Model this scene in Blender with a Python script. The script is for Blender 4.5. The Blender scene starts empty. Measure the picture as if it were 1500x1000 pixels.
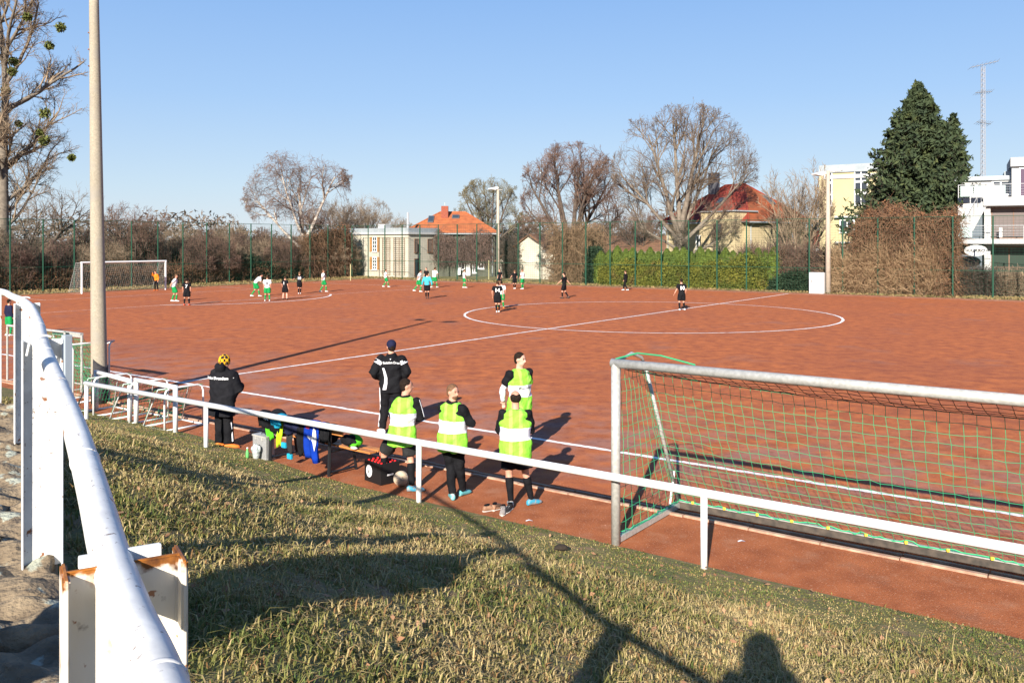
import bpy, bmesh, math, random
import numpy as np
from mathutils import Vector, Matrix

# ------------------------------------------------------------------ camera, light, exposure
sc = bpy.context.scene
col = sc.collection
CAMZ = 4.07
F = 1280.0            # focal length in photo pixels (photo 1500 wide)
HY = 355.0            # horizon row in the photo
cam_d = bpy.data.cameras.new('camera'); cam = bpy.data.objects.new('camera', cam_d); col.objects.link(cam)
cam.location = (0, 0, CAMZ); cam.rotation_euler = (math.radians(90), 0, 0)
cam_d.sensor_width = 36; cam_d.lens = F / 1500 * 36
cam_d.shift_y = -(500 - HY) / 1500
cam_d.clip_start = 0.05; cam_d.clip_end = 4000
sc.camera = cam

SUN_AZ = math.radians(15.6)      # light travels towards +Y, turned to +X by this much
SUN_EL = math.radians(23.9)
sd = bpy.data.lights.new('sun', 'SUN'); so = bpy.data.objects.new('sun', sd); col.objects.link(so)
sd.energy = 5.0; sd.angle = math.radians(0.5); sd.color = (1.0, 0.93, 0.82)
sdir = Vector((math.sin(SUN_AZ) * math.cos(SUN_EL), math.cos(SUN_AZ) * math.cos(SUN_EL), -math.sin(SUN_EL)))
so.rotation_euler = sdir.to_track_quat('-Z', 'Y').to_euler(); so.location = (-8, -20, 30)

world = bpy.data.worlds.new('World'); sc.world = world; world.use_nodes = True
wn = world.node_tree.nodes; wl = world.node_tree.links; wn.clear()
sky = wn.new('ShaderNodeTexSky'); sky.sky_type = 'NISHITA'; sky.sun_disc = False
sky.sun_elevation = SUN_EL; sky.sun_rotation = math.radians(180) + SUN_AZ
sky.altitude = 200; sky.air_density = 1.0; sky.dust_density = 0.15; sky.ozone_density = 2.2
bg = wn.new('ShaderNodeBackground'); bg.inputs['Strength'].default_value = 0.055
wo = wn.new('ShaderNodeOutputWorld')
# clear winter air: the low sky stays pale blue all the way round, by elevation only
wtc = wn.new('ShaderNodeTexCoord'); wsep = wn.new('ShaderNodeSeparateXYZ'); wl.new(wtc.outputs['Generated'], wsep.inputs[0])
wramp = wn.new('ShaderNodeValToRGB'); wl.new(wsep.outputs['Z'], wramp.inputs[0])
cr = wramp.color_ramp; cr.elements[0].position = 0.0; cr.elements[0].color = (.64, .72, .82, 1)
cr.elements[1].position = .9; cr.elements[1].color = (.07, .16, .42, 1)
for p_, c_ in ((.06, (.55, .70, .86)), (.16, (.38, .585, .90)), (.30, (.24, .455, .86)), (.5, (.14, .33, .78))):
    e_ = cr.elements.new(p_); e_.color = (*c_, 1)
wsc = wn.new('ShaderNodeVectorMath'); wsc.operation = 'SCALE'; wsc.inputs['Scale'].default_value = 8.4; wl.new(wramp.outputs[0], wsc.inputs[0])
wmix = wn.new('ShaderNodeMix'); wmix.data_type = 'RGBA'; wmix.inputs[0].default_value = .85
wl.new(sky.outputs[0], wmix.inputs[6]); wl.new(wsc.outputs[0], wmix.inputs[7]); wl.new(wmix.outputs[2], bg.inputs[0]); wl.new(bg.outputs[0], wo.inputs[0])

vs = sc.view_settings
vs.view_transform = 'Standard'; vs.look = 'None'; vs.gamma = 1; vs.use_curve_mapping = False
vs.exposure = 1.2
try:
    sc.cycles.max_bounces = 6; sc.cycles.transparent_max_bounces = 8
except Exception: pass

# ------------------------------------------------------------------ geometry of the place
N2 = Vector((.5836, .8121, 0))      # across the pitch (halfway line), away from the near touchline
T2 = Vector((-.8121, .5836, 0))     # along the touchlines, towards the left goal
CEN = Vector((7.677, 49.457, 0))    # centre spot
UP = Vector((0, 0, 1))
def G(x, y, z=0.0):
    Y = (CAMZ - z) * F / (y - HY); return Vector(((x - 750) / F * Y, Y, z))
def AT(x, y, Y):
    return Vector(((x - 750) / F * Y, Y, CAMZ - (y - HY) / F * Y))
def TN(t, n, z=0.0):
    p = T2 * t + N2 * n; p.z = z; return p

def smooth(a, b, x):
    x = np.clip((x - a) / (b - a), 0, 1); return x * x * (3 - 2 * x)

# ------------------------------------------------------------------ materials
MATS = {}
def mat(name, c, rough=.75, c2=None, ns=6., lo=.35, hi=.65, bump=0., bs=60., metal=0., spec=.3, det=4., stretch=None,
        c3=None, ns3=1., lo3=.5, hi3=.7, attr=None, transl=0., bd=.02):
    if name in MATS: return MATS[name]
    m = bpy.data.materials.new(name); m.use_nodes = True
    nt = m.node_tree; n = nt.nodes; l = nt.links; b = n['Principled BSDF']
    b.inputs['Roughness'].default_value = rough; b.inputs['Metallic'].default_value = metal
    b.inputs['Specular IOR Level'].default_value = spec
    b.inputs['Base Color'].default_value = (*c, 1)
    tc = n.new('ShaderNodeTexCoord'); vec = tc.outputs['Object']
    if stretch:
        mp = n.new('ShaderNodeMapping'); mp.inputs['Scale'].default_value = stretch; l.new(vec, mp.inputs[0]); vec = mp.outputs[0]
    out = None
    if attr:
        a = n.new('ShaderNodeAttribute'); a.attribute_name = attr; out = a.outputs['Color']
    if c2:
        nz = n.new('ShaderNodeTexNoise'); nz.inputs['Scale'].default_value = ns; nz.inputs['Detail'].default_value = det; l.new(vec, nz.inputs['Vector'])
        r = n.new('ShaderNodeValToRGB'); r.color_ramp.elements[0].position = lo; r.color_ramp.elements[1].position = hi
        r.color_ramp.elements[0].color = (*c, 1); r.color_ramp.elements[1].color = (*c2, 1)
        l.new(nz.outputs['Fac'], r.inputs[0]); out = r.outputs[0]
    if c3:
        nz = n.new('ShaderNodeTexNoise'); nz.inputs['Scale'].default_value = ns3; nz.inputs['Detail'].default_value = 6; l.new(vec, nz.inputs['Vector'])
        r = n.new('ShaderNodeMapRange'); r.inputs['From Min'].default_value = lo3; r.inputs['From Max'].default_value = hi3
        l.new(nz.outputs['Fac'], r.inputs['Value'])
        mx = n.new('ShaderNodeMix'); mx.data_type = 'RGBA'; l.new(r.outputs[0], mx.inputs[0])
        if out: l.new(out, mx.inputs[6])
        else: mx.inputs[6].default_value = (*c, 1)
        mx.inputs[7].default_value = (*c3, 1); out = mx.outputs[2]
    if out: l.new(out, b.inputs['Base Color'])
    if bump:
        nz = n.new('ShaderNodeTexNoise'); nz.inputs['Scale'].default_value = bs; nz.inputs['Detail'].default_value = 5; l.new(vec, nz.inputs['Vector'])
        bp = n.new('ShaderNodeBump'); bp.inputs['Strength'].default_value = bump; bp.inputs['Distance'].default_value = bd
        l.new(nz.outputs['Fac'], bp.inputs['Height']); l.new(bp.outputs[0], b.inputs['Normal'])
    if transl:
        tr = n.new('ShaderNodeBsdfTranslucent'); ms = n.new('ShaderNodeMixShader'); ms.inputs[0].default_value = transl
        if out: l.new(out, tr.inputs[0])
        else: tr.inputs[0].default_value = (*c, 1)
        l.new(b.outputs[0], ms.inputs[1]); l.new(tr.outputs[0], ms.inputs[2]); l.new(ms.outputs[0], n['Material Output'].inputs[0])
    MATS[name] = m; return m

def add_layer(m, scale, lo, hi, color, fac=1., stretch=None, det=6, band=None):
    nt = m.node_tree; n = nt.nodes; l = nt.links; b = n['Principled BSDF']
    tc = n.new('ShaderNodeTexCoord'); v = tc.outputs['Object']
    if stretch: mp = n.new('ShaderNodeMapping'); mp.inputs['Scale'].default_value = stretch; l.new(v, mp.inputs[0]); v = mp.outputs[0]
    nz = n.new('ShaderNodeTexNoise'); nz.inputs['Scale'].default_value = scale; nz.inputs['Detail'].default_value = det; l.new(v, nz.inputs['Vector'])
    mr = n.new('ShaderNodeMapRange'); mr.inputs['From Min'].default_value = lo; mr.inputs['From Max'].default_value = hi; mr.inputs['To Max'].default_value = fac; l.new(nz.outputs['Fac'], mr.inputs['Value'])
    fo = mr.outputs[0]
    if band:     # only in a strip: (direction, from, full, end)
        dt = n.new('ShaderNodeVectorMath'); dt.operation = 'DOT_PRODUCT'; l.new(tc.outputs['Object'], dt.inputs[0]); dt.inputs[1].default_value = band[0]
        m1 = n.new('ShaderNodeMapRange'); m1.inputs['From Min'].default_value = band[1]; m1.inputs['From Max'].default_value = band[2]; l.new(dt.outputs['Value'], m1.inputs['Value'])
        m2 = n.new('ShaderNodeMapRange'); m2.inputs['From Min'].default_value = band[4]; m2.inputs['From Max'].default_value = band[3]; l.new(dt.outputs['Value'], m2.inputs['Value'])
        a1 = n.new('ShaderNodeMath'); a1.operation = 'MULTIPLY'; l.new(m1.outputs[0], a1.inputs[0]); l.new(m2.outputs[0], a1.inputs[1])
        a2 = n.new('ShaderNodeMath'); a2.operation = 'MULTIPLY'; l.new(a1.outputs[0], a2.inputs[0]); l.new(fo, a2.inputs[1]); fo = a2.outputs[0]
    mx = n.new('ShaderNodeMix'); mx.data_type = 'RGBA'; l.new(fo, mx.inputs[0])
    if b.inputs['Base Color'].links: l.new(b.inputs['Base Color'].links[0].from_socket, mx.inputs[6])
    else: mx.inputs[6].default_value = b.inputs['Base Color'].default_value
    mx.inputs[7].default_value = (*color, 1); l.new(mx.outputs[2], b.inputs['Base Color']); return m

# ------------------------------------------------------------------ mesh helpers
def np_mesh(name, V, Fq, tri=None):
    """V (n,3), Fq (m,4) quads, tri optional (k,3)"""
    me = bpy.data.meshes.new(name)
    V = np.asarray(V, dtype=np.float32)
    nq = 0 if Fq is None else len(Fq); ntr = 0 if tri is None else len(tri)
    me.vertices.add(len(V)); me.vertices.foreach_set('co', V.ravel())
    loops = []; 
    if nq: loops.append(np.asarray(Fq, dtype=np.int32).ravel())
    if ntr: loops.append(np.asarray(tri, dtype=np.int32).ravel())
    L = np.concatenate(loops)
    me.loops.add(len(L)); me.loops.foreach_set('vertex_index', L)
    me.polygons.add(nq + ntr)
    starts = np.concatenate([np.arange(nq) * 4, nq * 4 + np.arange(ntr) * 3]).astype(np.int32)
    me.polygons.foreach_set('loop_start', starts)
    me.update(calc_edges=True); me.validate()
    return me

def tag(o, label=None, cat=None, group=None, kind=None):
    if label: o['label'] = label
    if cat: o['category'] = cat
    if group: o['group'] = group
    if kind: o['kind'] = kind
    return o

def link_mesh(name, me, m, parent=None, smooth_=False, loc=None):
    ob = bpy.data.objects.new(name, me); col.objects.link(ob)
    for mm in (m if isinstance(m, (list, tuple)) else [m]): me.materials.append(mm)
    if smooth_: me.polygons.foreach_set('use_smooth', [True] * len(me.polygons))
    if parent: ob.parent = parent
    if loc is not None: ob.location = loc
    return ob

def empty(name, loc, rz=0, **k):
    o = bpy.data.objects.new(name, None); col.objects.link(o); o.location = loc; o.rotation_euler = (0, 0, rz)
    o.empty_display_size = .2; tag(o, **k); return o

class MB:
    def __init__(s): s.v = []; s.f = []; s.m = []; s.mi = 0
    def add(s, vs_, fs_):
        b = len(s.v); s.v += [tuple(p) for p in vs_]; s.f += [tuple(i + b for i in f) for f in fs_]; s.m += [s.mi] * len(fs_)
    def hexa(s, p):   # 8 points: bottom 4 ccw, top 4
        s.add(p, [(3, 2, 1, 0), (4, 5, 6, 7), (0, 1, 5, 4), (1, 2, 6, 5), (2, 3, 7, 6), (3, 0, 4, 7)])
    def box(s, c, sx, sy, sz, a=None, b=None, w=None):
        c = Vector(c); a = (a or Vector((1, 0, 0))) * sx / 2; b = (b or Vector((0, 1, 0))) * sy / 2; w = (w or UP) * sz / 2
        s.hexa([c - a - b - w, c + a - b - w, c + a + b - w, c - a + b - w, c - a - b + w, c + a - b + w, c + a + b + w, c - a + b + w])
    def tube(s, pts, r, n=8, caps=True):
        pts = [Vector(p) for p in pts]; rr = r if isinstance(r, (list, tuple)) else [r] * len(pts)
        base = len(s.v); u = None
        for i, p in enumerate(pts):
            t = (pts[min(i + 1, len(pts) - 1)] - pts[max(i - 1, 0)]).normalized()
            if u is None:
                u = t.cross(UP if abs(t.z) < .9 else Vector((1, 0, 0))).normalized()
            else:
                u = (u - t * u.dot(t)).normalized()
            v = t.cross(u)
            for k in range(n):
                a = 2 * math.pi * k / n; s.v.append(tuple(p + (u * math.cos(a) + v * math.sin(a)) * rr[i]))
        for i in range(len(pts) - 1):
            for k in range(n):
                a = base + i * n + k; b = base + i * n + (k + 1) % n
                s.f.append((a, b, b + n, a + n)); s.m.append(s.mi)
        if caps:
            s.f.append(tuple(base + k for k in range(n))[::-1]); s.m.append(s.mi)
            e = base + (len(pts) - 1) * n; s.f.append(tuple(e + k for k in range(n))); s.m.append(s.mi)
    def loft(s, rings, n=14):   # rings: (center, axis_a*ra, axis_b*rb)
        base = len(s.v)
        for c, a, b in rings:
            for k in range(n):
                t = 2 * math.pi * k / n; s.v.append(tuple(Vector(c) + Vector(a) * math.cos(t) + Vector(b) * math.sin(t)))
        for i in range(len(rings) - 1):
            for k in range(n):
                p = base + i * n + k; q = base + i * n + (k + 1) % n
                s.f.append((p, q, q + n, p + n)); s.m.append(s.mi)
        s.f.append(tuple(base + k for k in range(n))[::-1]); s.m.append(s.mi)
        e = base + (len(rings) - 1) * n; s.f.append(tuple(e + k for k in range(n))); s.m.append(s.mi)
    def ell(s, c, a, b, w, n=12, m=8):
        c = Vector(c); a = Vector(a); b = Vector(b); w = Vector(w)
        rings = []
        for i in range(m + 1):
            t = -math.pi / 2 + math.pi * i / m
            k = max(math.cos(t), .02)
            rings.append((c + w * math.sin(t), a * k, b * k))
        s.loft(rings, n)
    def quad(s, a, b, c, d): s.add([a, b, c, d], [(0, 1, 2, 3)])
    def poly(s, pts): s.add(pts, [tuple(range(len(pts)))])
    def prism(s, pts, off):   # extrude a polygon by vector
        n = len(pts); off = Vector(off); v = [Vector(p) for p in pts] + [Vector(p) + off for p in pts]
        s.add(v, [tuple(range(n))[::-1], tuple(range(n, 2 * n))] + [(i, (i + 1) % n, (i + 1) % n + n, i + n) for i in range(n)])
    def mesh(s, name='m', off=(0, 0, 0)):
        me = bpy.data.meshes.new(name); o = Vector(off)
        me.from_pydata([tuple(Vector(p) - o) for p in s.v], [], s.f); me.update(); return me
    def build(s, name, m, parent=None, off=None, smooth_=False, loc=None):
        if off is None: off = parent.location if (parent is not None and parent.rotation_euler.z == 0 and parent.get('_w', 1)) else (0, 0, 0)
        me = s.mesh(name, off)
        ob = link_mesh(name, me, m, parent, smooth_, loc)
        if isinstance(m, (list, tuple)): me.polygons.foreach_set('material_index', s.m)
        # consistent outward normals
        bm = bmesh.new(); bm.from_mesh(me); bmesh.ops.recalc_face_normals(bm, faces=bm.faces); bm.to_mesh(me); bm.free()
        return ob

def bevel(ob, w=.01, seg=2):
    bm = bmesh.new(); bm.from_mesh(ob.data)
    bmesh.ops.bevel(bm, geom=bm.edges[:], offset=w, segments=seg, affect='EDGES', profile=.6, clamp_overlap=True)
    bm.to_mesh(ob.data); bm.free(); return ob

def tubes_np(P, R, sides=3):
    P = np.asarray(P, float); R = np.asarray(R, float); B, N, _ = P.shape
    T = np.gradient(P, axis=1); T /= np.linalg.norm(T, axis=2, keepdims=True) + 1e-9
    ref = np.zeros_like(T); ref[..., 2] = 1.; steep = np.abs(T[..., 2]) > .92; ref[steep] = (1, 0, 0)
    # use one reference per branch so rings do not twist
    st = steep.any(axis=1); ref[st] = (1., .3, 0); ref[~st] = (0, 0, 1.)
    U = np.cross(T, ref); U /= np.linalg.norm(U, axis=2, keepdims=True) + 1e-9; W = np.cross(T, U)
    a = np.arange(sides) * 2 * np.pi / sides
    V = P[:, :, None, :] + R[:, :, None, None] * (U[:, :, None, :] * np.cos(a)[None, None, :, None] + W[:, :, None, :] * np.sin(a)[None, None, :, None])
    V = V.reshape(-1, 3)
    b = (np.arange(B) * N * sides)[:, None, None]; i = (np.arange(N - 1) * sides)[None, :, None]; k = np.arange(sides)[None, None, :]; k2 = (k + 1) % sides
    Fq = np.stack([b + i + k, b + i + k2, b + i + k2 + sides, b + i + k + sides], -1).reshape(-1, 4)
    return V, Fq

def merge(parts):
    Vs, Fs, o = [], [], 0
    for V, f in parts:
        Vs.append(V); Fs.append(f + o); o += len(V)
    return np.concatenate(Vs), np.concatenate(Fs)

def quads_np(rng, C, size, flat=0., ratio=1.6, nrm=None):
    """one leaf-like quad at every point of C, random orientation"""
    n = len(C); size = np.broadcast_to(size, (n,))
    A = rng.normal(size=(n, 3)); A /= np.linalg.norm(A, axis=1, keepdims=True)
    if nrm is not None: A = A * .7 + nrm; A /= np.linalg.norm(A, axis=1, keepdims=True)
    Bv = rng.normal(size=(n, 3)); U = np.cross(A, Bv); U /= np.linalg.norm(U, axis=1, keepdims=True) + 1e-9; W = np.cross(A, U)
    a = U * size[:, None] * .5 * ratio; b = W * size[:, None] * .5
    V = np.stack([C - a, C - b * .9 + a * .1, C + a, C + b * .9 + a * .1], 1).reshape(-1, 3)
    f = (np.arange(n) * 4)[:, None] + np.arange(4)[None]
    return V, f

def grow(rng, base, d, length, r0, r1, npts, wander, trop):
    B = len(base); P = np.zeros((B, npts, 3)); P[:, 0] = base; d = d.copy(); st = (length / (npts - 1))[:, None]
    for i in range(1, npts):
        d += rng.normal(size=(B, 3)) * wander; d[:, 2] += trop; d /= np.linalg.norm(d, axis=1, keepdims=True)
        P[:, i] = P[:, i - 1] + d * st
    t = np.linspace(0, 1, npts)[None]; R = r0[:, None] * (1 - t) + r1[:, None] * t
    return P, R

def children(rng, P, R, k, tmin, ang, length, env=None, rr=.7, rmin=.010, up=0.):
    B, N, _ = P.shape; idx = np.repeat(np.arange(B), k); n = len(idx)
    t = tmin + (1 - tmin) * rng.random(n) ** .8; x = t * (N - 1); i = np.minimum(x.astype(int), N - 2); f = (x - i)[:, None]
    p = P[idx, i] * (1 - f) + P[idx, i + 1] * f; r = R[idx, i] * (1 - f[:, 0]) + R[idx, i + 1] * f[:, 0]
    tan = P[idx, i + 1] - P[idx, i]; tan /= np.linalg.norm(tan, axis=1, keepdims=True) + 1e-9
    pr = rng.normal(size=(n, 3)); pr -= tan * (pr * tan).sum(1, keepdims=True); pr /= np.linalg.norm(pr, axis=1, keepdims=True)
    a = np.radians(rng.uniform(ang[0], ang[1], n))[:, None]
    d = tan * np.cos(a) + pr * np.sin(a); d[:, 2] += up; d /= np.linalg.norm(d, axis=1, keepdims=True)
    ln = length * rng.uniform(.55, 1.3, n)
    if env is not None:      # stop branches near the crown's outline
        c, e = env; q = (p - c) / e; v = d / e
        A = (v * v).sum(1); Bq = (q * v).sum(1); Cq = (q * q).sum(1) - 1
        disc = np.maximum(Bq * Bq - A * Cq, 0); s = (-Bq + np.sqrt(disc)) / A
        s = np.where(Cq > 0, .25 * length, s) * rng.uniform(.85, 1.12, n); ln = np.minimum(ln, np.maximum(s, .18 * length))
    r0 = np.maximum(np.minimum(r * rr, ln * .03 + .006), rmin)
    return p, d, ln, r0

def tree_geo(seed, H, r, env, levels, trunk_frac=.45, lean=(0, 0), trunk_pts=8, wander=.05, forks=None, rmin=.011, fk_end=.3):
    """levels: list of (k, tmin, (ang lo, hi), length, npts, wander, tropism, up). Returns trunk parts, crown parts."""
    rng = np.random.default_rng(seed)
    if forks is None: forks = [((0, 0, 0), (lean[0], lean[1], 1.), H * trunk_frac, r)]
    base = np.array([f[0] for f in forks], float); d = np.array([f[1] for f in forks], float); d /= np.linalg.norm(d, axis=1, keepdims=True)
    L = np.array([f[2] for f in forks], float); r0 = np.array([f[3] for f in forks], float)
    P, R = grow(rng, base, d, L, r0, r0 * fk_end, trunk_pts, wander, .02)
    R[:, 0] *= 1.2
    trunk = [tubes_np(P, R, 8)]; crown = []; tips = []
    for li, (k, tmin, ang, length, npts, wd, tr, up) in enumerate(levels):
        p, d, ln, rr0 = children(rng, P, R, k, tmin, ang, length, env, rmin=rmin, up=up)
        last = li == len(levels) - 1
        P, R = grow(rng, p, d, ln, rr0, np.maximum(rr0 * .35, rmin * .6), npts, wd, tr)
        (trunk if li == 0 else crown).append(tubes_np(P, R, 5 if li == 0 else (4 if li == 1 else 3)))
        tips.append(P[:, -1])
    return merge(trunk), merge(crown), tips

def make_tree(name, loc, geo, bark, twig, label, cat='tree', group=None):
    root = empty(name, loc, label=label, cat=cat, group=group)
    (tv, tf), (cv, cf), tips = geo
    link_mesh('trunk', np_mesh('trunk', tv, tf), bark, root, True)
    link_mesh('crown', np_mesh('crown', cv, cf), twig, root)
    return root, tips

# temp scene for modifiers and text
tmp = bpy.data.scenes.new('tmp')
def evaluated(ob):
    tmp.collection.objects.link(ob); vl = tmp.view_layers[0]; vl.update()
    dg = vl.depsgraph
    me = bpy.data.meshes.new_from_object(ob.evaluated_get(dg), depsgraph=dg)
    tmp.collection.objects.unlink(ob); d = ob.data; bpy.data.objects.remove(ob)
    if isinstance(d, bpy.types.Mesh): bpy.data.meshes.remove(d)
    else: bpy.data.curves.remove(d)
    return me
def remeshed(mb, voxel, it=2, sm=.5):
    me = mb.mesh('tmpm'); ob = bpy.data.objects.new('tmpo', me)
    m = ob.modifiers.new('r', 'REMESH'); m.mode = 'VOXEL'; m.voxel_size = voxel; m.use_smooth_shade = True
    if it:
        s = ob.modifiers.new('s', 'SMOOTH'); s.iterations = it; s.factor = sm
    me = evaluated(ob); me.materials.clear()
    return me
def text_mesh(body, size, depth=.002, bold=0.0, align='CENTER'):
    cu = bpy.data.curves.new('t', 'FONT'); cu.body = body; cu.size = size; cu.extrude = depth; cu.offset = bold
    cu.align_x = align; cu.align_y = 'CENTER'; cu.resolution_u = 3
    ob = bpy.data.objects.new('t', cu); me = evaluated(ob); me.materials.clear(); return me
def place_text(name, body, size, m, origin, right, up, parent, bold=0., depth=.002, bend=None, off=None):
    me = text_mesh(body, size, depth, bold)
    right = Vector(right).normalized(); up = Vector(up).normalized(); nn = right.cross(up)
    off = Vector(off if off is not None else parent.location)
    for v in me.vertices:
        x, y, z = v.co
        y += (bend(x) if bend else 0)
        v.co = Vector(origin) - off + right * x + up * y + nn * z
    return link_mesh(name, me, m, parent)
# ------------------------------------------------------------------ the setting: ground
from mathutils import noise
rnd = random.Random(4)
M_cinder = mat('cinder', (.47, .140, .045), .95, c2=(.275, .078, .034), ns=2.0, lo=.32, hi=.68, bump=.55, bs=55, det=9,
               c3=(.27, .115, .078), ns3=.42, lo3=.58, hi3=.78, bd=.03, spec=.15)
M_path = mat('path_cinder', (.38, .122, .048), .95, c2=(.25, .075, .03), ns=2.4, lo=.3, hi=.7, bump=.7, bs=70, det=9,
             c3=(.26, .115, .066), ns3=1.3, lo3=.6, hi3=.8, bd=.02, spec=.15)
M_chalk = mat('chalk_line', (.78, .77, .75), .9, c2=(.55, .42, .37), ns=9, lo=.52, hi=.72, det=6)
M_chalk_old = mat('worn_chalk_line', (.66, .50, .43), .95, c2=(.38, .18, .12), ns=5, lo=.42, hi=.66, det=8)
M_soil = mat('dry_meadow', (.13, .13, .05), .95, c2=(.26, .20, .09), ns=.25, lo=.4, hi=.65, bump=.6, bs=6, det=8)
M_dust = mat('dusty_verge', (.37, .175, .10), .95, c2=(.28, .10, .05), ns=.9, lo=.35, hi=.7, det=8)
M_litter = mat('leaf_litter_verge', (.30, .19, .085), .95, c2=(.13, .095, .04), ns=2.5, lo=.35, hi=.65, bump=.8, bs=12, det=8)
M_white = mat('white_paint', (.70, .70, .685), .38, c2=(.62, .62, .61), ns=30, bump=.08, bs=90, spec=.4)
M_whiteold = mat('old_white_paint', (.66, .66, .64), .42, c2=(.58, .575, .56), ns=14, bump=.18, bs=50, c3=(.22, .085, .035), ns3=13, lo3=.655, hi3=.69, bd=.004)
M_rustpaint = mat('rust_stained_paint', (.64, .61, .55), .5, c2=(.58, .50, .38), ns=7, bump=.25, bs=45, c3=(.36, .15, .05), ns3=22, lo3=.60, hi3=.74, stretch=(1, 1, .5), bd=.004)
def rust_top(m, z0, z1):
    nt = m.node_tree; n = nt.nodes; l = nt.links; bs_ = n['Principled BSDF']; src = bs_.inputs['Base Color'].links[0].from_socket
    tc = n.new('ShaderNodeTexCoord'); sp = n.new('ShaderNodeSeparateXYZ'); l.new(tc.outputs['Object'], sp.inputs[0])
    mr = n.new('ShaderNodeMapRange'); mr.inputs['From Min'].default_value = z0; mr.inputs['From Max'].default_value = z1; l.new(sp.outputs['Z'], mr.inputs['Value'])
    nz = n.new('ShaderNodeTexNoise'); nz.inputs['Scale'].default_value = 28; nz.inputs['Detail'].default_value = 6; l.new(tc.outputs['Object'], nz.inputs['Vector'])
    ad = n.new('ShaderNodeMath'); ad.operation = 'MULTIPLY_ADD'; ad.inputs[1].default_value = .42; l.new(mr.outputs[0], ad.inputs[0]); l.new(nz.outputs['Fac'], ad.inputs[2])
    m2 = n.new('ShaderNodeMapRange'); m2.inputs['From Min'].default_value = .66; m2.inputs['From Max'].default_value = .78; l.new(ad.outputs[0], m2.inputs['Value'])
    r = n.new('ShaderNodeValToRGB'); r.color_ramp.elements[0].color = (.42, .15, .02, 1); r.color_ramp.elements[1].color = (.05, .018, .01, 1); r.color_ramp.elements[0].position = .35; r.color_ramp.elements[1].position = .7; l.new(nz.outputs['Fac'], r.inputs[0])
    mx = n.new('ShaderNodeMix'); mx.data_type = 'RGBA'; l.new(m2.outputs[0], mx.inputs[0]); l.new(src, mx.inputs[6]); l.new(r.outputs[0], mx.inputs[7]); l.new(mx.outputs[2], bs_.inputs['Base Color'])
rust_top(M_rustpaint, 1.105, 1.135)
add_layer(M_rustpaint, 45, .66, .70, (.25, .09, .03), .9)
M_rust = mat('rust', (.10, .032, .015), .9, c2=(.30, .10, .02), ns=30, bump=.4, bs=60)
M_dirt = mat('dirty_paint', (.22, .20, .18), .9, c2=(.6, .58, .55), ns=45, lo=.4, hi=.6)
M_alu = mat('weathered_aluminium', (.50, .485, .45), .38, c2=(.38, .37, .34), ns=20, metal=.3, bump=.1, bs=80)
M_conc = mat('concrete_pole', (.34, .29, .22), .9, c2=(.26, .225, .17), ns=25, bump=.35, bs=90, c3=(.27, .24, .20), ns3=3, bd=.006)
M_green = mat('green_paint', (.008, .055, .030), .6)
M_netg = mat('green_net', (.035, .34, .15), .7)
M_netk = mat('black_net', (.02, .03, .02), .7)
M_yellow = mat('yellow_tag', (.75, .55, .05), .5)
M_stone = mat('wall_stone', (.27, .205, .13), .92, c2=(.11, .08, .052), ns=5, lo=.3, hi=.7, bump=1., bs=26, det=10, c3=(.30, .31, .25), ns3=7, lo3=.58, hi3=.63, stretch=(1, 1, 1.6), bd=.03)
M_edge = mat('edging_concrete', (.47, .33, .235), .9, c2=(.33, .19, .13), ns=6, bump=.3, bs=50)
M_black = mat('black_fabric', (.012, .012, .014), .75, c2=(.022, .022, .025), ns=8, bump=.35, bs=9, bd=.03)

add_layer(M_cinder, 1.1, .40, .62, (.27, .155, .135), .62, band=(tuple(N2), 12.2, 13.5, 16.5, 21))
add_layer(M_cinder, 34, .56, .68, (.50, .22, .12), .55)
add_layer(M_cinder, 5.5, .52, .70, (.18, .048, .03), .5)
add_layer(M_cinder, .11, .5, .72, (.22, .07, .045), .4)
add_layer(M_path, 30, .58, .68, (.48, .24, .15), .6)
add_layer(M_path, 2.2, .56, .72, (.40, .19, .11), .5)
add_layer(M_whiteold, 60, .655, .675, (.14, .08, .05), .85)
add_layer(M_whiteold, 5, .56, .66, (.42, .41, .40), .5, stretch=(1, 1, 1))
add_layer(M_whiteold, 9, .5, .8, (.50, .50, .49), .6, stretch=(1, 1, .3))
add_layer(M_conc, 2.5, .5, .75, (.20, .17, .13), .5, stretch=(1, 1, .25))
tag(link_mesh('ground', np_mesh('ground', [(-1500, -600, -.03), (1500, -600, -.03), (1500, 2400, -.03), (-1500, 2400, -.03)], np.array([[0, 1, 2, 3]])), M_soil), kind='structure')
def sheet(name, t0, t1, n0, n1, z, m):
    ob = link_mesh(name, np_mesh(name, [TN(t1, n0, z), TN(t0, n0, z), TN(t0, n1, z), TN(t1, n1, z)], np.array([[0, 1, 2, 3]])), m)
    return tag(ob, kind='structure')
sheet('cinder_pitch', -45, 70.2, 12.3, 70.0, 0, M_cinder)
sheet('cinder_path', -45, 70.2, 8.6, 12.3, 0, M_path)
def ragged(name, pts_a, pts_b, z, m):   # strip between two rows of points
    n = len(pts_a); V = [(*p, z) for p in pts_a] + [(*p, z) for p in pts_b]
    fq = np.array([[i, i + 1, n + i + 1, n + i] for i in range(n - 1)])
    return tag(link_mesh(name, np_mesh(name, V, fq), m), kind='structure')
rng = np.random.default_rng(1)
def rows(t0, t1, step, nfun, jit):
    out = []
    t = t0
    while t <= t1:
        p = TN(t, nfun(t) + rng.normal() * jit); out.append((p.x, p.y)); t += step
    return out
ragged('dusty_verge', rows(-45, 70, .5, lambda t: 69.55, .10), rows(-45, 70, .5, lambda t: 70.7, .0), .004, M_dust)
ragged('leaf_litter_verge', rows(-45, 76, .4, lambda t: 70.55, .12), rows(-45, 76, .4, lambda t: 74.5, .0), .008, M_litter)
a = []; b = []
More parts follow.
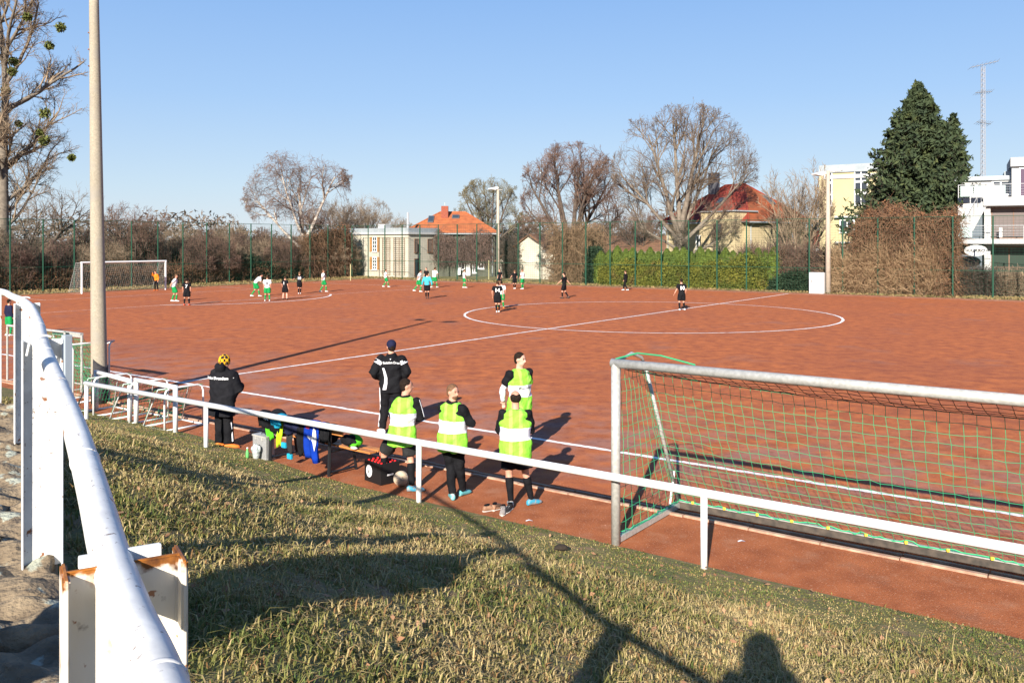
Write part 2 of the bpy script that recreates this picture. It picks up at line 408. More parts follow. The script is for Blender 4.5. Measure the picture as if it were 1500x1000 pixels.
for n_ in np.arange(8, 72, .4):
    p = TN(69.9 + rng.normal() * .12, n_); q = TN(76.5, n_); a.append((p.x, p.y)); b.append((q.x, q.y))
ragged('grass_verge', a, b, .012, M_litter)

# lime lines: ragged strips of chalk
def line_strip(pts, w, m, seed, z=.005, rough=.012):
    r = np.random.default_rng(seed); L = []; Rr = []
    n = len(pts)
    for i, p in enumerate(pts):
        q = pts[min(i + 1, n - 1)] - pts[max(i - 1, 0)]; q.z = 0; q.normalize(); nn = Vector((-q.y, q.x, 0))
        L.append((*(p + nn * (w / 2 + r.normal() * rough)).xy, z)); Rr.append((*(p - nn * (w / 2 + r.normal() * rough)).xy, z))
    V = L + Rr; f = np.array([[i, n + i, n + i + 1, i + 1] for i in range(n - 1)])
    return V, f
def seg(a, b, step=.12):
    k = max(2, int((b - a).length / step)); return [a.lerp(b, i / k) for i in range(k + 1)]
def add_line(name, pts, w=.12, m=None, seed=0, z=.005):
    V, f = line_strip(pts, w, m, seed, z)
    return tag(link_mesh(name, np_mesh(name, V, f), m or M_chalk), kind='structure')
TC = CEN.dot(T2); GN_ = 39.94; GT = 67.98
add_line('touchline', seg(TN(-14, 15.0), TN(GT, 15.0)), .13, seed=1)
add_line('halfway_line', seg(TN(TC, 15.0), TN(TC, 69.0)), .13, seed=2, z=.009)
add_line('centre_circle', [CEN + Vector((math.cos(k * math.pi / 180), math.sin(k * math.pi / 180), 0)) * 10.34 for k in range(361)], .13, seed=3, z=.013)
add_line('far_touchline', seg(TN(-30, 69.0), TN(GT, 69.0), .3), .13, M_chalk_old, seed=4)
add_line('goal_line', seg(TN(GT, 15.0), TN(GT, 69.0), .3), .13, M_chalk_old, seed=5, z=.009)
add_line('penalty_area_line', seg(TN(GT, GN_ - 20.1), TN(51.48, GN_ - 20.1), .3) + seg(TN(51.48, GN_ - 20.1), TN(51.48, GN_ + 20.1), .3)[1:] + seg(TN(51.48, GN_ + 20.1), TN(GT, GN_ + 20.1), .3)[1:], .14, M_chalk_old, seed=6)
add_line('goal_area_line', seg(TN(GT, GN_ - 9.16), TN(62.5, GN_ - 9.16), .3) + seg(TN(62.5, GN_ - 9.16), TN(62.5, GN_ + 9.16), .3)[1:] + seg(TN(62.5, GN_ + 9.16), TN(GT, GN_ + 9.16), .3)[1:], .14, M_chalk_old, seed=7)
PS = (57.0, GN_); aa = math.acos(5.5 / 9.15)
add_line('penalty_arc', [TN(PS[0] - 9.15 * math.cos(x), PS[1] + 9.15 * math.sin(x)) for x in np.linspace(-aa, aa, 80)], .16, M_chalk, seed=8, z=.013)

# edging stones between path and pitch
kerb = empty('edging', TN(10, 12.15), label='long pale flush row of concrete edging stones between path and pitch', cat='edging')
kerb['kind'] = 'structure'; del kerb['category']; del kerb['label']
mb = MB(); mb.box((0, 0, 0), .985, .07, .10, a=T2, b=N2); em = mb.mesh('edging_stone'); em.materials.append(M_edge)
mb = MB(); mb.box((0, 0, 0), .985, .045, .10, a=T2, b=N2); em2 = mb.mesh('edging_stone'); em2.materials.append(M_edge)
for i in range(44):
    t = -8 + i * 1.0
    for me_, nn, zz in ((em, 12.02, -.022), (em2, 12.20, -.03)):
        o = bpy.data.objects.new('edging_stone', me_); col.objects.link(o); o.parent = kerb
        o.location = TN(t, nn + rnd.uniform(-.012, .012), zz + rnd.uniform(-.006, .006)) - kerb.location; o.rotation_euler = (0, 0, rnd.uniform(-.012, .012))

# grass bank -------------------------------------------------------
WD = np.array([-.507, .862]); WNRM = np.array([.862, .507])
def xw(Y): return np.where(Y < 7.5, .17 - .588 * Y, -4.24 - (Y - 7.5) * 1.15)
def wsd(X, Y): return (X - xw(Y)) * .862
def bank_z(X, Y):
    nP = X * .5836 + Y * .8121
    sh = .75 * smooth(2.6, 7.0, -X) + .5 * smooth(9., 14, -X)
    e = nP - sh
    dt_ = np.maximum(9.0 - e, 0); dw_ = np.maximum(wsd(X, Y) - .2, 0)
    z = np.where(e < 9.0, .24 + 2.06 * dt_ / (dt_ + dw_ + 1e-6), .24 - (e - 9.0) * .24 / 1.35)
    # soft toe
    z = np.where(np.abs(e - 9.0) < .5, z + 0.0, z)
    top = 2.3
    w = wsd(X, Y)
    z = np.where(z > top - .25, top - .25 * np.exp(-(z - (top - .25)) / .25), z)
    z = z + .035 * np.sin(X * 1.7 + Y * .9) * smooth(0, 1, z) + .025 * np.sin(X * 3.1 - Y * 2.3 + 1) * smooth(0, .6, z)
    flat = 2.36 + .02 * np.sin(X * 2 + Y)
    k = smooth(.10, -.12, w) if False else np.clip((.0 - w) / .12 + .5, 0, 1)
    return z * (1 - k) + flat * k
gx = np.arange(-34, 26.01, .25); gy = np.arange(-14, 40.01, .25)
GX, GY = np.meshgrid(gx, gy); Z = bank_z(GX, GY); nP = GX * .5836 + GY * .8121 - .75 * smooth(2.6, 7.0, -GX) - .5 * smooth(9., 14, -GX)
edge = .10 * np.sin(GX * 2.3 + GY) + .06 * np.sin(GX * 5.7)
keep = nP < 10.9
V = np.stack([GX, GY, np.maximum(Z, -.06)], -1).reshape(-1, 3)
nx = len(gx); I = np.arange(len(gy) - 1)[:, None] * nx + np.arange(nx - 1)[None]
kk = (keep[:-1, :-1] & keep[1:, 1:]).ravel()
Fq = np.stack([I, I + 1, I + nx + 1, I + nx], -1).reshape(-1, 4)[kk]
M_bank = mat('bank_turf', (.20, .16, .06), .95, c2=(.10, .11, .03), ns=2.2, lo=.35, hi=.65, bump=.8, bs=25, det=9, c3=(.26, .16, .09), ns3=5, lo3=.5, hi3=.7, bd=.04)
tag(link_mesh('grass_bank', np_mesh('grass_bank', V, Fq), M_bank, smooth_=True), kind='structure')

# grass blades: real geometry, denser close to the camera
def blades(name, cnt, region, seed, hmul=1., flat=0., gbase=.37):
    r = np.random.default_rng(seed); X = []; Y = []
    tot = 0
    while tot < cnt:
        # sample in view fan with density ~ 1/distance
        Yc = r.uniform(2.2, 22, cnt); k = r.uniform(-.66, .66, cnt); Xc = k * Yc + r.normal(size=cnt) * .05
        keep = region(Xc, Yc, r); X.append(Xc[keep]); Y.append(Yc[keep]); tot += keep.sum()
    X = np.concatenate(X)[:cnt]; Y = np.concatenate(Y)[:cnt]; Zb = bank_z(X, Y)
    n = cnt
    # clumping
    cl = .5 + .28 * np.sin(X * 2.1 + 1.3 * np.sin(Y * 1.7)) * np.sin(Y * 2.6 + np.sin(X * 1.9)) + .22 * np.sin(X * .9 - Y * 1.4 + 2 * np.sin(X * .5 + Y * .7))
    cl2 = .5 + .5 * np.sin(X * 7.3 + 2 * np.sin(Y * 5.1)) * np.sin(Y * 8.2 + 2 * np.sin(X * 4.7))
    nPp = X * .5836 + Y * .8121 - .75 * smooth(2.6, 7.0, -X) - .5 * smooth(9., 14, -X)
    short = smooth(8.5, 8.9, nPp)
    h = r.gamma(3., .333, n) * (.026 + .026 * cl2 + .014 * cl) * hmul * (1 - .62 * short) * (1 + .5 * np.exp(-((nPp - 8.35) / .3) ** 2))
    w = r.uniform(.0022, .0042, n) * (1 + Y * .10)
    az = r.uniform(0, 2 * np.pi, n); lean = np.maximum(r.beta(2.2, 1.3, n) * 1.5, flat)
    dx = np.cos(az); dy = np.sin(az); sx = -dy * w; sy = dx * w
    b0 = np.stack([X - sx, Y - sy, Zb - .012], -1); b1 = np.stack([X + sx, Y + sy, Zb - .012], -1)
    m = np.stack([X + dx * h * .45 * np.sin(lean * .6), Y + dy * h * .45 * np.sin(lean * .6), Zb + h * .5 * np.cos(lean * .6)], -1)
    s_ = np.stack([sx * .75, sy * .75, sx * 0], -1)
    tip = np.stack([X + dx * h * np.sin(lean), Y + dy * h * np.sin(lean), Zb + h * .95 * np.cos(lean) + .004], -1)
    V = np.stack([b0, b1, m + s_, m - s_, tip], 1).reshape(-1, 3)
    i = np.arange(n) * 5
    q = np.stack([i, i + 1, i + 2, i + 3], -1); t = np.stack([i + 3, i + 2, i + 4], -1)
    me = np_mesh(name, V, q, t)
    # colours of the blades themselves: straw, olive, fresh green
    g = np.clip(gbase - .22 * np.exp(-((nPp - 8.2) / .45) ** 2) + .75 * (cl - .5) + .45 * (cl2 - .5) + .34 * short + .22 * smooth(4.5, 2.0, nPp) + r.normal(size=n) * .26, 0, 1)
    straw = np.array([.49, .37, .175]); olive = np.array([.24, .215, .062]); green = np.array([.10, .14, .034]); brown = np.array([.30, .17, .07])
    c = np.where(g[:, None] < .5, straw + (olive - straw) * (g[:, None] * 2), olive + (green - olive) * (g[:, None] * 2 - 1))
    br = r.random(n) < .12; c[br] = brown
    c *= r.uniform(.75, 1.2, n)[:, None]
    C = np.ones((n, 5, 4), dtype=np.float32); C[:, :, :3] = c[:, None]
    at = me.color_attributes.new('Col', 'FLOAT_COLOR', 'POINT'); at.data.foreach_set('color', C.ravel())
    return me
M_blade = mat('grass_blade', (.3, .25, .1), .7, attr='Col', spec=.25, transl=.3)
def reg_bank(X, Y, r):
    nPp = X * .5836 + Y * .8121 - .75 * smooth(2.6, 7.0, -X) - .5 * smooth(9., 14, -X)
    e = 10.36 + .10 * np.sin(X * 2.3 + Y) + .07 * np.sin(X * 5.7)
    p = np.clip((e - nPp) / .22, 0, 1)
    bare = np.sin(X * 3.3 + 1.5 * np.sin(Y * 2.9)) * np.sin(Y * 3.7 + 1.3 * np.sin(X * 2.3)) + .4 * np.sin(X * 9 + Y * 7)
    p = p * np.where(bare > .45, .30, 1.) * np.where(nPp > 8.9, .75, 1.)
    return (wsd(X, Y) > .22) & (r.random(len(X)) < p) & (nPp > 1.5)
tag(link_mesh('dead_grass', blades('dead_grass', 60000, reg_bank, 17, 1.4, 1.30, .06), M_blade), 'matted dead straw coloured grass lying flat between the green tufts', 'grass', kind='stuff')
tag(link_mesh('grass', blades('grass', 205000, reg_bank, 7, .82), M_blade), 'rough winter grass, straw coloured and green, covering the bank in front', 'grass', kind='stuff')
def reg_walk(X, Y, r): return (wsd(X, Y) < -.20) & (r.random(len(X)) < .8)
tag(link_mesh('grass', blades('grass', 9000, reg_walk, 8, .8), M_blade), 'short worn grass on the walkway behind the stone wall at the left edge', 'grass', kind='stuff')
# fallen leaves on the bank
r = np.random.default_rng(5); n = 700
Y = r.uniform(4, 17, n); X = Y * r.uniform(-.5, .6, n); k = reg_bank(X, Y, r); X = X[k]; Y = Y[k]
C = np.stack([X, Y, bank_z(X, Y) + r.uniform(.015, .05, len(X))], -1)
V, f = quads_np(r, C, r.uniform(.02, .05, len(C)), nrm=np.array([0, -.3, 1.2]))
tag(link_mesh('dead_leaves', np_mesh('dead_leaves', V, f), mat('dead_leaf', (.42, .24, .13), .8, c2=(.25, .12, .06), ns=3, transl=.2)), 'dead brown leaves scattered over the bank grass', 'dead leaves', kind='stuff')
# grit on the path and near pitch
r = np.random.default_rng(6); n = 9000
Y = r.uniform(8, 26, n); X = Y * r.uniform(-.62, .62, n); nPp = X * .5836 + Y * .8121; k = (nPp > 9.7) & ((nPp < 13) | (r.random(n) < .35)); X = X[k]; Y = Y[k]; n = len(X)
s_ = r.uniform(.002, .006, n) * (1 + (r.random(n) < .03) * 1.5)
off = np.array([(-1, -1, 0), (1, -1, 0), (1, 1, 0), (-1, 1, 0), (0, 0, 1.1)], float)
V = (np.stack([X, Y, X * 0], -1)[:, None] + off[None] * s_[:, None, None]).reshape(-1, 3)
i = (np.arange(n) * 5)[:, None]; tr = np.concatenate([i + np.array([[0, 1, 4]]), i + np.array([[1, 2, 4]]), i + np.array([[2, 3, 4]]), i + np.array([[3, 0, 4]])])
tag(link_mesh('grit', np_mesh('grit', V, None, tr), mat('grit', (.42, .20, .13), .9, c2=(.22, .09, .06), ns=2)), 'reddish grit and small stones lying on the cinder path', 'grit', kind='stuff')

# stone wall under the upper railing -----------------------------------
wall = empty('stone_wall', (-2.3, 4.2, 2.1), label='low weathered stone wall with lichen under the white steel posts', cat='wall')
def stone(c, a, ln, wd, ht, seed):
    r = np.random.default_rng(seed); nx_, ny_, nz_ = 11, 7, 4
    bm = bmesh.new(); bmesh.ops.create_cube(bm, size=1.)
    bmesh.ops.subdivide_edges(bm, edges=bm.edges[:], cuts=13, use_grid_fill=True)
    ph = r.uniform(0, 6, 8); b = Vector((-a.y, a.x, 0))
    for v in bm.verts:
        p = v.co.copy()
        q = Vector((p.x * 2, p.y * 2, p.z * 2)); m_ = max(abs(q.x), abs(q.y), abs(q.z)); l_ = (abs(q.x) ** 12 + abs(q.y) ** 12 + abs(q.z) ** 12) ** (1 / 12)
        q = q * (1 / l_) if l_ > 0 else q
        k3 = .5 * noise.fractal(Vector((q.x * 2.2 + seed * 3.1, q.y * 1.6, q.z * 1.2)), 1.0, 2.0, 5)
        k1 = .022 * k3 + .25 * .030 * math.sin(q.x * 3 + ph[0] + q.y * 2) + .022 * math.sin(q.y * 5 + ph[1] - q.x * 4) + .014 * math.sin(q.x * 9 + q.z * 7 + ph[2])
        k2 = .018 * math.sin(q.x * 2.5 + ph[3]) + .02 * math.sin(q.x * 7 + ph[4] + q.z * 3)
        v.co = c + a * (q.x * ln / 2 + .015 * math.sin(q.y * 4 + ph[5])) + b * (q.y * wd / 2 + k2 * (1 if q.y > 0 else -1)) + UP * (q.z * ht / 2 + k1)
    me = bpy.data.meshes.new('stone'); bm.to_mesh(me); bm.free()
    for v in me.vertices: v.co -= wall.location
    return link_mesh('stone', me, M_stone, wall, True)
wa = Vector((-.507, .862, 0)).normalized(); s0 = .4; i = 0
while s0 < 9.4:
    ln = .5 + .45 * rnd.random()
    c = Vector((.17 - .08, 0, 0)) + wa * (s0 + ln / 2) * 1.0 + Vector((-.862, -.507, 0)) * (-.06 + rnd.uniform(-.02, .02))
    c = c + Vector((-.10, -.06, 0))
    c.z = 2.28; stone(c, wa, ln - .035, .46 + rnd.uniform(-.03, .05), .38 + rnd.uniform(-.02, .03), 50 + i)
    c2_ = c.copy(); c2_.z = 1.86; stone(c2_ + wa * .2, wa, ln - .02, .50, .44, 90 + i)
    s0 += ln; i += 1

# upper railing ------------------------------------------------------
railpts = [(1.40, -2.2), (.17, 0.0), (-.20, .64), (-.408, 1.002), (-.512, 1.172), (-.66, 1.43), (-.82, 1.72), (-1.0, 2.04), (-1.20, 2.39), (-1.56, 3.01), (-2.24, 4.18), (-3.04, 5.6), (-3.90, 7.03), (-4.70, 8.2), (-5.05, 8.68), (-5.9, 9.7), (-7.2, 11.2)]
RZ = CAMZ - .5
up_rail = empty('upper_railing', (-2.3, 4.2, 2.45), label='large white tubular steel railing on rusty H section posts running along the stone wall', cat='railing')
def catmull(pts, k=6):
    out = []
    for i in range(len(pts) - 1):
        p0 = pts[max(i - 1, 0)]; p1 = pts[i]; p2 = pts[i + 1]; p3 = pts[min(i + 2, len(pts) - 1)]
        for j in range(k):
            t = j / k; out.append(.5 * ((2 * p1) + (p2 - p0) * t + (2 * p0 - 5 * p1 + 4 * p2 - p3) * t * t + (3 * p1 - p0 - 3 * p2 + p3) * t ** 3))
    out.append(pts[-1]); return out
rp = catmull([Vector((x, y, RZ + .006 * math.sin(y * 3))) for x, y in railpts], 16)
mb = MB(); mb.tube(rp, .0305, 28); mb.build('rail', M_whiteold, up_rail, smooth_=True)
def rail_at(Y):
    for a_, b_ in zip(rp, rp[1:]):
        if a_.y <= Y <= b_.y: return a_.lerp(b_, (Y - a_.y) / (b_.y - a_.y)), (b_ - a_).normalized()
for Yj in (.98, 2.0, 3.02, 3.9, 5.15, 6.6, 7.6):     # welded joints
    p, d = rail_at(Yj); mb = MB(); mb.tube([p - d * .006, p - d * .003, p + d * .003, p + d * .006], [.0305, .0322, .0322, .0305], 28); mb.build('weld', M_whiteold, up_rail, smooth_=True)
def hpost(Y, top, bot, w=.17, dep=.09, m=M_whiteold, rust=False, shift=0.):
    p, d = rail_at(Y); d = wa.copy() if Y < 6.5 else Vector((d.x, d.y, 0)).normalized(); b = Vector((d.y, -d.x, 0)); p = p.copy() + b * shift
    z0, z1 = bot, top; c = Vector((p.x, p.y, (z0 + z1) / 2)); h = z1 - z0; th = .010
    mb = MB()
    # H outline extruded; the top edge of each piece is uneven
    out = [(-w / 2, -dep / 2), (-w / 2 + th, -dep / 2), (-w / 2 + th, -th / 2), (w / 2 - th, -th / 2), (w / 2 - th, -dep / 2), (w / 2, -dep / 2),
           (w / 2, dep / 2), (w / 2 - th, dep / 2), (w / 2 - th, th / 2), (-w / 2 + th, th / 2), (-w / 2 + th, dep / 2), (-w / 2, dep / 2)]
    P_ = [Vector((p.x, p.y, z0)) + b * x + d * y for x, y in out]
    nlev = 14; base = len(mb.v)
    mb.prism(P_, UP * h)
    ob = mb.build('post', m, up_rail)
    bm = bmesh.new(); bm.from_mesh(ob.data); bmesh.ops.bevel(bm, geom=bm.edges[:], offset=.003, segments=2, affect='EDGES'); bm.to_mesh(ob.data); bm.free()
    return p, d, b
P0, D0, B0 = hpost(1.33, RZ + .012, 2.42, .172, .085, M_rustpaint, shift=.012)
# rust crust on the nearest post top, broken plate beside the rail
mb = MB(); mb.box(Vector((P0.x, P0.y, RZ - .01)) + D0 * .045, .120, .012, .055, a=B0, b=D0); ob = mb.build('saddle_plate', M_whiteold, up_rail); bevel(ob, .003)
hpost(4.40, RZ + .012, 2.44, .185, .09, shift=.0)
hpost(7.05, RZ + .01, 2.46, .185, .09, shift=.0)
hpost(8.75, RZ - .01, 2.30, .16, .09, shift=-.09)
for Yj in (4.28, 7.2):   # small hoop clamps on the rail
    p, d = rail_at(Yj); b = Vector((d.y, -d.x, 0)); mb = MB()
    mb.tube([p + b * (-.07) + UP * (-.05)] + [p + b * (-.06 * math.cos(x)) + UP * (.045 * math.sin(x)) for x in np.linspace(.2, 2.2, 7)], .006, 6); mb.build('clamp', M_whiteold, up_rail)

# lower white barrier ------------------------------------------------
bar = empty('path_barrier', G(613, 740), label='long straight white barrier rail on round posts between grass bank and cinder path', cat='barrier')
B0p = Vector((-1.45, 13.60, 0)); te = -T2
lo_end = B0p + T2 * 9.85; hi_end = B0p + te * 13
mb = MB(); mb.tube([lo_end + UP * .955, hi_end + UP * .965], .052, 16); mb.build('rail', M_white, bar, smooth_=True)
for s_ in (-9.8, -5.45, 0, 4.72, 9.5):
    p = B0p + te * s_; mb = MB(); mb.tube([p + UP * -.15, p + UP * .93], .043, 14); mb.build('post', M_white, bar, smooth_=True)

# thick white access barriers standing behind it
def nframe(a, b, h, label, grp):
    root = empty('access_barrier', a, label=label, cat='barrier', group=grp); r_ = .050
    mb = MB(); mb.tube([a + UP * h, b + UP * h], r_, 16); ob = mb.build('rail', M_white, root, smooth_=True)
    for q in (a, b):
        mb = MB(); mb.tube([q - UP * .05, q + UP * (h + .045)], r_ * 1.02, 16); mb.build('leg', M_white, root, smooth_=True)
fa = G(141, 601); fb = G(190, 617.5); nframe(fa, fb, .93, 'left thick white tube access barrier in front of the concrete pole', 'thick white access barriers')
fa = G(199.5, 621); fb = G(257, 635.5); nframe(fa, fb, .99, 'right thick white tube access barrier next to the man in the long coat', 'thick white access barriers')

# concrete floodlight pole, near left
pb = G(146, 590); pt = pb + Vector((-.15, 0, 10.6))
root = empty('floodlight_pole', pb, label='tall concrete floodlight pole with shade coloured onto its foot at the left', cat='floodlight')
mb = MB(); n_ = 18; mb.tube([pb.lerp(pt, i / n_) - UP * (.3 if i == 0 else 0) for i in range(n_ + 1)], [.200 - .088 * i / n_ for i in range(n_ + 1)], 28); mb.build('pole', M_conc, root, smooth_=True)
M_footshade = mat('foot_shade_colour', (.022, .021, .026), .8, c2=(.05, .045, .045), ns=12, bump=.3, bs=40)
lv = []
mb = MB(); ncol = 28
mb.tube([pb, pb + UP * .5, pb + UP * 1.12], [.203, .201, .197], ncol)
ob = mb.build('shade_painted_foot', M_footshade, root, smooth_=True)  # dark sleeve with slanted rim: shade on the pole's foot put in as colour
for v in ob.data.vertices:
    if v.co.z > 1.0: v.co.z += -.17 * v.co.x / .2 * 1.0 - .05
for i in range(9):
    p = pb.lerp(pt, (2.0 + i * .42 + (4 if i > 5 else 0)) / 10.6); mb = MB(); mb.ell(p + Vector((-.135 + .004 * i, -.10, 0)), (.018, 0, 0), (0, .018, 0), (0, 0, .018), 8, 6); mb.build('bolt_hole', M_rust, root)
def lamp_head(root, c, d, s=1.0):
    b = Vector((-d.y, d.x, 0)); mb = MB()
    prof = [(-.10, -.02), (-.10, .09), (.05, .13), (.55, .05), (.55, .0), (.15, -.09)]
    mb.prism([c + d * (x * s) + UP * (y * s) - b * .17 * s for x, y in prof], b * .34 * s)
    ob = mb.build('lamp_head', mat('lamp_housing', (.62, .62, .60), .4), root); bevel(ob, .02)
    mb = MB(); mb.box(c + d * .33 * s - UP * .045 * s, .34 * s, .26 * s, .012, a=(d + UP * .25).normalized(), b=b, w=(UP - d * .25).normalized()); mb.build('lamp_glass', mat('lamp_glass', (.6, .6, .58), .1, spec=.6), root)
mb = MB(); mb.tube([pt - te * .9, pt + te * .9], .04, 8); mb.build('cross_arm', M_alu, root)
for s_ in (-.9, .9): lamp_head(root, pt + te * s_, (N2 * .8 + te * (.5 if s_ > 0 else -.5)).normalized(), 1.2)

# near goal ----------------------------------------------------------
gp = Vector((1.40, 11.79, 0)); gt = te; gn = N2
goal = empty('portable_goal', gp, label='large grey aluminium football goal with green and black net beside the path', cat='goal')
W_, Hh, dp, dt = 7.32, 2.50, 1.98, .75
r_ = .062
mb = MB(); mb.tube([gp, gp + UP * (Hh - .06)], r_, 18); mb.build('goal_post', M_alu, goal, smooth_=True)
mb = MB(); mb.tube([gp + gt * W_, gp + gt * W_ + UP * (Hh - .06)], r_, 18); mb.build('goal_post', M_alu, goal, smooth_=True)
mb = MB(); mb.tube([gp - gt * .06 + UP * (Hh - .06), gp + gt * (W_ + .06) + UP * (Hh - .06)], r_, 18); mb.build('crossbar', M_alu, goal, smooth_=True)
for s_ in (0, W_):
    o_ = gp + gt * s_
    mb = MB(); mb.box(o_ + gn * dp / 2 + UP * .055, .075, dp, .075, a=gt, b=gn); mb.build('side_bar', M_alu, goal)
    mb = MB(); mb.tube([o_ + gn * dp + UP * .06, o_ + gn * (dt + .12) + UP * 2.30], .028, 10); mb.build('stanchion', M_alu, goal, smooth_=True)
    mb = MB(); mb.tube([o_ + UP * (Hh - .06), o_ + gn * .45 + UP * (Hh + .03), o_ + gn * dt + UP * (Hh - .06), o_ + gn * (dt + .12) + UP * 2.30], .022, 10); mb.build('net_arm', M_alu, goal, smooth_=True)
    mb = MB(); mb.tube([o_ + gn * (dp - .32) + UP * .09, o_ + gn * (dp - .16) + UP * .60], .018, 8); mb.build('brace', M_white, goal, smooth_=True)
mb = MB(); mb.box(gp + gt * W_ / 2 + gn * dp + UP * .062, W_ + .07, .09, .095, a=gt, b=gn); mb.build('rear_bar', mat('weathered_dark_bar', (.045, .038, .032), .8, c2=(.09, .07, .055), ns=9), goal)
mb = MB(); mb.box(gp + gt * W_ / 2 + gn * (dp + .005) + UP * .115, W_ + .07, .07, .012, a=gt, b=gn); mb.build('rear_rail', M_alu, goal)
# net
def net_lines(surf, nu, nv, rad, m, name, parent, sub=3, seed=0, vsplit=None):
    """surf(u,v) -> Vector, u,v in 0..1; lines in both directions"""
    P = []; r = np.random.default_rng(seed)
    G_ = np.array([[surf(i / nu, j / nv) for j in range(nv + 1)] for i in range(nu + 1)])
    G_[1:-1, 1:-1] += r.normal(size=G_[1:-1, 1:-1].shape) * .006
    parts = []
    parts.append(tubes_np(G_, np.full(G_.shape[:2], rad), 3)); Gt = np.swapaxes(G_, 0, 1); parts.append(tubes_np(Gt, np.full(Gt.shape[:2], rad), 3))
    V, f = merge(parts); return link_mesh(name, np_mesh(name, V - np.array(parent.location), f), m, parent)
def sag(u, a=.10): return a * 4 * u * (1 - u)
ztop = Hh - .08
def s_back(u, v):   # v 0 bottom .. 1 top
    tt = u * W_; fr = v ** 1.0
    nn = dp * (1 - fr) + (dt + .1) * fr; z = .12 + (2.22 - .12) * fr
    z -= sag(u, .13) * fr; nn -= .22 * math.sin(math.pi * fr) * (.6 + .4 * math.sin(math.pi * u))
    return gp + gt * tt + gn * nn + UP * z
net_lines(s_back, 52, 15, .0042, M_netg, 'back_net', goal, seed=1)
def s_top(u, v):
    tt = u * W_; nn = .03 + (dt + .07) * v; z = ztop + (2.22 - ztop) * v - sag(u, .13) * v - .04 * math.sin(math.pi * v)
    return gp + gt * tt + gn * nn + UP * z
net_lines(s_top, 52, 6, .0042, M_netk, 'top_net', goal, seed=2)
for s_ in (0, W_):
    def s_side(u, v):
        zt = 2.36; z = .1 + (zt - .1) * v; nn = u * (dp * (1 - v) + (dt + .1) * v)
        return gp + gt * (s_ + .03 * math.sin(u * 3) * (1 if s_ == 0 else -1)) + gn * (nn + .03) + UP * z
    net_lines(s_side, 9, 14, .0042, M_netg, 'side_net', goal, seed=3)
mb = MB(); mb.tube([gp + UP * (Hh + .0), gp + gn * .4 + UP * (Hh + .045) + gt * .12, gp + gn * .8 + gt * .28 + UP * (Hh - .02), gp + gn * .55 + gt * .9 + UP * (Hh - .07)], .012, 6); mb.build('net_cord', M_netg, goal)
mb = MB(); rr = random.Random(3); pts = [gp + gt * (W_ * i / 90) + gn * (dp - .03 + rr.uniform(-.02, .02)) + UP * (.13 + rr.uniform(-.015, .03)) for i in range(91)]
mb.tube(pts, .009, 5); mb.build('net_cord', M_netg, goal)
mb = MB(); pts = [gp + gn * (dp * i / 22) + gt * rr.uniform(-.0, .04) + UP * (.115 + rr.uniform(-.01, .03)) for i in range(23)]; mb.tube(pts, .009, 5); mb.build('net_cord', M_netg, goal)
mb = MB()
for i in range(15):
    c = gp + gt * (.25 + i * .5) + gn * (dp - .05) + UP * .14; mb.box(c, .035, .03, .035)
mb.build('net_clip', M_yellow, goal)['kind'] = 'stuff'

# small training goals near the pole
def mini_goal(base, w, h, d, label, m=M_white, r_=.022):
    """hoop stands along N2, base runs back along T2"""
    root = empty('training_goal', base, label=label, cat='small goal', group='small training goals by the touchline')
    a = base; b = base - N2 * w; k = .14
    hoop = [a, a + UP * (h - k), a + UP * (h - .04) - N2 * .04, a + UP * h - N2 * k, b + UP * h + N2 * k, b + UP * (h - .04) + N2 * .04, b + UP * (h - k), b]
    mb = MB(); mb.tube(hoop, r_, 10); mb.build('hoop', m, root, smooth_=True)
    mb = MB(); mb.tube([a + UP * r_, a + T2 * d + UP * r_], r_, 8); mb.tube([a + T2 * d + UP * r_, b + T2 * d + UP * r_], r_, 8); mb.tube([b + T2 * d + UP * r_, b + UP * r_], r_, 8); mb.tube([a + UP * r_, b + UP * r_], r_, 8)
    mb.build('base_frame', m, root, smooth_=True)
    mb = MB(); mb.tube([a + UP * h - N2 * k, a + T2 * d * .5 + UP * h * .93 - N2 * .1, a + T2 * d + UP * .05], r_ * .8, 8); mb.tube([b + UP * h + N2 * k, b + T2 * d * .5 + UP * h * .93 + N2 * .1, b + T2 * d + UP * .05], r_ * .8, 8); mb.build('net_arm', m, root, smooth_=True)
    def s1(u, v):
        p = a.lerp(b, u); vv = min(v * 1.0, 1.0)
        if v < .4: q = v / .4; return p + UP * (h * (1 - .07 * q)) + T2 * d * .5 * q
        q = (v - .4) / .6; return p + UP * (h * .93 * (1 - q) + .05 * q) + T2 * (d * .5 + d * .5 * q) + N2 * 0
    net_lines(s1, 11, 14, .004, M_netg, 'net', root, seed=4)
    return root
for (x, y), lab in (((297.6, 622), 'small white training goal nearest the man in the long coat'), ((246, 612), 'middle small white training goal behind the right access barrier'), ((193, 602), 'small white training goal behind the left access barrier, beside the pole')):
    mini_goal(G(x, y), .95, .92, .8, lab)
mini_goal(G(107, 592), -.95, 1.5, .7, 'taller white hoop training goal just left of the concrete pole')
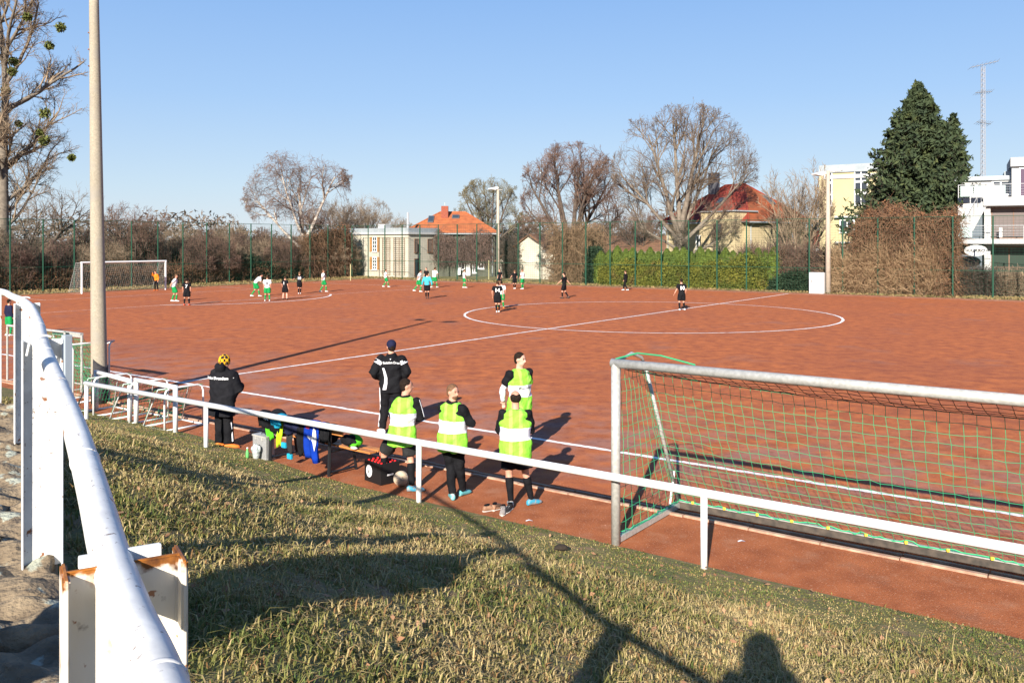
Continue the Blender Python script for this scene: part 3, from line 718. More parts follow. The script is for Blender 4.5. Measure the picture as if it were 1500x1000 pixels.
# youth goal with green net further left
S_ = Vector((-14.9, 25.8, 0)); yg = empty('youth_goal', S_, label='wide youth goal with green net half hidden behind the left railing posts', cat='goal')
wY, hY, dY = 3.3, 1.62, .9
for q in (S_, S_ + te * wY):
    mb = MB(); mb.tube([q, q + UP * hY], .03, 8); mb.build('goal_post', M_alu, yg)
mb = MB(); mb.tube([S_ + UP * hY, S_ + te * wY + UP * hY], .035, 8); mb.build('crossbar', M_alu, yg)
mb = MB(); mb.tube([S_, S_ + N2 * dY], .025, 8); mb.tube([S_ + N2 * dY, S_ + N2 * dY + te * wY], .025, 8); mb.tube([S_ + N2 * dY + te * wY, S_ + te * wY], .025, 8); mb.build('base_frame', M_alu, yg)
net_lines(lambda u, v: S_ + te * wY * u + N2 * (dY * (1 - v)) + UP * (hY * v + .02), 26, 13, .006, M_netg, 'net', yg, seed=5)
S2_ = Vector((-12.9, 24.6, 0)); y2 = empty('youth_goal', S2_, label='aluminium bar goal with green net edge directly left of the pole', cat='goal')
mb = MB(); mb.box(S2_ + te * .75 + UP * 1.55, 1.5, .09, .12, a=te, b=N2); mb.build('crossbar', M_alu, y2)
for q in (S2_, S2_ + te * 1.5):
    mb = MB(); mb.tube([q, q + UP * 1.55], .035, 8); mb.build('goal_post', M_alu, y2)
net_lines(lambda u, v: S2_ + te * 1.5 * u + N2 * (.9 * (1 - v)) + UP * (1.52 * v + .02), 18, 11, .006, M_netg, 'net', y2, seed=6)
# grey steel post at the gate
gpst = G(98, 612); mb = MB(); mb.box(Vector((0, 0, .95)), .17, .17, 1.95, a=te, b=N2); ob = mb.build('gate_post', mat('grey_steel', (.30, .34, .38), .5), loc=gpst); bevel(ob, .01)
tag(ob, 'square grey steel gate post behind the second railing post', 'post')
# ------------------------------------------------------------------ far fences
def far_fence(name, P0, d, us, h, label, wire_every=.2):
    root = empty(name, P0, label=label, cat='fence')
    pm = MB(); pm.tube([(0, 0, 0), (0, 0, h)], .060, 8); me = pm.mesh('post'); me.materials.append(M_green)
    for u in us:
        o = bpy.data.objects.new('post', me); col.objects.link(o); o.parent = root; o.location = d * u
    u0, u1 = us[0], us[-1]; parts = []
    zs = np.arange(.05, h, .2); P = np.array([[d * u0 + UP * z, d * u1 + UP * z] for z in zs]); parts.append(tubes_np(P, np.full(P.shape[:2], .006), 3))
    uu = np.arange(u0, u1, .25); P = np.array([[d * u + UP * .02, d * u + UP * h] for u in uu]); parts.append(tubes_np(P, np.full(P.shape[:2], .0045), 3))
    V, f = merge(parts); o = link_mesh('wire_mesh', np_mesh('wire_mesh', V, f), M_green, root); o['kind'] = 'stuff'
    for z in (h - .02, 2.0):
        mb = MB(); mb.tube([d * u0 + UP * z, d * u1 + UP * z], .022, 5); ob = mb.build('top_wire' if z > 3 else 'middle_rail', M_green, root, off=(0, 0, 0))
    return root
FP = Vector((22, 72.4, 0))
far_fence('ball_fence', FP, T2, [-28.9 + 2.63 * i for i in range(31)][0:31], 6.0, 'long tall green mesh fence along the far touchline in front of the houses')
FC = FP + T2 * 50.1
far_fence('ball_fence', FC, -N2, [.98 + 2.63 * i for i in range(19)], 6.0, 'tall green mesh fence behind the left goal in front of bare bushes')

# ------------------------------------------------------------------ far goal with net
gc = Vector((-31.9, 72.1, 0)); a_ = gc - N2 * 3.66; b_ = gc + N2 * 3.66
fg = empty('goal', gc, label='white football goal with net at the far left end of the pitch', cat='goal')
for q in (a_, b_):
    mb = MB(); mb.tube([q, q + UP * 2.44], .075, 10); mb.build('goal_post', M_white, fg)
mb = MB(); mb.tube([a_ - N2 * .07 + UP * 2.47, b_ + N2 * .07 + UP * 2.47], .075, 10); mb.build('crossbar', M_white, fg)
for q in (a_, b_):
    mb = MB(); mb.tube([q + UP * 2.44, q + T2 * .9 + UP * 2.44, q + T2 * 2.0 + UP * .05], .022, 6); mb.build('net_arm', mat('grey_steel_tube', (.25, .25, .24)), fg)
M_netw = mat('pale_net', (.35, .35, .33), .8)
net_lines(lambda u, v: a_.lerp(b_, u) + T2 * (2.0 - 1.1 * v) + UP * (2.4 * v), 40, 14, .004, M_netw, 'back_net', fg, seed=8)
net_lines(lambda u, v: a_ + T2 * u * (2.0 - 1.1 * v) + UP * (2.4 * v), 10, 14, .004, M_netw, 'side_net', fg, seed=9)
net_lines(lambda u, v: b_ + T2 * u * (2.0 - 1.1 * v) + UP * (2.4 * v), 10, 14, .004, M_netw, 'side_net', fg, seed=9)

# ------------------------------------------------------------------ far floodlights, cabinet, mast
def far_lamp(x, y, h, heads, label, r0=.20):
    p = G(x, y); root = empty('floodlight', p, label=label, cat='floodlight')
    mb = MB(); mb.tube([p - UP * .2, p + UP * h], [r0, r0 * .62], 12); mb.build('pole', mat('pale_concrete', (.40, .33, .265), .9, c2=(.33, .28, .225), ns=8), root, smooth_=True)
    mb = MB(); mb.tube([p + UP * (h - .05) - te * .6, p + UP * (h - .05) + te * .6], .04, 6); mb.build('cross_arm', M_alu, root)
    for hd in heads: lamp_head(root, p + UP * h + hd[0], hd[1].normalized(), hd[2])
    return root
far_lamp(1213, 430, 9.75, [(Vector((-.45, 0, -.25)), Vector((-.95, -.4, -.1)), 1.6), (Vector((.3, 0, .05)), Vector((.9, -.5, -.1)), 1.4)], 'right far concrete floodlight pole with two lamps beside the white cabinet', .22)
far_lamp(729.5, 409, 9.9, [(Vector((-.2, 0, .1)), Vector((-.85, -.5, -.1)), 1.6)], 'middle far floodlight pole in front of the house gable', .22)
# cabinet
c0 = G(1197, 430); cb = empty('switch_cabinet', c0, label='white metal switch cabinet beside the right floodlight pole', cat='cabinet')
mb = MB(); mb.box(c0 + UP * .85, 1.12, .5, 1.66, a=te, b=N2); ob = mb.build('housing', mat('cabinet_paint', (.60, .60, .60), .5), cb); bevel(ob, .02)
mb = MB(); mb.box(c0 - N2 * .265 + UP * .87, 1.02, .03, 1.5, a=te, b=N2); ob = mb.build('door', mat('cabinet_paint', (.7, .7, .7)), cb); bevel(ob, .01)
mb = MB(); mb.box(c0 - N2 * .30 - te * .38 + UP * .98, .06, .04, .22, a=te, b=N2); mb.build('handle', M_black, cb)
# corner flag posts
for x, y, lab, h in ((513.5, 411, 'pale yellow corner pole at the far left corner', 1.75), ((716), 409, 'short pale post near the middle floodlight', 2.1)):
    p = G(x, y); mb = MB(); mb.tube([(0, 0, 0), (0, 0, h)], .045, 8); o = mb.build('corner_pole', mat('pale_yellow', (.42, .38, .20), .6), loc=p); tag(o, lab, 'pole')
# lattice mast
mY = 120.; p0 = Vector(((1440 - 750) / F * mY, mY, 0)); mh = CAMZ + (355 - 97) / F * mY
ms = empty('radio_mast', p0, label='slim grey lattice radio mast with yagi antennas behind the white building', cat='mast')
M_mast = mat('galvanised', (.26, .26, .28), .5, metal=.2)
for k in range(3):
    a = k * 2.094; o_ = Vector((math.cos(a), math.sin(a), 0)) * .33; mb = MB(); mb.tube([p0 + o_, p0 + o_ * .8 + UP * mh], .06, 5); mb.build('leg', M_mast, ms)
mb = MB()
for i in range(int(mh / .7)):
    for k in range(3):
        a = k * 2.094; b = (k + 1) * 2.094; z = i * .7
        mb.tube([p0 + Vector((math.cos(a), math.sin(a), 0)) * .31 + UP * z, p0 + Vector((math.cos(b), math.sin(b), 0)) * .31 + UP * (z + .7)], .03, 3)
mb.build('lattice', M_mast, ms)['kind'] = 'stuff'
for z, L_, tl in ((mh + .2, 4.6, .25), (mh - 3.6, 2.6, .1), (mh - 7.8, 2.2, -.12)):
    mb = MB(); d = Vector((1, .2, tl)).normalized(); q = p0 + UP * z; mb.tube([q - d * L_ * .45, q + d * L_ * .55], .05, 5)
    for i in range(7): c = q + d * (-.42 + i * .15) * L_; mb.tube([c - Vector((.15, -.6, .25)), c + Vector((.15, -.6, .25))], .022, 4)
    mb.build('antenna', M_mast, ms)

# ------------------------------------------------------------------ buildings
M_glass = mat('window_glass', (.03, .035, .045), .08, spec=.8)
M_glassd = mat('dark_glass', (.035, .05, .06), .12, spec=.7)
M_wframe = mat('window_frame_white', (.72, .72, .70), .5)
M_bframe = mat('window_frame_brown', (.16, .09, .06), .6)
class Face:
    """a wall face: origin at its lower left seen from outside, u to the right, outward normal m"""
    def __init__(s, O, right): s.O = Vector(O); s.r = Vector(right).normalized(); s.m = Vector((s.r.y, -s.r.x, 0))
    def P(s, u, z, d=0): return s.O + s.r * u + UP * z + s.m * d
    def slab(s, mb, u0, u1, z0, z1, d0, d1):
        mb.hexa([s.P(u0, z0, d1), s.P(u1, z0, d1), s.P(u1, z0, d0), s.P(u0, z0, d0), s.P(u0, z1, d1), s.P(u1, z1, d1), s.P(u1, z1, d0), s.P(u0, z1, d0)])
def window(root, fc, u, z, w, h, fm=None, gm=None, bars=1, trans=0, fw=.09, depth=.06, sill=True):
    fm = fm or M_wframe; gm = gm or M_glass
    mb = MB(); f = fw
    fc.slab(mb, u, u + f, z, z + h, .0, depth); fc.slab(mb, u + w - f, u + w, z, z + h, .0, depth)
    fc.slab(mb, u + f, u + w - f, z, z + f, .0, depth); fc.slab(mb, u + f, u + w - f, z + h - f, z + h, .0, depth)
    for i in range(bars): c = u + w * (i + 1) / (bars + 1); fc.slab(mb, c - f * .45, c + f * .45, z + f, z + h - f, .0, depth - .006)
    for i in range(trans): c = z + h * (i + 1) / (trans + 1); fc.slab(mb, u + f, u + w - f, c - f * .4, c + f * .4, .0, depth - .012)
    wn_ = mb.build('window', fm, root)
    wn_['_w'] = 0
    mb = MB(); fc.slab(mb, u + f * .5, u + w - f * .5, z + f * .5, z + h - f * .5, .0, .02); g_ = mb.build('pane', gm, wn_, off=root.location)
    if sill:
        mb = MB(); fc.slab(mb, u - .05, u + w + .05, z - .07, z - .005, .0, .14); mb.build('sill', fm, wn_, off=root.location)
    return wn_
def block(root, name, O, a, la, b, lb, z0, z1, m):
    mb = MB(); O = Vector(O); p = [O, O + a * la, O + a * la + b * lb, O + b * lb]
    mb.hexa([q + UP * z0 for q in p] + [q + UP * z1 for q in p]); return mb.build(name, m, root)
def hip_roof(root, O, a, la, b, lb, z0, z1, ma, mb_, over=.5, hip=None, name='roof', zr=None):
    """ridge along a; ma = material of the long slopes, mb_ = of the hip ends"""
    O = Vector(O) - a * over - b * over; la += 2 * over; lb += 2 * over; hip = lb / 2 if hip is None else hip
    q = [O, O + a * la, O + a * la + b * lb, O + b * lb]; q = [p + UP * z0 for p in q]
    r0 = O + a * hip + b * lb / 2 + UP * z1; r1 = O + a * (la - hip) + b * lb / 2 + UP * z1
    m = MB(); lo = [p - UP * .15 for p in q]
    m.mi = 0; m.add([q[0], q[1], r1, r0], [(0, 1, 2, 3)]); m.add([q[2], q[3], r0, r1], [(0, 1, 2, 3)])
    m.mi = 1; m.add([q[1], q[2], r1], [(0, 1, 2)]); m.add([q[3], q[0], r0], [(0, 1, 2)])
    m.mi = 2; m.add(lo, [(3, 2, 1, 0)])
    for i in range(4): j = (i + 1) % 4; m.add([lo[i], lo[j], q[j], q[i]], [(0, 1, 2, 3)])
    o = m.build(name, [ma, mb_, mat('eaves_board', (.12, .10, .09), .7)], root)
    # ridge and hip tiles
    t_ = MB(); 
    for s_, e_ in ((r0, r1), (q[0], r0), (q[1], r1), (q[2], r1), (q[3], r0)): t_.tube([s_, e_], .10, 6)
    t_.build('ridge_tiles', ma, o, off=root.location)['kind'] = 'stuff'
    return o, (q, r0, r1)
def tile_mat(name, c, c2, rows_axis=None):
    m = mat(name, c, .8, c2=c2, ns=1.6, lo=.3, hi=.7, det=8, bump=.5, bs=5, stretch=(1, 1, 1), bd=.06)
    nt = m.node_tree; n = nt.nodes; l = nt.links; b = n['Principled BSDF']
    tc = n.new('ShaderNodeTexCoord'); w = n.new('ShaderNodeTexWave'); w.wave_type = 'BANDS'; w.bands_direction = 'Z'; w.inputs['Scale'].default_value = 1.6; w.inputs['Distortion'].default_value = .6; l.new(tc.outputs['Object'], w.inputs['Vector'])
    bp = n.new('ShaderNodeBump'); bp.inputs['Strength'].default_value = .6; bp.inputs['Distance'].default_value = .05; l.new(w.outputs['Fac'], bp.inputs['Height'])
    if b.inputs['Normal'].links: l.new(b.inputs['Normal'].links[0].from_socket, bp.inputs['Normal'])
    l.new(bp.outputs[0], b.inputs['Normal']); return m
R_orange = tile_mat('orange_roof_tiles', (.38, .115, .040), (.25, .075, .030))
R_red = tile_mat('dark_red_glazed_tiles', (.17, .022, .016), (.26, .05, .025))
R_rust = tile_mat('rusty_orange_tiles', (.30, .075, .026), (.16, .055, .022))
R_brown = tile_mat('brown_roof_tiles', (.13, .065, .04), (.19, .10, .055))
M_cream = mat('cream_render', (.47, .435, .35), .9, c2=(.37, .34, .27), ns=.8, lo=.3, hi=.75, det=8, bump=.1, bs=12)
M_creamgrey = mat('grey_white_render', (.44, .42, .37), .9, c2=(.36, .34, .30), ns=.8, bump=.1, bs=12)
M_yell = mat('cream_yellow_render', (.44, .36, .215), .9, c2=(.36, .285, .165), ns=.6, lo=.3, hi=.8, det=8, bump=.15, bs=10)
M_yell2 = mat('yellow_render', (.44, .37, .215), .9, c2=(.39, .33, .19), ns=.5, bump=.1, bs=10)
M_dark = mat('dark_green_grey_render', (.095, .10, .075), .9, c2=(.065, .065, .05), ns=1.2, bump=.2, bs=10)
M_oak = mat('brown_shutter', (.36, .19, .075), .7, c2=(.28, .14, .05), ns=4)
M_zinc = mat('zinc_sheet', (.34, .37, .38), .45, c2=(.28, .31, .33), ns=1.5, metal=.2)
M_whitew = mat('white_render', (.42, .42, .415), .85, c2=(.36, .36, .355), ns=.7, bump=.05, bs=10)

# 1. white flat roofed annexe with trellis and the hip roofed house behind it
K = Vector((-11.9, 100.3, 0))
an = empty('flat_roofed_annexe', K, label='white two storey flat roofed annexe with trellises behind the far corner', cat='building')
block(an, 'wall', K, T2, 10.7, N2, 5.2, -.2, 5.0, M_cream)
block(an, 'cornice', K - T2 * .25 - N2 * .25, T2, 11.2, N2, 5.7, 5.0, 5.25, M_whitew)
block(an, 'roof_edge', K - T2 * .1 - N2 * .1, T2, 10.9, N2, 5.4, 5.25, 5.75, M_zinc)
mb = MB(); p = K + T2 * 1.9 + N2 * 2; mb.tube([p + UP * 5.7, p + UP * 7.6], .14, 10); mb.build('flue_pipe', mat('steel_flue', (.6, .6, .6), .3, metal=.6), an)
block(an, 'skylight', K + T2 * 5.2 + N2 * 1.5, T2, 1.1, N2, 1, 5.75, 6.25, M_whitew)
fF = Face(K + T2 * 10.7, te)      # front, u grows to the right
for z, hh in ((2.95, 1.75), (.85, 1.5)):
    window(an, fF, 5.0, z, .72, hh, gm=M_glassd, bars=1, trans=3, fw=.08)
    for uu in (4.55, 5.78):
        mb = MB(); fF.slab(mb, uu, uu + .40, z, z + hh, 0, .06); mb.build('shutter', M_oak, an)
def trellis(root, fc, u0, u1, z0, z1, nv, nh, m):
    mb = MB()
    for i in range(nv): u = u0 + (u1 - u0) * i / (nv - 1); mb.tube([fc.P(u, z0, .12), fc.P(u, z1, .12)], .022, 4)
    for i in range(nh): z = z0 + (z1 - z0) * i / (nh - 1); mb.tube([fc.P(u0, z, .15), fc.P(u1, z, .15)], .022, 4)
    mb.build('trellis', m, root)['kind'] = 'stuff'
M_trel = mat('trellis_wood', (.22, .13, .08), .8)
for u0, u1 in ((6.7, 7.9), (8.5, 10.2)): trellis(an, fF, u0, u1, .3, 4.6, 3, 20, M_trel)
trellis(an, fF, 1.2, 3.3, .3, 4.2, 3, 6, mat('green_trellis', (.06, .12, .09)))
fS = Face(K, N2)                  # right hand side
window(an, fS, 1.0, 2.9, .8, 1.6, fm=M_bframe, gm=mat('brown_blind', (.14, .10, .08)), bars=0)
window(an, fS, 1.0, .1, .8, 2.1, fm=M_bframe, gm=M_glassd, bars=0, sill=False)
window(an, fS, 3.3, 2.9, .9, 1.6, fm=M_bframe, gm=mat('brown_blind', (.14, .10, .08)), bars=0)

Rr = Vector((-2.05, 104.7, 0)); hA = Vector((-1, 0, 0)); hB = Vector((0, 1, 0)); hL = 10.7
hs = empty('hip_roofed_house', Rr, label='house with orange tiled hip roof and red chimney partly covered in bare vines', cat='building')
block(hs, 'wall', Rr, hA, hL, hB, 9.0, -.2, 5.25, M_dark)
ro, (q, r0, r1) = hip_roof(hs, Rr, hA, hL, hB, 9.0, 5.2, 7.85, R_orange, R_orange, .5, hip=4.3)
fH = Face(Rr + hA * hL, -hA)
def hu_(x): return (x - 750) / F * 104.7 + 2.05 + hL - 4.1 + .0 if False else (x - 750) / F * 104.7 - (Rr.x - hL)
for x0, x1, z, h in ((671, 681, 3.74, .8), (684, 697, 3.2, 1.3), (700, 709, 3.74, .8), (671, 681, .8, 1.0), (692, 699, .4, 1.3), (700, 709, .9, .85)):
    window(hs, fH, hu_(x0), z, hu_(x1) - hu_(x0), h, bars=1)
mb = MB(); fH.slab(mb, hu_(683), hu_(689), .1, 1.9, 0, .08); mb.build('door', M_wframe, hs)
nb_ = empty('notice_board', fH.P(hu_(670), .2, .5), label='white board leaning in front of the vine covered house', cat='board'); mb = MB(); fH.slab(mb, hu_(670), hu_(675), .2, 1.1, .45, .5); mb.build('board', M_wframe, nb_)
ch = Vector((-8.3, 108.0, 0)); mb = MB(); mb.box(ch + UP * 7.4, .85, .6, 2.3, a=hA, b=hB); cho = mb.build('chimney', mat('chimney_brick', (.26, .07, .04), .9, c2=(.19, .055, .035), ns=6), ro, off=hs.location); cho.parent = ro
mb = MB(); mb.tube([ch + UP * 8.5, ch + UP * 9.0], .03, 5); mb.build('flue_rod', M_alu, ro, off=hs.location)
sl = (7.85 - 5.2) / (4.5 + .5)
def skylight(root, roof, O, b_in, z0, over, along, inn, w, h, axis, inward, slope):
    dv = (inward + UP * slope).normalized(); c = O + axis * along + inward * (inn) + UP * (z0 + slope * (inn + over) + .08)
    mb = MB(); mb.box(c, w, h, .12, a=axis, b=dv, w=axis.cross(dv).normalized()); mb.build('skylight', mat('skylight_frame', (.10, .10, .11), .4), roof, off=root.location)
    nn = axis.cross(dv).normalized(); nn = nn if nn.z > 0 else -nn
    mb = MB(); mb.box(c + nn * .03, w * .8, h * .8, .12, a=axis, b=dv, w=nn); mb.build('skylight_pane', M_glassd, roof, off=root.location)
skylight(hs, ro, Rr, 0, 5.2, .5, 7.9, 2.6, .7, 1.7, hA, hB, sl)
skylight(hs, ro, Rr, 0, 5.2, .5, 4.9, 3.2, .9, .9, hA, hB, sl)

# 2. low white gable building with vines
gY = 96.; gk = Vector(((822 - 750) / F * gY, gY, 0)); gb = empty('gable_building', gk, label='low cream building with a wide gable wall and climbing stems beside the middle floodlight', cat='building')
gl = 8.6; gA = gk + T2 * gl
mb = MB(); pr = [gA + UP * -.2, gk + UP * -.2, gk + UP * 2.2, gA.lerp(gk, .52) + UP * 5.0, gA + UP * 1.9]
mb.prism(pr, N2 * 11); mb.build('wall', M_cream, gb)
apx = gA.lerp(gk, .52) + UP * 5.05
for q_, nm in ((gA + UP * 1.95 + T2 * .35, 'left'), (gk + UP * 2.25 - T2 * .35, 'right')):
    mb = MB(); q2 = q_ - UP * .12; mb.prism([apx - N2 * .3, q_ - N2 * .3, q2 - N2 * .3 - UP * .05, apx - UP * .16 - N2 * .3], N2 * 11.6); mb.build('roof', R_brown, gb)
# low annexe at its right
# 3. long low roofs to the right of the oak
lY = 112.; lo_ = Vector(((1010 - 750) / F * lY, lY, 0)); lb_ = empty('long_low_house', lo_, label='long low building with brown tiled roof beyond the green hedge', cat='building')
block(lb_, 'wall', lo_, T2, 17.5, N2, 8, -.2, 2.9, M_creamgrey)
hip_roof(lb_, lo_, T2, 17.5, N2, 8, 2.85, 4.9, R_brown, R_brown, .4, hip=1.0)
for i in range(5): window(lb_, Face(lo_ + T2 * 17.5, te), 1.5 + i * 3.3, 1.2, 1.2, 1.2)

# 4. yellow house with red hip roof
Cc = Vector((22.4, 83.0, 0)); dA = Vector((-.586, .81, 0)).normalized(); dB = Vector((.81, .586, 0)).normalized()
yh = empty('yellow_house', Cc, label='cream yellow house with dark red and orange hip roof and grey chimney behind the hedge', cat='building')
block(yh, 'wall', Cc, dA, 10.6, dB, 9.0, -.2, 6.15, M_yell)
block(yh, 'bay', Cc - dB * 1.4 + dA * .4, dA, 4.2, dB, 3.5, -.2, 7.0, M_yell)
block(yh, 'bay_roof', Cc - dB * 1.6 + dA * .2, dA, 4.6, dB, 3.4, 7.0, 7.12, M_zinc)
block(yh, 'low_wing', Cc + dA * 7.6 - dB * 3.4, dA, 5.5, dB, 3.4, -.2, 3.1, M_yell)
ro2, (q2, ra, rb) = hip_roof(yh, Cc, dA, 10.6, dB, 9.0, 6.1, 10.0, R_red, R_rust, .55, hip=4.6)
cp = Cc + dA * 7.3 + dB * 3.6
mb = MB(); mb.box(cp + UP * 9.7, .95, .7, 3.2, a=dA, b=dB); mb.build('chimney', mat('slate_chimney', (.10, .10, .11), .8), ro2, off=yh.location)
mb = MB(); p = Cc + dB * 8.9 + dA * 1.; mb.tube([p + UP * 0, p + UP * 8.4], .06, 6); mb.build('aerial_pole', M_alu, yh)
fA = Face(Cc + dA * 10.6, -dA)      # faces the pitch on the left
fB = Face(Cc, dB)
fBay = Face(Cc - dB * 1.4 + dA * 4.6, -dA)
window(yh, fBay, 1.3, 1.55, 1.15, 1.7, fm=M_bframe, gm=M_glass, bars=0)
window(yh, fBay, 1.6, 4.9, 1.1, 1.0, fm=M_bframe, gm=M_glass, bars=0)
for u, z, w, h in ((1.2, 3.3, .9, 1.6), (4.1, 3.4, .9, 1.4)): window(yh, fA, u, z, w, h, gm=M_glass)
window(yh, fB, 6.7, 3.3, .5, 1.7, gm=M_wframe, bars=0)
sl2 = (10.0 - 6.1) / (4.5 + .55)
skylight(yh, ro2, Cc, 0, 6.1, .55, 5.2, 2.2, .7, .9, dA, dB, sl2)
skylight(yh, ro2, Cc, 0, 6.1, .55, 5.8, 2.0, .7, 1.4, dB, dA, (10.0 - 6.1) / (4.6))
# small red roofed outbuilding between the houses
ob_ = Vector(((1205 - 750) / F * 118, 118, 0)); oh = empty('small_house', ob_, label='small pale house with red roof far back between the yellow buildings', cat='building')
block(oh, 'wall', ob_, T2, 7, N2, 6, -.2, 3.6, M_whitew); hip_roof(oh, ob_, T2, 7, N2, 6, 3.55, 5.6, R_red, R_red, .4, hip=.6)
# low yellow shed with white awning
sk = Vector(((1146 - 750) / F * 79.5, 79.5, 0)); sh = empty('garden_shed', sk, label='low cream garden shed with flat grey roof right of the green hedge', cat='shed')
block(sh, 'wall', sk, T2, -3.2, N2, 3, -.2, 2.3, M_yell); block(sh, 'roof', sk + T2 * .3 - N2 * .3, T2, -3.9, N2, 3.6, 2.3, 2.5, M_zinc)
mb = MB(); fz = Face(sk, te); fz.slab(mb, 1.6, 2.9, .5, 1.6, .05, .12); mb.build('awning', M_wframe, sh)

# 5. yellow apartment block
ak = Vector(((1200 - 750) / F * 92, 92, 0)); ap = empty('apartment_block', ak, label='yellow four storey apartment block with white windows behind the conifer', cat='building')
zt = CAMZ + (355 - 254) / F * 92
block(ap, 'wall', ak, te, 11.5, N2, 11, -.2, zt, M_yell2)
block(ap, 'parapet', ak - te * .0 - N2 * .15, te, 11.8, N2, 11.3, zt, zt + .8, M_zinc)
fP = Face(ak, te)
def zpx(y, Y=92): return CAMZ + (355 - y) / F * Y
for k_ in range(3):
    window(ap, fP, 3.55, zpx(302) + k_ * 1.22 + .0, 1.35, 1.2, bars=1, fw=.10, sill=(k_ == 0))
    window(ap, fP, .75, zpx(302) + k_ * 1.22, .6, 1.2, bars=0, fw=.1, sill=(k_ == 0))
for yy in (341, 378):
    window(ap, fP, 2.1, zpx(yy), 1.5, 1.35, bars=1, fw=.10)
    mb = MB(); fP.slab(mb, 1.7, 4.9, zpx(yy) + 1.55, zpx(yy) + 1.72, 0, .5); mb.build('canopy', M_whitew, ap)
mb = MB(); fP.slab(mb, .5, 9, zt - .65, zt - .25, 0, .10); mb.build('band', M_whitew, ap)

# 6. modern white house at the right edge
wY = 71.; wk = Vector(((1403 - 750) / F * wY, wY, 0)); wh = empty('modern_white_house', wk, label='modern white house with glass balconies and an oval sign at the right edge', cat='building')
def wz(y): return CAMZ + (355 - y) / F * wY
wr = Vector((.888, -.46, 0)).normalized(); wi = Vector((.46, .888, 0)).normalized(); fW = Face(wk, wr)
def wu(x):   # distance along the front for photo column x
    k = (x - 750) / F; return (k * wk.y - wk.x) / (wr.x - k * wr.y)
mb = MB(); fW.slab(mb, 0, 16, -.2, wz(290), -10, 0); mb.build('wall', M_whitew, wh)
mb = MB(); fW.slab(mb, wu(1404), 16, wz(290) + .003, wz(262), -10, -3.2); mb.build('top_storey', M_whitew, wh)
mb = MB(); fW.slab(mb, wu(1404) - .3, wu(1484), wz(262), wz(256), -10.3, -2.9); mb.build('roof_edge', M_zinc, wh)
mb = MB(); fW.slab(mb, wu(1484), 16, wz(290) + .003, wz(244), -9, -2.2); mb.build('tower', M_whitew, wh)
mb = MB(); fW.slab(mb, wu(1482), 16, wz(244), wz(231), -9.3, -1.9); mb.build('tower_cap', M_whitew, wh)
mb = MB(); fW.slab(mb, wu(1474), wu(1486), wz(256), wz(249), -7, -3.4); mb.build('roof_vent', M_zinc, wh)
# balcony slabs
mb = MB(); fW.slab(mb, wu(1387), 17, wz(357), wz(350), 0, 2.0); sb = mb.build('balcony_slab', M_whitew, wh)
mb = MB(); fW.slab(mb, wu(1440), 17, wz(303), wz(291), 0, 1.2); mb.build('balcony_slab', M_whitew, wh)
# lower dark opening, upper glazed wall, white column, outside stair
mb = MB(); fW.slab(mb, wu(1407), wu(1441), .0, wz(358), .0, .04); mb.build('recess_panel', mat('blue_grey_panel_and_shade', (.10, .125, .15), .7), wh)
mb = MB(); fW.slab(mb, wu(1441.5), wu(1450.5), -.2, wz(303) - .01, .05, .7); mb.build('column', M_whitew, wh)
window(wh, fW, wu(1452), 0.4, 6.2, wz(358) - .55, fm=M_bframe, gm=mat('greenhouse_glass', (.035, .05, .04), .1), bars=4, trans=1, fw=.09, sill=False)
window(wh, fW, wu(1452), wz(350) + .03, 6.2, wz(304) - wz(350) - .1, fm=M_bframe, gm=mat('blind_fabric', (.13, .105, .10), .7), bars=3, fw=.08, sill=False)
window(wh, Face(fW.P(0, 0, -3.2), wr), wu(1450) + .2, wz(285), 2.0, 1.25, gm=M_glass, bars=2, fw=.12, sill=False)
window(wh, Face(fW.P(0, 0, -2.2), wr), wu(1495), wz(289), 1.4, 2.4, gm=mat('plum_glass', (.09, .06, .09), .2), bars=0, fw=.10, sill=False)
mb = MB(); st = [fW.P(wu(1409), wz(350) + .02, .06), fW.P(wu(1440), wz(350) + .02, .06), fW.P(wu(1440), wz(296), .06)]
mb.prism(st, fW.m * .05); mb.build('painted_stair_shade', mat('blue_grey_panel_and_shade', (.1, .12, .15)), wh)  # shade below the stair, put in as a blue-grey triangle
mb = MB(); s0_ = fW.P(wu(1408), wz(350) + .05, .12); s1_ = fW.P(wu(1437), wz(297), .12)
mb.prism([s0_, s0_ + fW.r * .55, s1_ + fW.r * .55, s1_], fW.m * .9); mb.build('stair', M_whitew, wh)
for k_ in range(6):
    p = s0_.lerp(s1_, k_ / 5) + fW.m * .9; mb = MB(); mb.tube([p, p + UP * .95], .018, 4); mb.build('baluster', mat('rail_steel', (.5, .5, .5), .35, metal=.4), wh)
mb = MB(); mb.tube([s0_ + fW.m * .9 + UP * .95, s1_ + fW.m * .9 + UP * .95], .025, 5); mb.build('handrail', mat('rail_steel', (.5, .5, .5)), wh)
M_railm = mat('rail_steel', (.5, .5, .5), .35, metal=.4)
M_bglass = mat('balcony_glass', (.35, .42, .42), .1, spec=.6)
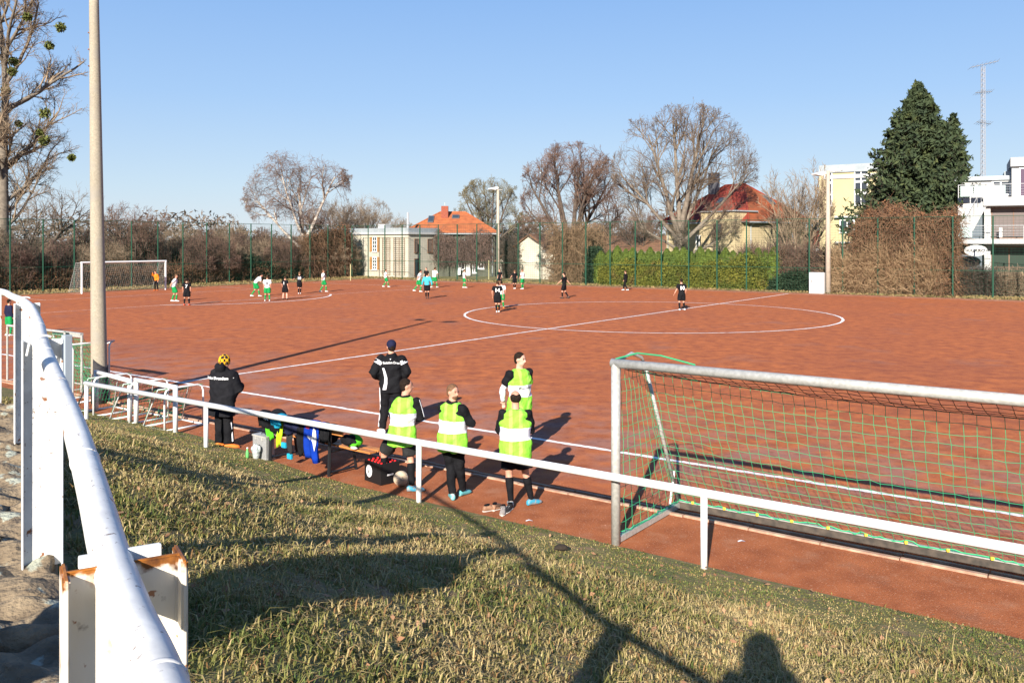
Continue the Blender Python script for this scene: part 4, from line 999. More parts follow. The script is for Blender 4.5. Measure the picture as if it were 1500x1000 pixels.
def balcony_rail(u0, u1, z, d, glass, nseg, side=True):
    mb = MB(); hz = 1.02
    mb.tube([fW.P(u0, z + hz, d), fW.P(u1, z + hz, d)], .032, 6)
    if side: mb.tube([fW.P(u0, z + hz, d), fW.P(u0, z + hz, 0)], .032, 6)
    for i in range(nseg + 1): u = u0 + (u1 - u0) * i / nseg; mb.tube([fW.P(u, z, d), fW.P(u, z + hz, d)], .028, 6)
    for k in range(1, 5): mb.tube([fW.P(u0, z + hz * k / 5, d), fW.P(u1, z + hz * k / 5, d)], .010, 4)
    mb.build('balcony_rail', M_railm, wh)['kind'] = 'stuff'
    for a_i, b_i in glass:
        mb = MB(); fW.slab(mb, u0 + (u1 - u0) * a_i, u0 + (u1 - u0) * b_i, z + .1, z + hz - .08, d - .01, d + .01); mb.build('glass_panel', M_bglass, wh)
balcony_rail(wu(1387) + .1, 15, wz(350), 1.9, [(.02, .11)], 6)
balcony_rail(wu(1404), 15, wz(291), 1.1, [(.01, .07), (.075, .13), (.14, .22)], 6)
mb = MB(); fW.slab(mb, wu(1463), wu(1467.5), wz(348), wz(334), .8, .86); o = mb.build('towel', M_wframe, wh)
# oval sign
root = empty('oval_sign', fW.P(wu(1429), wz(366.5), 2.06), label='white oval sign with dark lettering under the balcony of the white house', cat='sign')
mb = MB(); cO = root.location; oval = [cO + wr * .80 * math.cos(t) + UP * .44 * math.sin(t) for t in np.linspace(0, 2 * math.pi, 32, endpoint=False)]
mb.prism(oval, fW.m * .05); mb.build('board', M_wframe, root)
mb = MB()
for i in range(32):
    t = 2 * math.pi * i / 32; t2 = 2 * math.pi * (i + 1) / 32; f_ = lambda t, k: cO + fW.m * .056 + wr * .80 * k * math.cos(t) + UP * .44 * k * math.sin(t)
    mb.quad(f_(t, .95), f_(t2, .95), f_(t2, .90), f_(t, .90))
mb.build('border', M_black, root)
place_text('lettering', 'RIGARO', .36, M_black, cO + fW.m * .06 - UP * .02, wr, UP, root, bold=.01)
# things outside it
def simple(name, fn, m, loc, label, cat, **k):
    mb = MB(); fn(mb); o = mb.build(name, m, loc=loc, **k); return tag(o, label, cat)
p = fW.P(wu(1463), 0, 1.6); simple('planter_box', lambda mb: mb.box((0, 0, 1.0), 1.5, .5, .75), mat('pale_green_box', (.42, .48, .42), .7), p, 'pale green box on the terrace wall of the white house', 'box')
p = fW.P(wu(1440), 0, 2.6)
tw = empty('terrace_wall', p, label='low white terrace wall in front of the white house', cat='wall'); mb = MB(); fW.slab(mb, wu(1436), 15, -.2, .55, 1.0, 3.0); mb.build('wall', M_whitew, tw)
pl = empty('pallet', fW.P(wu(1488), .55, 1.6), label='upright wooden pallet fence on the terrace at the right edge', cat='pallet')
for i in range(8):
    mb = MB(); fW.slab(mb, wu(1480) + i * .22, wu(1480) + i * .22 + .15, .56, 1.85, 1.62, 1.66); mb.build('slat', mat('pallet_wood', (.42, .30, .18), .8, c2=(.3, .2, .12), ns=6), pl)
mb = MB()
for z in (.8, 1.5): fW.slab(mb, wu(1480), wu(1480) + 1.7, z, z + .1, 1.56, 1.62)
mb.build('crosspiece', mat('pallet_wood', (.42, .3, .18)), pl)

def gutter(root, fc, u0, u1, z, d=.55, pipes=()):
    mb = MB(); mb.tube([fc.P(u0, z, d), fc.P(u1, z, d)], .07, 6); mb.build('gutter', M_zinc, root)
    for u in pipes: mb = MB(); mb.tube([fc.P(u, z, d), fc.P(u, z - .35, .08), fc.P(u, 0, .08)], .05, 6); mb.build('downpipe', M_zinc, root)
gutter(hs, fH, -.4, hL + .4, 5.08, .5, (10.4,))
gutter(yh, fA, -.4, 6.0, 5.98, .55, (.3,)); gutter(yh, fB, -.4, 9.4, 5.98, .55, (8.8, .35))
# ------------------------------------------------------------------ vegetation
M_bark = mat('grey_bark', (.19, .155, .12), .95, c2=(.11, .09, .07), ns=3, bump=.5, bs=12)
M_barkd = mat('dark_bark', (.10, .075, .058), .95, c2=(.06, .046, .038), ns=3, bump=.5, bs=12)
M_twig = mat('bare_twigs', (.18, .135, .095), .9, c2=(.10, .07, .052), ns=.8)
M_twigr = mat('reddish_twigs', (.185, .115, .080), .9, c2=(.10, .06, .05), ns=.8)
M_twigl = mat('pale_twigs', (.27, .20, .135), .9, c2=(.17, .12, .08), ns=.7)
M_twigg = mat('olive_twigs', (.20, .17, .10), .9, c2=(.13, .11, .065), ns=.7)
M_birch = mat('birch_bark', (.40, .36, .31), .8, c2=(.15, .11, .09), ns=2.2, lo=.42, hi=.62, stretch=(1, 1, 2.5))
M_mist = mat('mistletoe_leaf', (.12, .13, .03), .8, c2=(.07, .085, .02), ns=2)
M_deadv = mat('dry_vine', (.22, .13, .075), .95, c2=(.12, .065, .04), ns=.9, lo=.35, hi=.65)
M_deadl = mat('dry_leaves', (.20, .095, .045), .95, c2=(.10, .052, .03), ns=1.1, lo=.35, hi=.65)
M_strand = mat('pale_strand', (.38, .26, .15), .95, c2=(.24, .155, .085), ns=1.5)
M_thuja = mat('thuja_green', (.10, .135, .018), .85, c2=(.06, .09, .015), ns=.9, transl=.1)
M_thujal = mat('thuja_olive', (.17, .165, .022), .85, c2=(.095, .11, .018), ns=.7, transl=.1, c3=(.15, .10, .03), ns3=.6, lo3=.55, hi3=.7)
M_ever = mat('dark_evergreen', (.022, .040, .018), .8, c2=(.014, .026, .012), ns=.9)
M_con = mat('conifer_needles', (.038, .055, .022), .85, c2=(.022, .036, .017), ns=.7, c3=(.065, .078, .026), ns3=1.3, lo3=.5, hi3=.72)
A3 = np.array
def env_(cx, cy, cz, rx, ry, rz): return (A3([cx, cy, cz], float), A3([rx, ry, rz], float))
def pos(x, Y): return Vector(((x - 750) / F * Y, Y, 0))

# big tree at the far left, with mistletoe
geo = tree_geo(11, 30, .62, env_(0, 0, 16.5, 8.2, 7, 15), [(26, .16, (35, 75), 8.0, 9, .09, .07, .15), (10, .12, (25, 60), 3.0, 6, .12, .05, .1), (9, .15, (22, 55), 1.3, 5, .15, .02, 0), (5, .12, (20, 60), .6, 2, .18, .0, 0)], trunk_frac=.93, wander=.03, trunk_pts=12, rmin=.014)
p = pos(3, 85.); tr, tips = make_tree('tall_tree', p, geo, M_bark, M_twigl, 'tall bare tree with mistletoe balls at the left edge of the photo')
r = np.random.default_rng(4)
for i, (x, y) in enumerate([(72, 67), (18, 105), (9, 132), (27, 181), (66, 166), (58, 194), (65, 206), (105, 231), (20, 90), (88, 40), (40, 25)]):
    c = AT(x, y, 85. + r.uniform(-1.5, .5)) - p; R_ = r.uniform(.32, .55); C = r.normal(size=(170, 3)); C /= np.linalg.norm(C, axis=1, keepdims=True); C *= (r.random((170, 1)) ** .4) * R_
    V, f = quads_np(r, C + A3(c), .17, ratio=2.2); link_mesh('mistletoe', np_mesh('mistletoe', V, f), M_mist, tr)
geo = tree_geo(12, 14, .30, env_(4.5, 0, 6.0, 5.5, 4, 4.5), [(9, .3, (25, 60), 3.2, 7, .12, .08, .1), (8, .2, (25, 60), 1.5, 5, .15, .04, 0), (7, .1, (20, 60), .7, 4, .2, .02, 0)], wander=.05, forks=[((0, 0, 0), (.62, 0, .6), 7.5, .30), ((0, .2, 0), (.1, .1, 1), 5.5, .2)])
make_tree('leaning_tree', pos(24, 80.), geo, M_barkd, M_twig, 'dark leaning tree with forked trunk behind the fence left of the pole')
# birch
geo = tree_geo(21, 14, .33, env_(-.8, 0, 9.4, 6.0, 4, 5.4), [(8, .3, (20, 55), 3.4, 7, .09, .03, .1), (7, .2, (25, 60), 1.8, 6, .12, -.04, 0), (6, .15, (25, 65), 1.0, 5, .15, -.12, 0), (4, .1, (20, 60), .7, 4, .15, -.18, 0)], wander=.06, forks=[((0, 0, 0), (-.16, 0, 1), 10.5, .34), ((.3, .2, 0), (-.02, .1, 1), 6.0, .26), ((-.5, 0, 3.4), (-.95, 0, 1), 7.0, .17), ((.2, 0, 4.6), (.45, 0, 1), 7.5, .22), ((-.6, 0, 5.5), (-.3, -.2, 1), 6.5, .15)], rmin=.011)
make_tree('birch_tree', pos(447, 98.), geo, M_birch, mat('birch_twigs', (.17, .115, .09), .9, c2=(.13, .085, .07), ns=.5, lo=.5, hi=.7), 'white barked birch with several forked stems behind the far left corner')
specs = [
 (31, 'round_tree', pos(716, 116.), 12.9, .34, env_(0, 0, 7.9, 4.1, 4, 5.1), M_barkd, M_twigg, 'round crowned bare tree behind the orange roofed house'),
 (32, 'oak_tree', pos(836, 91.), 14.4, .55, env_(.1, 0, 8.9, 5.4, 5, 5.7), M_barkd, M_twigr, 'broad dark bare oak with low heavy limbs, right of the middle floodlight'),
 (33, 'walnut_tree', pos(997, 82.), 17.0, .50, env_(.4, 0, 10.4, 6.9, 6, 6.7), M_bark, M_twig, 'largest bare tree, grey trunk, in front of the yellow house'),
 (34, 'small_tree', pos(936, 118.), 9.6, .16, env_(0, 0, 5.6, 3.9, 3, 4.3), M_barkd, M_twigr, 'small reddish bare tree behind the hedge between the two big trees'),
 (36, 'background_tree', pos(528, 124.), 11, .22, env_(0, 0, 6.3, 5.0, 4, 4.8), M_bark, M_twigl, 'pale bare tree behind the flat roofed annexe'),
 (37, 'background_tree', pos(491, 116.), 11, .22, env_(0, 0, 6.0, 3.8, 3.5, 5.0), M_barkd, M_twig, 'dark bare tree between the birch and the flat roofed annexe'),
 (38, 'background_tree', pos(572, 135.), 9, .18, env_(0, 0, 5.2, 3.4, 3, 3.9), M_bark, M_twigl, 'small pale bare tree behind the flue pipe of the annexe'),
 (39, 'background_tree', pos(197, 84.), 7.5, .22, env_(0, 0, 4.4, 4.2, 3, 3.9), M_barkd, M_twigr, 'bushy bare tree rising above the thicket just right of the pole'),
]
for sd_, nm, p, H, r_, ev, bk, tw, lab in specs:
    big = H > 12; s_ = H / 14.5
    lv = [(8, .22, (25, 60), 3.6 * s_, 7, .09, .04, .12), (7, .2, (25, 58), 1.9 * s_, 6, .11, .04, .05), (6, .15, (22, 55), .95 * s_, 5, .14, .03, 0), (3, .15, (20, 55), .6 * s_, 2, .15, .0, 0)]
    if not big: lv = [(11, .25, (25, 60), 4.2 * s_, 6, .10, .05, .15), (8, .2, (25, 55), 2.0 * s_, 5, .13, .04, .05), (6, .12, (22, 60), 1.1 * s_, 4, .16, .02, 0)]
    if nm == 'oak_tree':
        fk = [((0, 0, 0), (0, 0, 1), 4.2, .62)] + [((.1 * c_, 0, z_), (x_, y_, u_), l_, w_) for c_, z_, x_, y_, u_, l_, w_ in ((-1, 2.8, -.62, 0, 1, 8.5, .30), (0, 3, .05, -.2, 1, 9.5, .34), (1, 3, .62, .2, 1, 8.6, .28), (-1, 2.3, -1.35, -.2, .50, 5.6, .20), (1, 2.4, 1.35, .2, .55, 5.4, .19), (0, 3.1, -.25, .6, 1, 9, .26), (0, 3.1, .3, -.6, 1, 9, .25), (-1, 2.9, -1.0, .3, .9, 7.0, .20), (1, 2.9, 1.0, -.3, .9, 7.0, .20), (-1, 3.3, -.3, -.2, 1, 9.3, .24), (1, 3.3, .35, .1, 1, 9.3, .22))]
    elif nm == 'walnut_tree':
        fk = [((0, 0, 0), (0, 0, 1), 6.2, .46)] + [((0, 0, z_), (x_, y_, u_), l_, w_) for z_, x_, y_, u_, l_, w_ in ((4.4, -.42, 0, 1, 10.2, .27), (5.2, .22, -.1, 1, 10.6, .30), (3.8, .85, -.1, .95, 8.0, .23), (5.5, -.1, .3, 1, 10.6, .27), (4.0, -.85, 0, .95, 8.8, .21), (2.6, 1.2, -.3, .5, 5.4, .17), (5.0, .5, .3, 1, 10, .2), (3.2, -1.15, .2, .8, 6.0, .15))]
        lv = [(8, .2, (22, 52), 4.0, 8, .08, .06, .15), (7, .2, (22, 50), 2.1, 6, .10, .04, .05), (6, .15, (20, 50), 1.05, 5, .12, .03, 0), (3, .15, (20, 50), .6, 2, .14, 0, 0)]
    elif nm == 'round_tree':
        fk = [((0, 0, 0), (0, 0, 1), 4.5, .36)] + [((0, 0, 3.2), (x_, y_, u_), l_, .2) for x_, y_, u_, l_ in ((-.5, 0, 1, 8.5), (.45, 0, 1, 8.5), (0, .3, 1, 9.3), (-1.05, .1, .8, 6.5), (1.05, -.1, .8, 6.5), (.1, -.4, 1, 9.2), (-.25, -.1, 1, 9))]
    else: fk = [((0, 0, 0), (0, 0, 1), H * .5, r_)] + [((0, 0, H * .22), (math.cos(a_) * .7, math.sin(a_) * .7, 1), H * .62, r_ * .5) for a_ in np.arange(0, 6.2, 1.05)]
    geo = tree_geo(sd_, H, r_, ev, lv, forks=fk, wander=.045, rmin=.012, fk_end=.22)
    make_tree(nm, p, geo, bk, tw, lab)
# multi stemmed tree left of the right floodlight
r = random.Random(6)
fk = [((r.uniform(-.5, .5), r.uniform(-.4, .4), 0), (r.uniform(-.38, .38), r.uniform(-.3, .3), 1), r.uniform(6.5, 11.0), r.uniform(.08, .15)) for i in range(11)]
geo = tree_geo(41, 12, .2, env_(0, 0, 6.4, 3.5, 3, 6.6), [(10, .15, (18, 45), 2.6, 6, .08, .08, .2), (6, .15, (20, 45), 1.3, 5, .10, .06, .1), (5, .1, (20, 50), .7, 4, .12, .04, 0)], forks=fk, wander=.05, rmin=.014)
make_tree('multi_stem_tree', pos(1166, 80.), geo, M_twigl, M_twigl, 'bare tree with many upright stems left of the right floodlight pole')

# bare shrubs behind the left fence: three kinds, copied
def shrub_geo(seed, H, W):
    r = random.Random(seed)
    fk = [((r.uniform(-.9, .9), r.uniform(-.6, .6), 0), (r.uniform(-.75, .75), r.uniform(-.4, .4), 1), H * r.uniform(.5, .95), r.uniform(.03, .07)) for i in range(16)]
    return tree_geo(seed, H, .1, env_(0, 0, H * .46, W, 2.2, H * .62), [(10, .08, (20, 65), 2.0, 6, .14, .03, .05), (8, .1, (20, 60), 1.0, 4, .16, .02, 0), (4, .1, (20, 60), .55, 2, .18, 0, 0)], forks=fk, wander=.12, rmin=.013, trunk_pts=6)
protos = []; USED = set()
LABS = ['bare brown thicket shrub behind the left fence', 'dense bare thicket shrub behind the left fence', 'pale bare thicket shrub behind the left fence']
mats_ = [(M_barkd, M_twigr), (M_barkd, M_twig), (M_twigl, M_twigl)]
def copy_tree(o):
    c = o.copy(); col.objects.link(c)
    for ch in o.children:
        d = ch.copy(); col.objects.link(d); d.parent = c
    return c
for k in range(3): protos.append([shrub_geo(60 + k, (5.6, 5.0, 6.2)[k], (2.9, 3.1, 2.6)[k]), None])
rr = random.Random(9); i = 0
for row, (off, sc0) in enumerate(((2.0, .76), (4.8, .92), (8.5, 1.02))):
    u = -1.0 if row == 0 else -5.
    while u < 46:
        k = rr.choice((0, 0, 1, 2)); s = sc0 * rr.uniform(.82, 1.06)
        if row == 0 and 20 < u < 33 : s *= .5
        if row == 1 and 24 < u < 31 : s *= .75
        p = FC - N2 * u + T2 * (off + rr.uniform(-.6, .6))
        if protos[k][1] is None:
            o, _ = make_tree('bare_shrub', p, protos[k][0], *mats_[k], LABS[k], 'shrub', ('bare brown shrubs', 'dense bare shrubs', 'pale bare shrubs')[k] + ' behind the left fence'); protos[k][1] = o
        else: o = copy_tree(protos[k][1]); o.location = p
        ords = ['corner', 'first', 'second', 'third', 'fourth', 'fifth', 'sixth', 'seventh', 'eighth', 'ninth', 'tenth', 'eleventh', 'twelfth', 'thirteenth', 'fourteenth', 'fifteenth', 'sixteenth', 'seventeenth', 'eighteenth', 'nineteenth']
        k2 = ''
        kf = int(max(0, min(19, round((u + .3) / 2.63))))
        o['label'] = ('brown', 'dense dark', 'pale')[k] + ' bare shrub in the ' + ('front', 'middle', 'back')[row] + ' row behind the ' + ords[kf] + ' post of the left fence'
        while o['label'] in USED: o['label'] = o['label'].replace(' bare shrub', ' bare bushy shrub', 1) if 'bushy' not in o['label'] else o['label'].replace('bushy', 'leaning', 1)
        USED.add(o['label'])
        o.rotation_euler = (0, 0, rr.choice((.0, 3.14)) + rr.uniform(-.4, .4) - .9); o.scale = (s, s, s); i += 1
        u += 3.7 * s * rr.uniform(.8, 1.35)
# low undergrowth along that fence
def leafmass(name, rng, boxfun, n, size, m, label, cat='bush', parent=None, ratio=1.6, kind=None, strands=0, sm=None, slen=1.2, loc=Vector((0, 0, 0)), droop=-.3):
    C = boxfun(rng, n)
    parts = [quads_np(rng, C, rng.uniform(size * .6, size * 1.3, n), ratio=ratio)]
    V, f = merge(parts)
    if parent is None:
        root = empty(name, loc, label=label, cat=cat)
    else: root = parent
    o = link_mesh('foliage', np_mesh('foliage', V - A3(root.location), f), m, root); o['kind'] = 'stuff'
    if strands:
        b = boxfun(rng, strands); d = rng.normal(size=(strands, 3)) * .6; d[:, 2] += droop; d /= np.linalg.norm(d, axis=1, keepdims=True)
        P, R = grow(rng, b, d, rng.uniform(.4, 1., strands) * slen, np.full(strands, .018), np.full(strands, .011), 3, .3, droop * .25)
        V, f = tubes_np(P, R, 3); o = link_mesh('stems', np_mesh('stems', V - A3(root.location), f), sm or M_strand, root); o['kind'] = 'stuff'
    return root
def box_fun(O, a, la, b, lb, z0, z1, top=None, shell=0., edge=.0):
    """random points in a box; ragged top"""
    O = A3(O); a_ = A3(a); b_ = A3(b)
    def f(rng, n):
        u = rng.random(n); v = rng.random(n); w = rng.random(n)
        if shell > 0: v = np.where(rng.random(n) < shell, v ** 3, v)
        hx = (top(u) if top is not None else np.ones(n)); hx = hx * (1 + .08 * np.sin(u * 23 + v * 5) + .05 * np.sin(u * 61))
        z = z0 + (z1 - z0) * w * hx
        o = rng.normal(size=(n, 3)) * edge
        return O + a_ * (u * la)[:, None] + b_ * (v * lb)[:, None] + A3([0, 0, 1.]) * z[:, None] + o
    return f
rg = np.random.default_rng(77)
leafmass('undergrowth', rg, box_fun(FC - N2 * 47 + T2 * .4, N2, 47, T2, 1.8, 0, 1.5, edge=.1), 7000, .13, M_deadl, 'brown leafy undergrowth and dry stems at the foot of the left fence', 'undergrowth', strands=7000, sm=M_deadv, slen=1.3, droop=.5)
leafmass('evergreen_bush', rg, box_fun(FC - N2 * 15.5 + T2 * .5, N2, 9., T2, 2., 0, 2.6, top=lambda u: .75 + .3 * np.sin(u * 5 + 1), edge=.12), 13000, .16, M_ever, 'dark evergreen bush behind the fence left of the birch', ratio=1.4)
leafmass('dry_creeper', rg, box_fun(FC - N2 * 6.2 + T2 * .3, N2, 6.8, T2, 1.6, 0, 5.6, top=lambda u: .82 + .22 * u, edge=.15), 9000, .13, M_deadl, 'tall mass of reddish brown creeper on the fence at the far left corner', 'creeper', strands=9000, sm=M_deadv, slen=1.6, droop=-.7)
# creeper hanging over the house front
leafmass('house_creeper', rg, box_fun(fH.P(hu_(622), 2.0, .12), -hA, hu_(719) - hu_(622), -hB, .7, 0, 3.1, top=lambda u: .95 + .15 * np.sin(u * 9), edge=.12), 2500, .10, M_twigr, 'tangle of bare creeper stems hanging on the front of the orange roofed house', 'creeper', strands=4600, sm=mat('creeper_stems', (.20, .13, .105), .95, c2=(.12, .08, .07), ns=1), slen=1.5, droop=-.6)
# vine covered trunk mass left of the hedge
vp = pos(845, 88)
def blob(c, rx, ry, z0, z1, edge=.1, taper=.4):
    def f(rng, n):
        a = rng.uniform(0, 2 * np.pi, n); q = np.sqrt(rng.random(n)); w = rng.random(n)
        k = (1 - taper * w ** 1.5) * (1 + .12 * np.sin(a * 3 + w * 4))
        return np.stack([c[0] + rx * q * k * np.cos(a), c[1] + ry * q * k * np.sin(a), z0 + (z1 - z0) * w], -1) + rng.normal(size=(n, 3)) * edge
    return f
leafmass('vine_thicket', rg, blob(vp, 2.9, 1.8, 0, 5.6, .35, .15), 2000, .11, M_deadv, 'pale dry vines hanging like a curtain below the oak', 'creeper', strands=5200, sm=mat('vine_strand', (.30, .20, .115), .95, c2=(.16, .10, .06), ns=1.2), slen=2.0, droop=-.55)
leafmass('ivy_bush', rg, blob(pos(872, 85.5), 1.3, 1.2, 0, 3.6, .12, .5), 5000, .12, M_ever, 'dark ivy bush at the left end of the green hedge', 'bush')
leafmass('bare_hedge', rg, box_fun(TN(4.5 + 15.0, 73.0), T2, 9, N2, 2.2, 0, 3.2, edge=.2), 3500, .10, M_deadv, 'bare tangled bushes in front of the cream gable building', 'bush', strands=8000, sm=M_twigr, slen=1.4, droop=.5)
# climbing stems on the gable wall
gf = box_fun(gk + T2 * 5.6 - N2 * .1, T2, 2.2, -N2, .3, 0, 4.0, edge=.15)
leafmass('climbing_stems', rg, gf, 600, .10, M_deadl, 'bare climbing stems on the wall of the cream gable building', 'creeper', strands=1500, sm=M_barkd, slen=1.6, droop=.5)
leafmass('background_bushes', rg, box_fun(pos(700, 122), Vector((1, 0, 0)), 32, Vector((0, 1, 0)), 5, 0, 6.0, top=lambda u: .8 + .25 * np.sin(u * 14), edge=.3), 5000, .3, M_twigr, 'row of brown bushes beyond the gable building and below the oak', 'bush', strands=6500, sm=M_twig, slen=2.2, droop=.6)

# evergreen hedge: a row of pointed thujas and a lower olive front
hedge = empty('thuja_hedge', TN(11, 72.6), label='green thuja hedge with pointed tops behind the right half of the fence', cat='hedge')
def thuja(seed, H, R0, n=4000, size=.125):
    r = np.random.default_rng(seed); a = r.uniform(0, 2 * np.pi, n); w = r.random(n) ** .8; q = r.random(n) ** .33
    prof = R0 * np.where(w < .78, 1 - .10 * w, np.clip((1 - w) / .22, 0, 1) ** .8 * .92)
    prof = prof * (1 + .14 * np.sin(a * 5 + w * 13) + .10 * np.sin(a * 9 - w * 21))
    C = np.stack([prof * q * np.cos(a), prof * q * np.sin(a), H * w], -1)
    V, f = quads_np(r, C, r.uniform(size * .6, size * 1.4, n), ratio=2.2, nrm=np.stack([np.cos(a), np.sin(a), a * 0], -1)); return np_mesh('hedge_plant', V, f)
th = [thuja(i, 3.35, .62) for i in range(4)]
for m_ in th: m_.materials.append(M_thuja)
# x from 878 to 1137 in the photo
ta = TN(0, 73.4); s_l = []
t0_ = -0.4; cnt = 22
for i in range(cnt):
    kx = (880 + (1134 - 880) * i / (cnt - 1) - 750) / F
    base = TN(0, 73.2); s = (base.x - kx * base.y) / (kx * T2.y - T2.x)
    o = bpy.data.objects.new('hedge_plant', th[i % 4]); col.objects.link(o); o.parent = hedge; o.location = TN(s + rr.uniform(-.1, .1), 73.2 + rr.uniform(-.1, .1)) - hedge.location; o.rotation_euler = (0, 0, rr.uniform(0, 6)); z_ = rr.uniform(.92, 1.1); o.scale = (1.08, 1.08, z_)
def frm(x, n0):
    kx = (x - 750) / F; base = TN(0, n0); return (base.x - kx * base.y) / (kx * T2.y - T2.x)
s1 = frm(878, 72.2); s2 = frm(1120, 72.2)
for i, (xa, xb, hh) in enumerate(((878, 905, 1.95), (902, 945, 2.3), (940, 985, 2.1), (980, 1030, 2.05), (1025, 1072, 2.25), (1066, 1122, 2.7))):
    a_t, b_t = frm(xa, 72.1), frm(xb, 72.1)
    leafmass('clipped_bush', rg, box_fun(TN(b_t, 71.85), T2, abs(a_t - b_t), N2, 1.0, 0, hh, top=lambda u: .80 + .28 * np.sin(u * 3.14), shell=.5, edge=.10), 5200, .10, M_thujal,
             ['leftmost olive green bush in front of the thuja hedge', 'second olive green bush from the left in front of the thuja hedge', 'third olive green bush from the left in front of the thuja hedge', 'third olive green bush from the right in front of the thuja hedge', 'second olive green bush from the right in front of the thuja hedge', 'tallest olive green bush at the right end of the thuja hedge'][i], 'bush', ratio=2.0)
leafmass('laurel_bush', rg, box_fun(TN(frm(1190, 72.), 71.8), T2, 3.6, N2, 1.2, 0, 1.6, top=lambda u: .75 + .3 * np.sin(u * 4), edge=.1), 6000, .12, M_ever, 'low dark green bush between the olive hedge and the white cabinet', ratio=1.4)
# big brown overgrown hedge below the conifer
xa, xb = 1250, 1402
leafmass('brown_hedge', rg, box_fun(TN(frm(xb, 72.4), 72.0), T2, abs(frm(xa, 72.4) - frm(xb, 72.4)), N2, 2.6, 0, 6.25, top=lambda u: 1 - .06 * np.sin(u * 7) - .10 * np.clip(u - .8, 0, 1) * 5, shell=.55, edge=.12), 20000, .125, M_deadl, 'big reddish brown overgrown hedge below the dark conifer', 'hedge', strands=12000, sm=M_deadv, slen=1.5, droop=-.6)
leafmass('dry_shrub', rg, box_fun(TN(frm(1372, 71.9), 71.75), T2, 7.6, N2, .9, 0, 3.6, top=lambda u: .9 - .2 * u + .1 * np.sin(u * 14), edge=.2), 1500, .08, M_deadv, 'pale dry upright shrub stems in front of the brown hedge', 'shrub', strands=9000, sm=M_strand, slen=1.6, droop=.7)
leafmass('brushwood_heap', rg, blob(pos(1420, 66.5), 2.3, .9, 0, 1.75, .1, .3), 900, .1, M_deadl, 'heap of cut brushwood behind the fence in front of the white house', 'brushwood', strands=3500, sm=M_barkd, slen=1.3, droop=.05)
leafmass('garden_shrub', rg, blob(pos(1478, 66.5), 1.5, .8, 0, 1.5, .1, .3), 900, .1, M_twigg, 'grey bare shrub below the terrace at the right edge', 'shrub', strands=2000, sm=M_twigl, slen=1.0, droop=.4)
leafmass('yard_bushes', rg, box_fun(TN(frm(1252, 74.), 73.5), T2, 6.5, N2, 2.2, 0, 2.2, edge=.2), 2500, .12, M_deadv, 'low brown bushes behind the cabinet and the right floodlight pole', 'bush', strands=4000, sm=M_twigl, slen=1.1, droop=.5)
# conifer
cp_ = pos(1345, 76.); rc = np.random.default_rng(15)
con = empty('conifer', cp_, label='big dark green conifer with ragged pointed top above the brown hedge', cat='tree')
def conifer_part(rng, apex, zb, Rb, nb, per):
    """apex (x,y,z) top; radius grows to Rb at height zb"""
    n = nb; w = rng.random(n) ** .75; az = rng.uniform(0, 2 * np.pi, n)
    L = Rb * (w ** .88) * rng.uniform(.55, 1.18, n) * (1 + .14 * np.sin(az * 4 + w * 9)) + .12
    z = apex[2] - (apex[2] - zb) * w
    d = np.stack([np.cos(az), np.sin(az), rng.uniform(.05, .55, n)], -1); d /= np.linalg.norm(d, axis=1, keepdims=True)
    b = np.stack([np.full(n, apex[0]), np.full(n, apex[1]), z - L * .18], -1)
    P, R = grow(rng, b, d, L, np.full(n, .05), np.full(n, .015), 6, .06, .05)
    tb = tubes_np(P[:, 3:], R[:, 3:], 3)
    t = rng.random((n, per)) ** .55; x = t * 5; i = np.minimum(x.astype(int), 4); f = (x - i)[..., None]
    idx = np.arange(n)[:, None]; C = P[idx, i] * (1 - f) + P[idx, i + 1] * f
    spread = (.50 * (1.12 - t) * np.minimum(1, L[:, None] / 2.0) + .07)[..., None]
    C = C + rng.normal(size=C.shape) * spread * A3([.8, .8, .55]); C = C.reshape(-1, 3)
    nr = np.repeat(np.stack([np.cos(az), np.sin(az), np.full(n, .8)], -1), per, axis=0)
    V, f = quads_np(rng, C, rng.uniform(.13, .27, len(C)), ratio=2.6, nrm=nr * .35)
    return tb, (V, f)
za = CAMZ + (355 - 122) / F * 76
ws = []; fs = []
for apx_, zb, Rb, nb, per in (((0, 0, za), 3.2, 6.6, 1400, 40), ((3.35, .6, za - 2.6), 5, 2.9, 330, 34), ((-1.1, -.5, za - 1.6), 6, 2.6, 260, 34), ((1.1, .3, za - 1.2), 7, 2.2, 200, 34)):
    tb, fl = conifer_part(rc, apx_, zb, Rb, nb, per); ws.append(tb); fs.append(fl)
V, f = merge(ws); link_mesh('branches', np_mesh('branches', V, f), M_barkd, con)['kind'] = 'stuff'
V, f = merge(fs); link_mesh('foliage', np_mesh('foliage', V, f), M_con, con)['kind'] = 'stuff'
mb = MB(); mb.tube([(0, 0, -.2), (0, 0, 8), (0, 0, za - .3)], [.45, .28, .03], 8); mb.build('trunk', M_barkd, con, off=(0, 0, 0))
# far woodland beyond the meadow
rw = np.random.default_rng(3); n = 55000
X = rw.uniform(-260, 150, n); Y = 150 + 40 * rw.random(n) - X * .10
hh = 6.2 + 2.2 * np.sin(X * .06) + 1.6 * np.sin(X * .19 + 1) + 1.2 * np.sin(X * .47) + .8 * np.sin(X * 1.1)
C = np.stack([X, Y, hh * rw.random(n) ** .8], -1)
V, f = quads_np(rw, C, rw.uniform(.2, .5, n), ratio=3.4)
o = link_mesh('far_woodland', np_mesh('far_woodland', V, f), mat('woodland', (.12, .085, .065), .95, c2=(.075, .06, .045), ns=.05, c3=(.16, .12, .08), ns3=.11)); tag(o, 'far brown winter woodland beyond the meadow', 'woodland', kind='stuff')
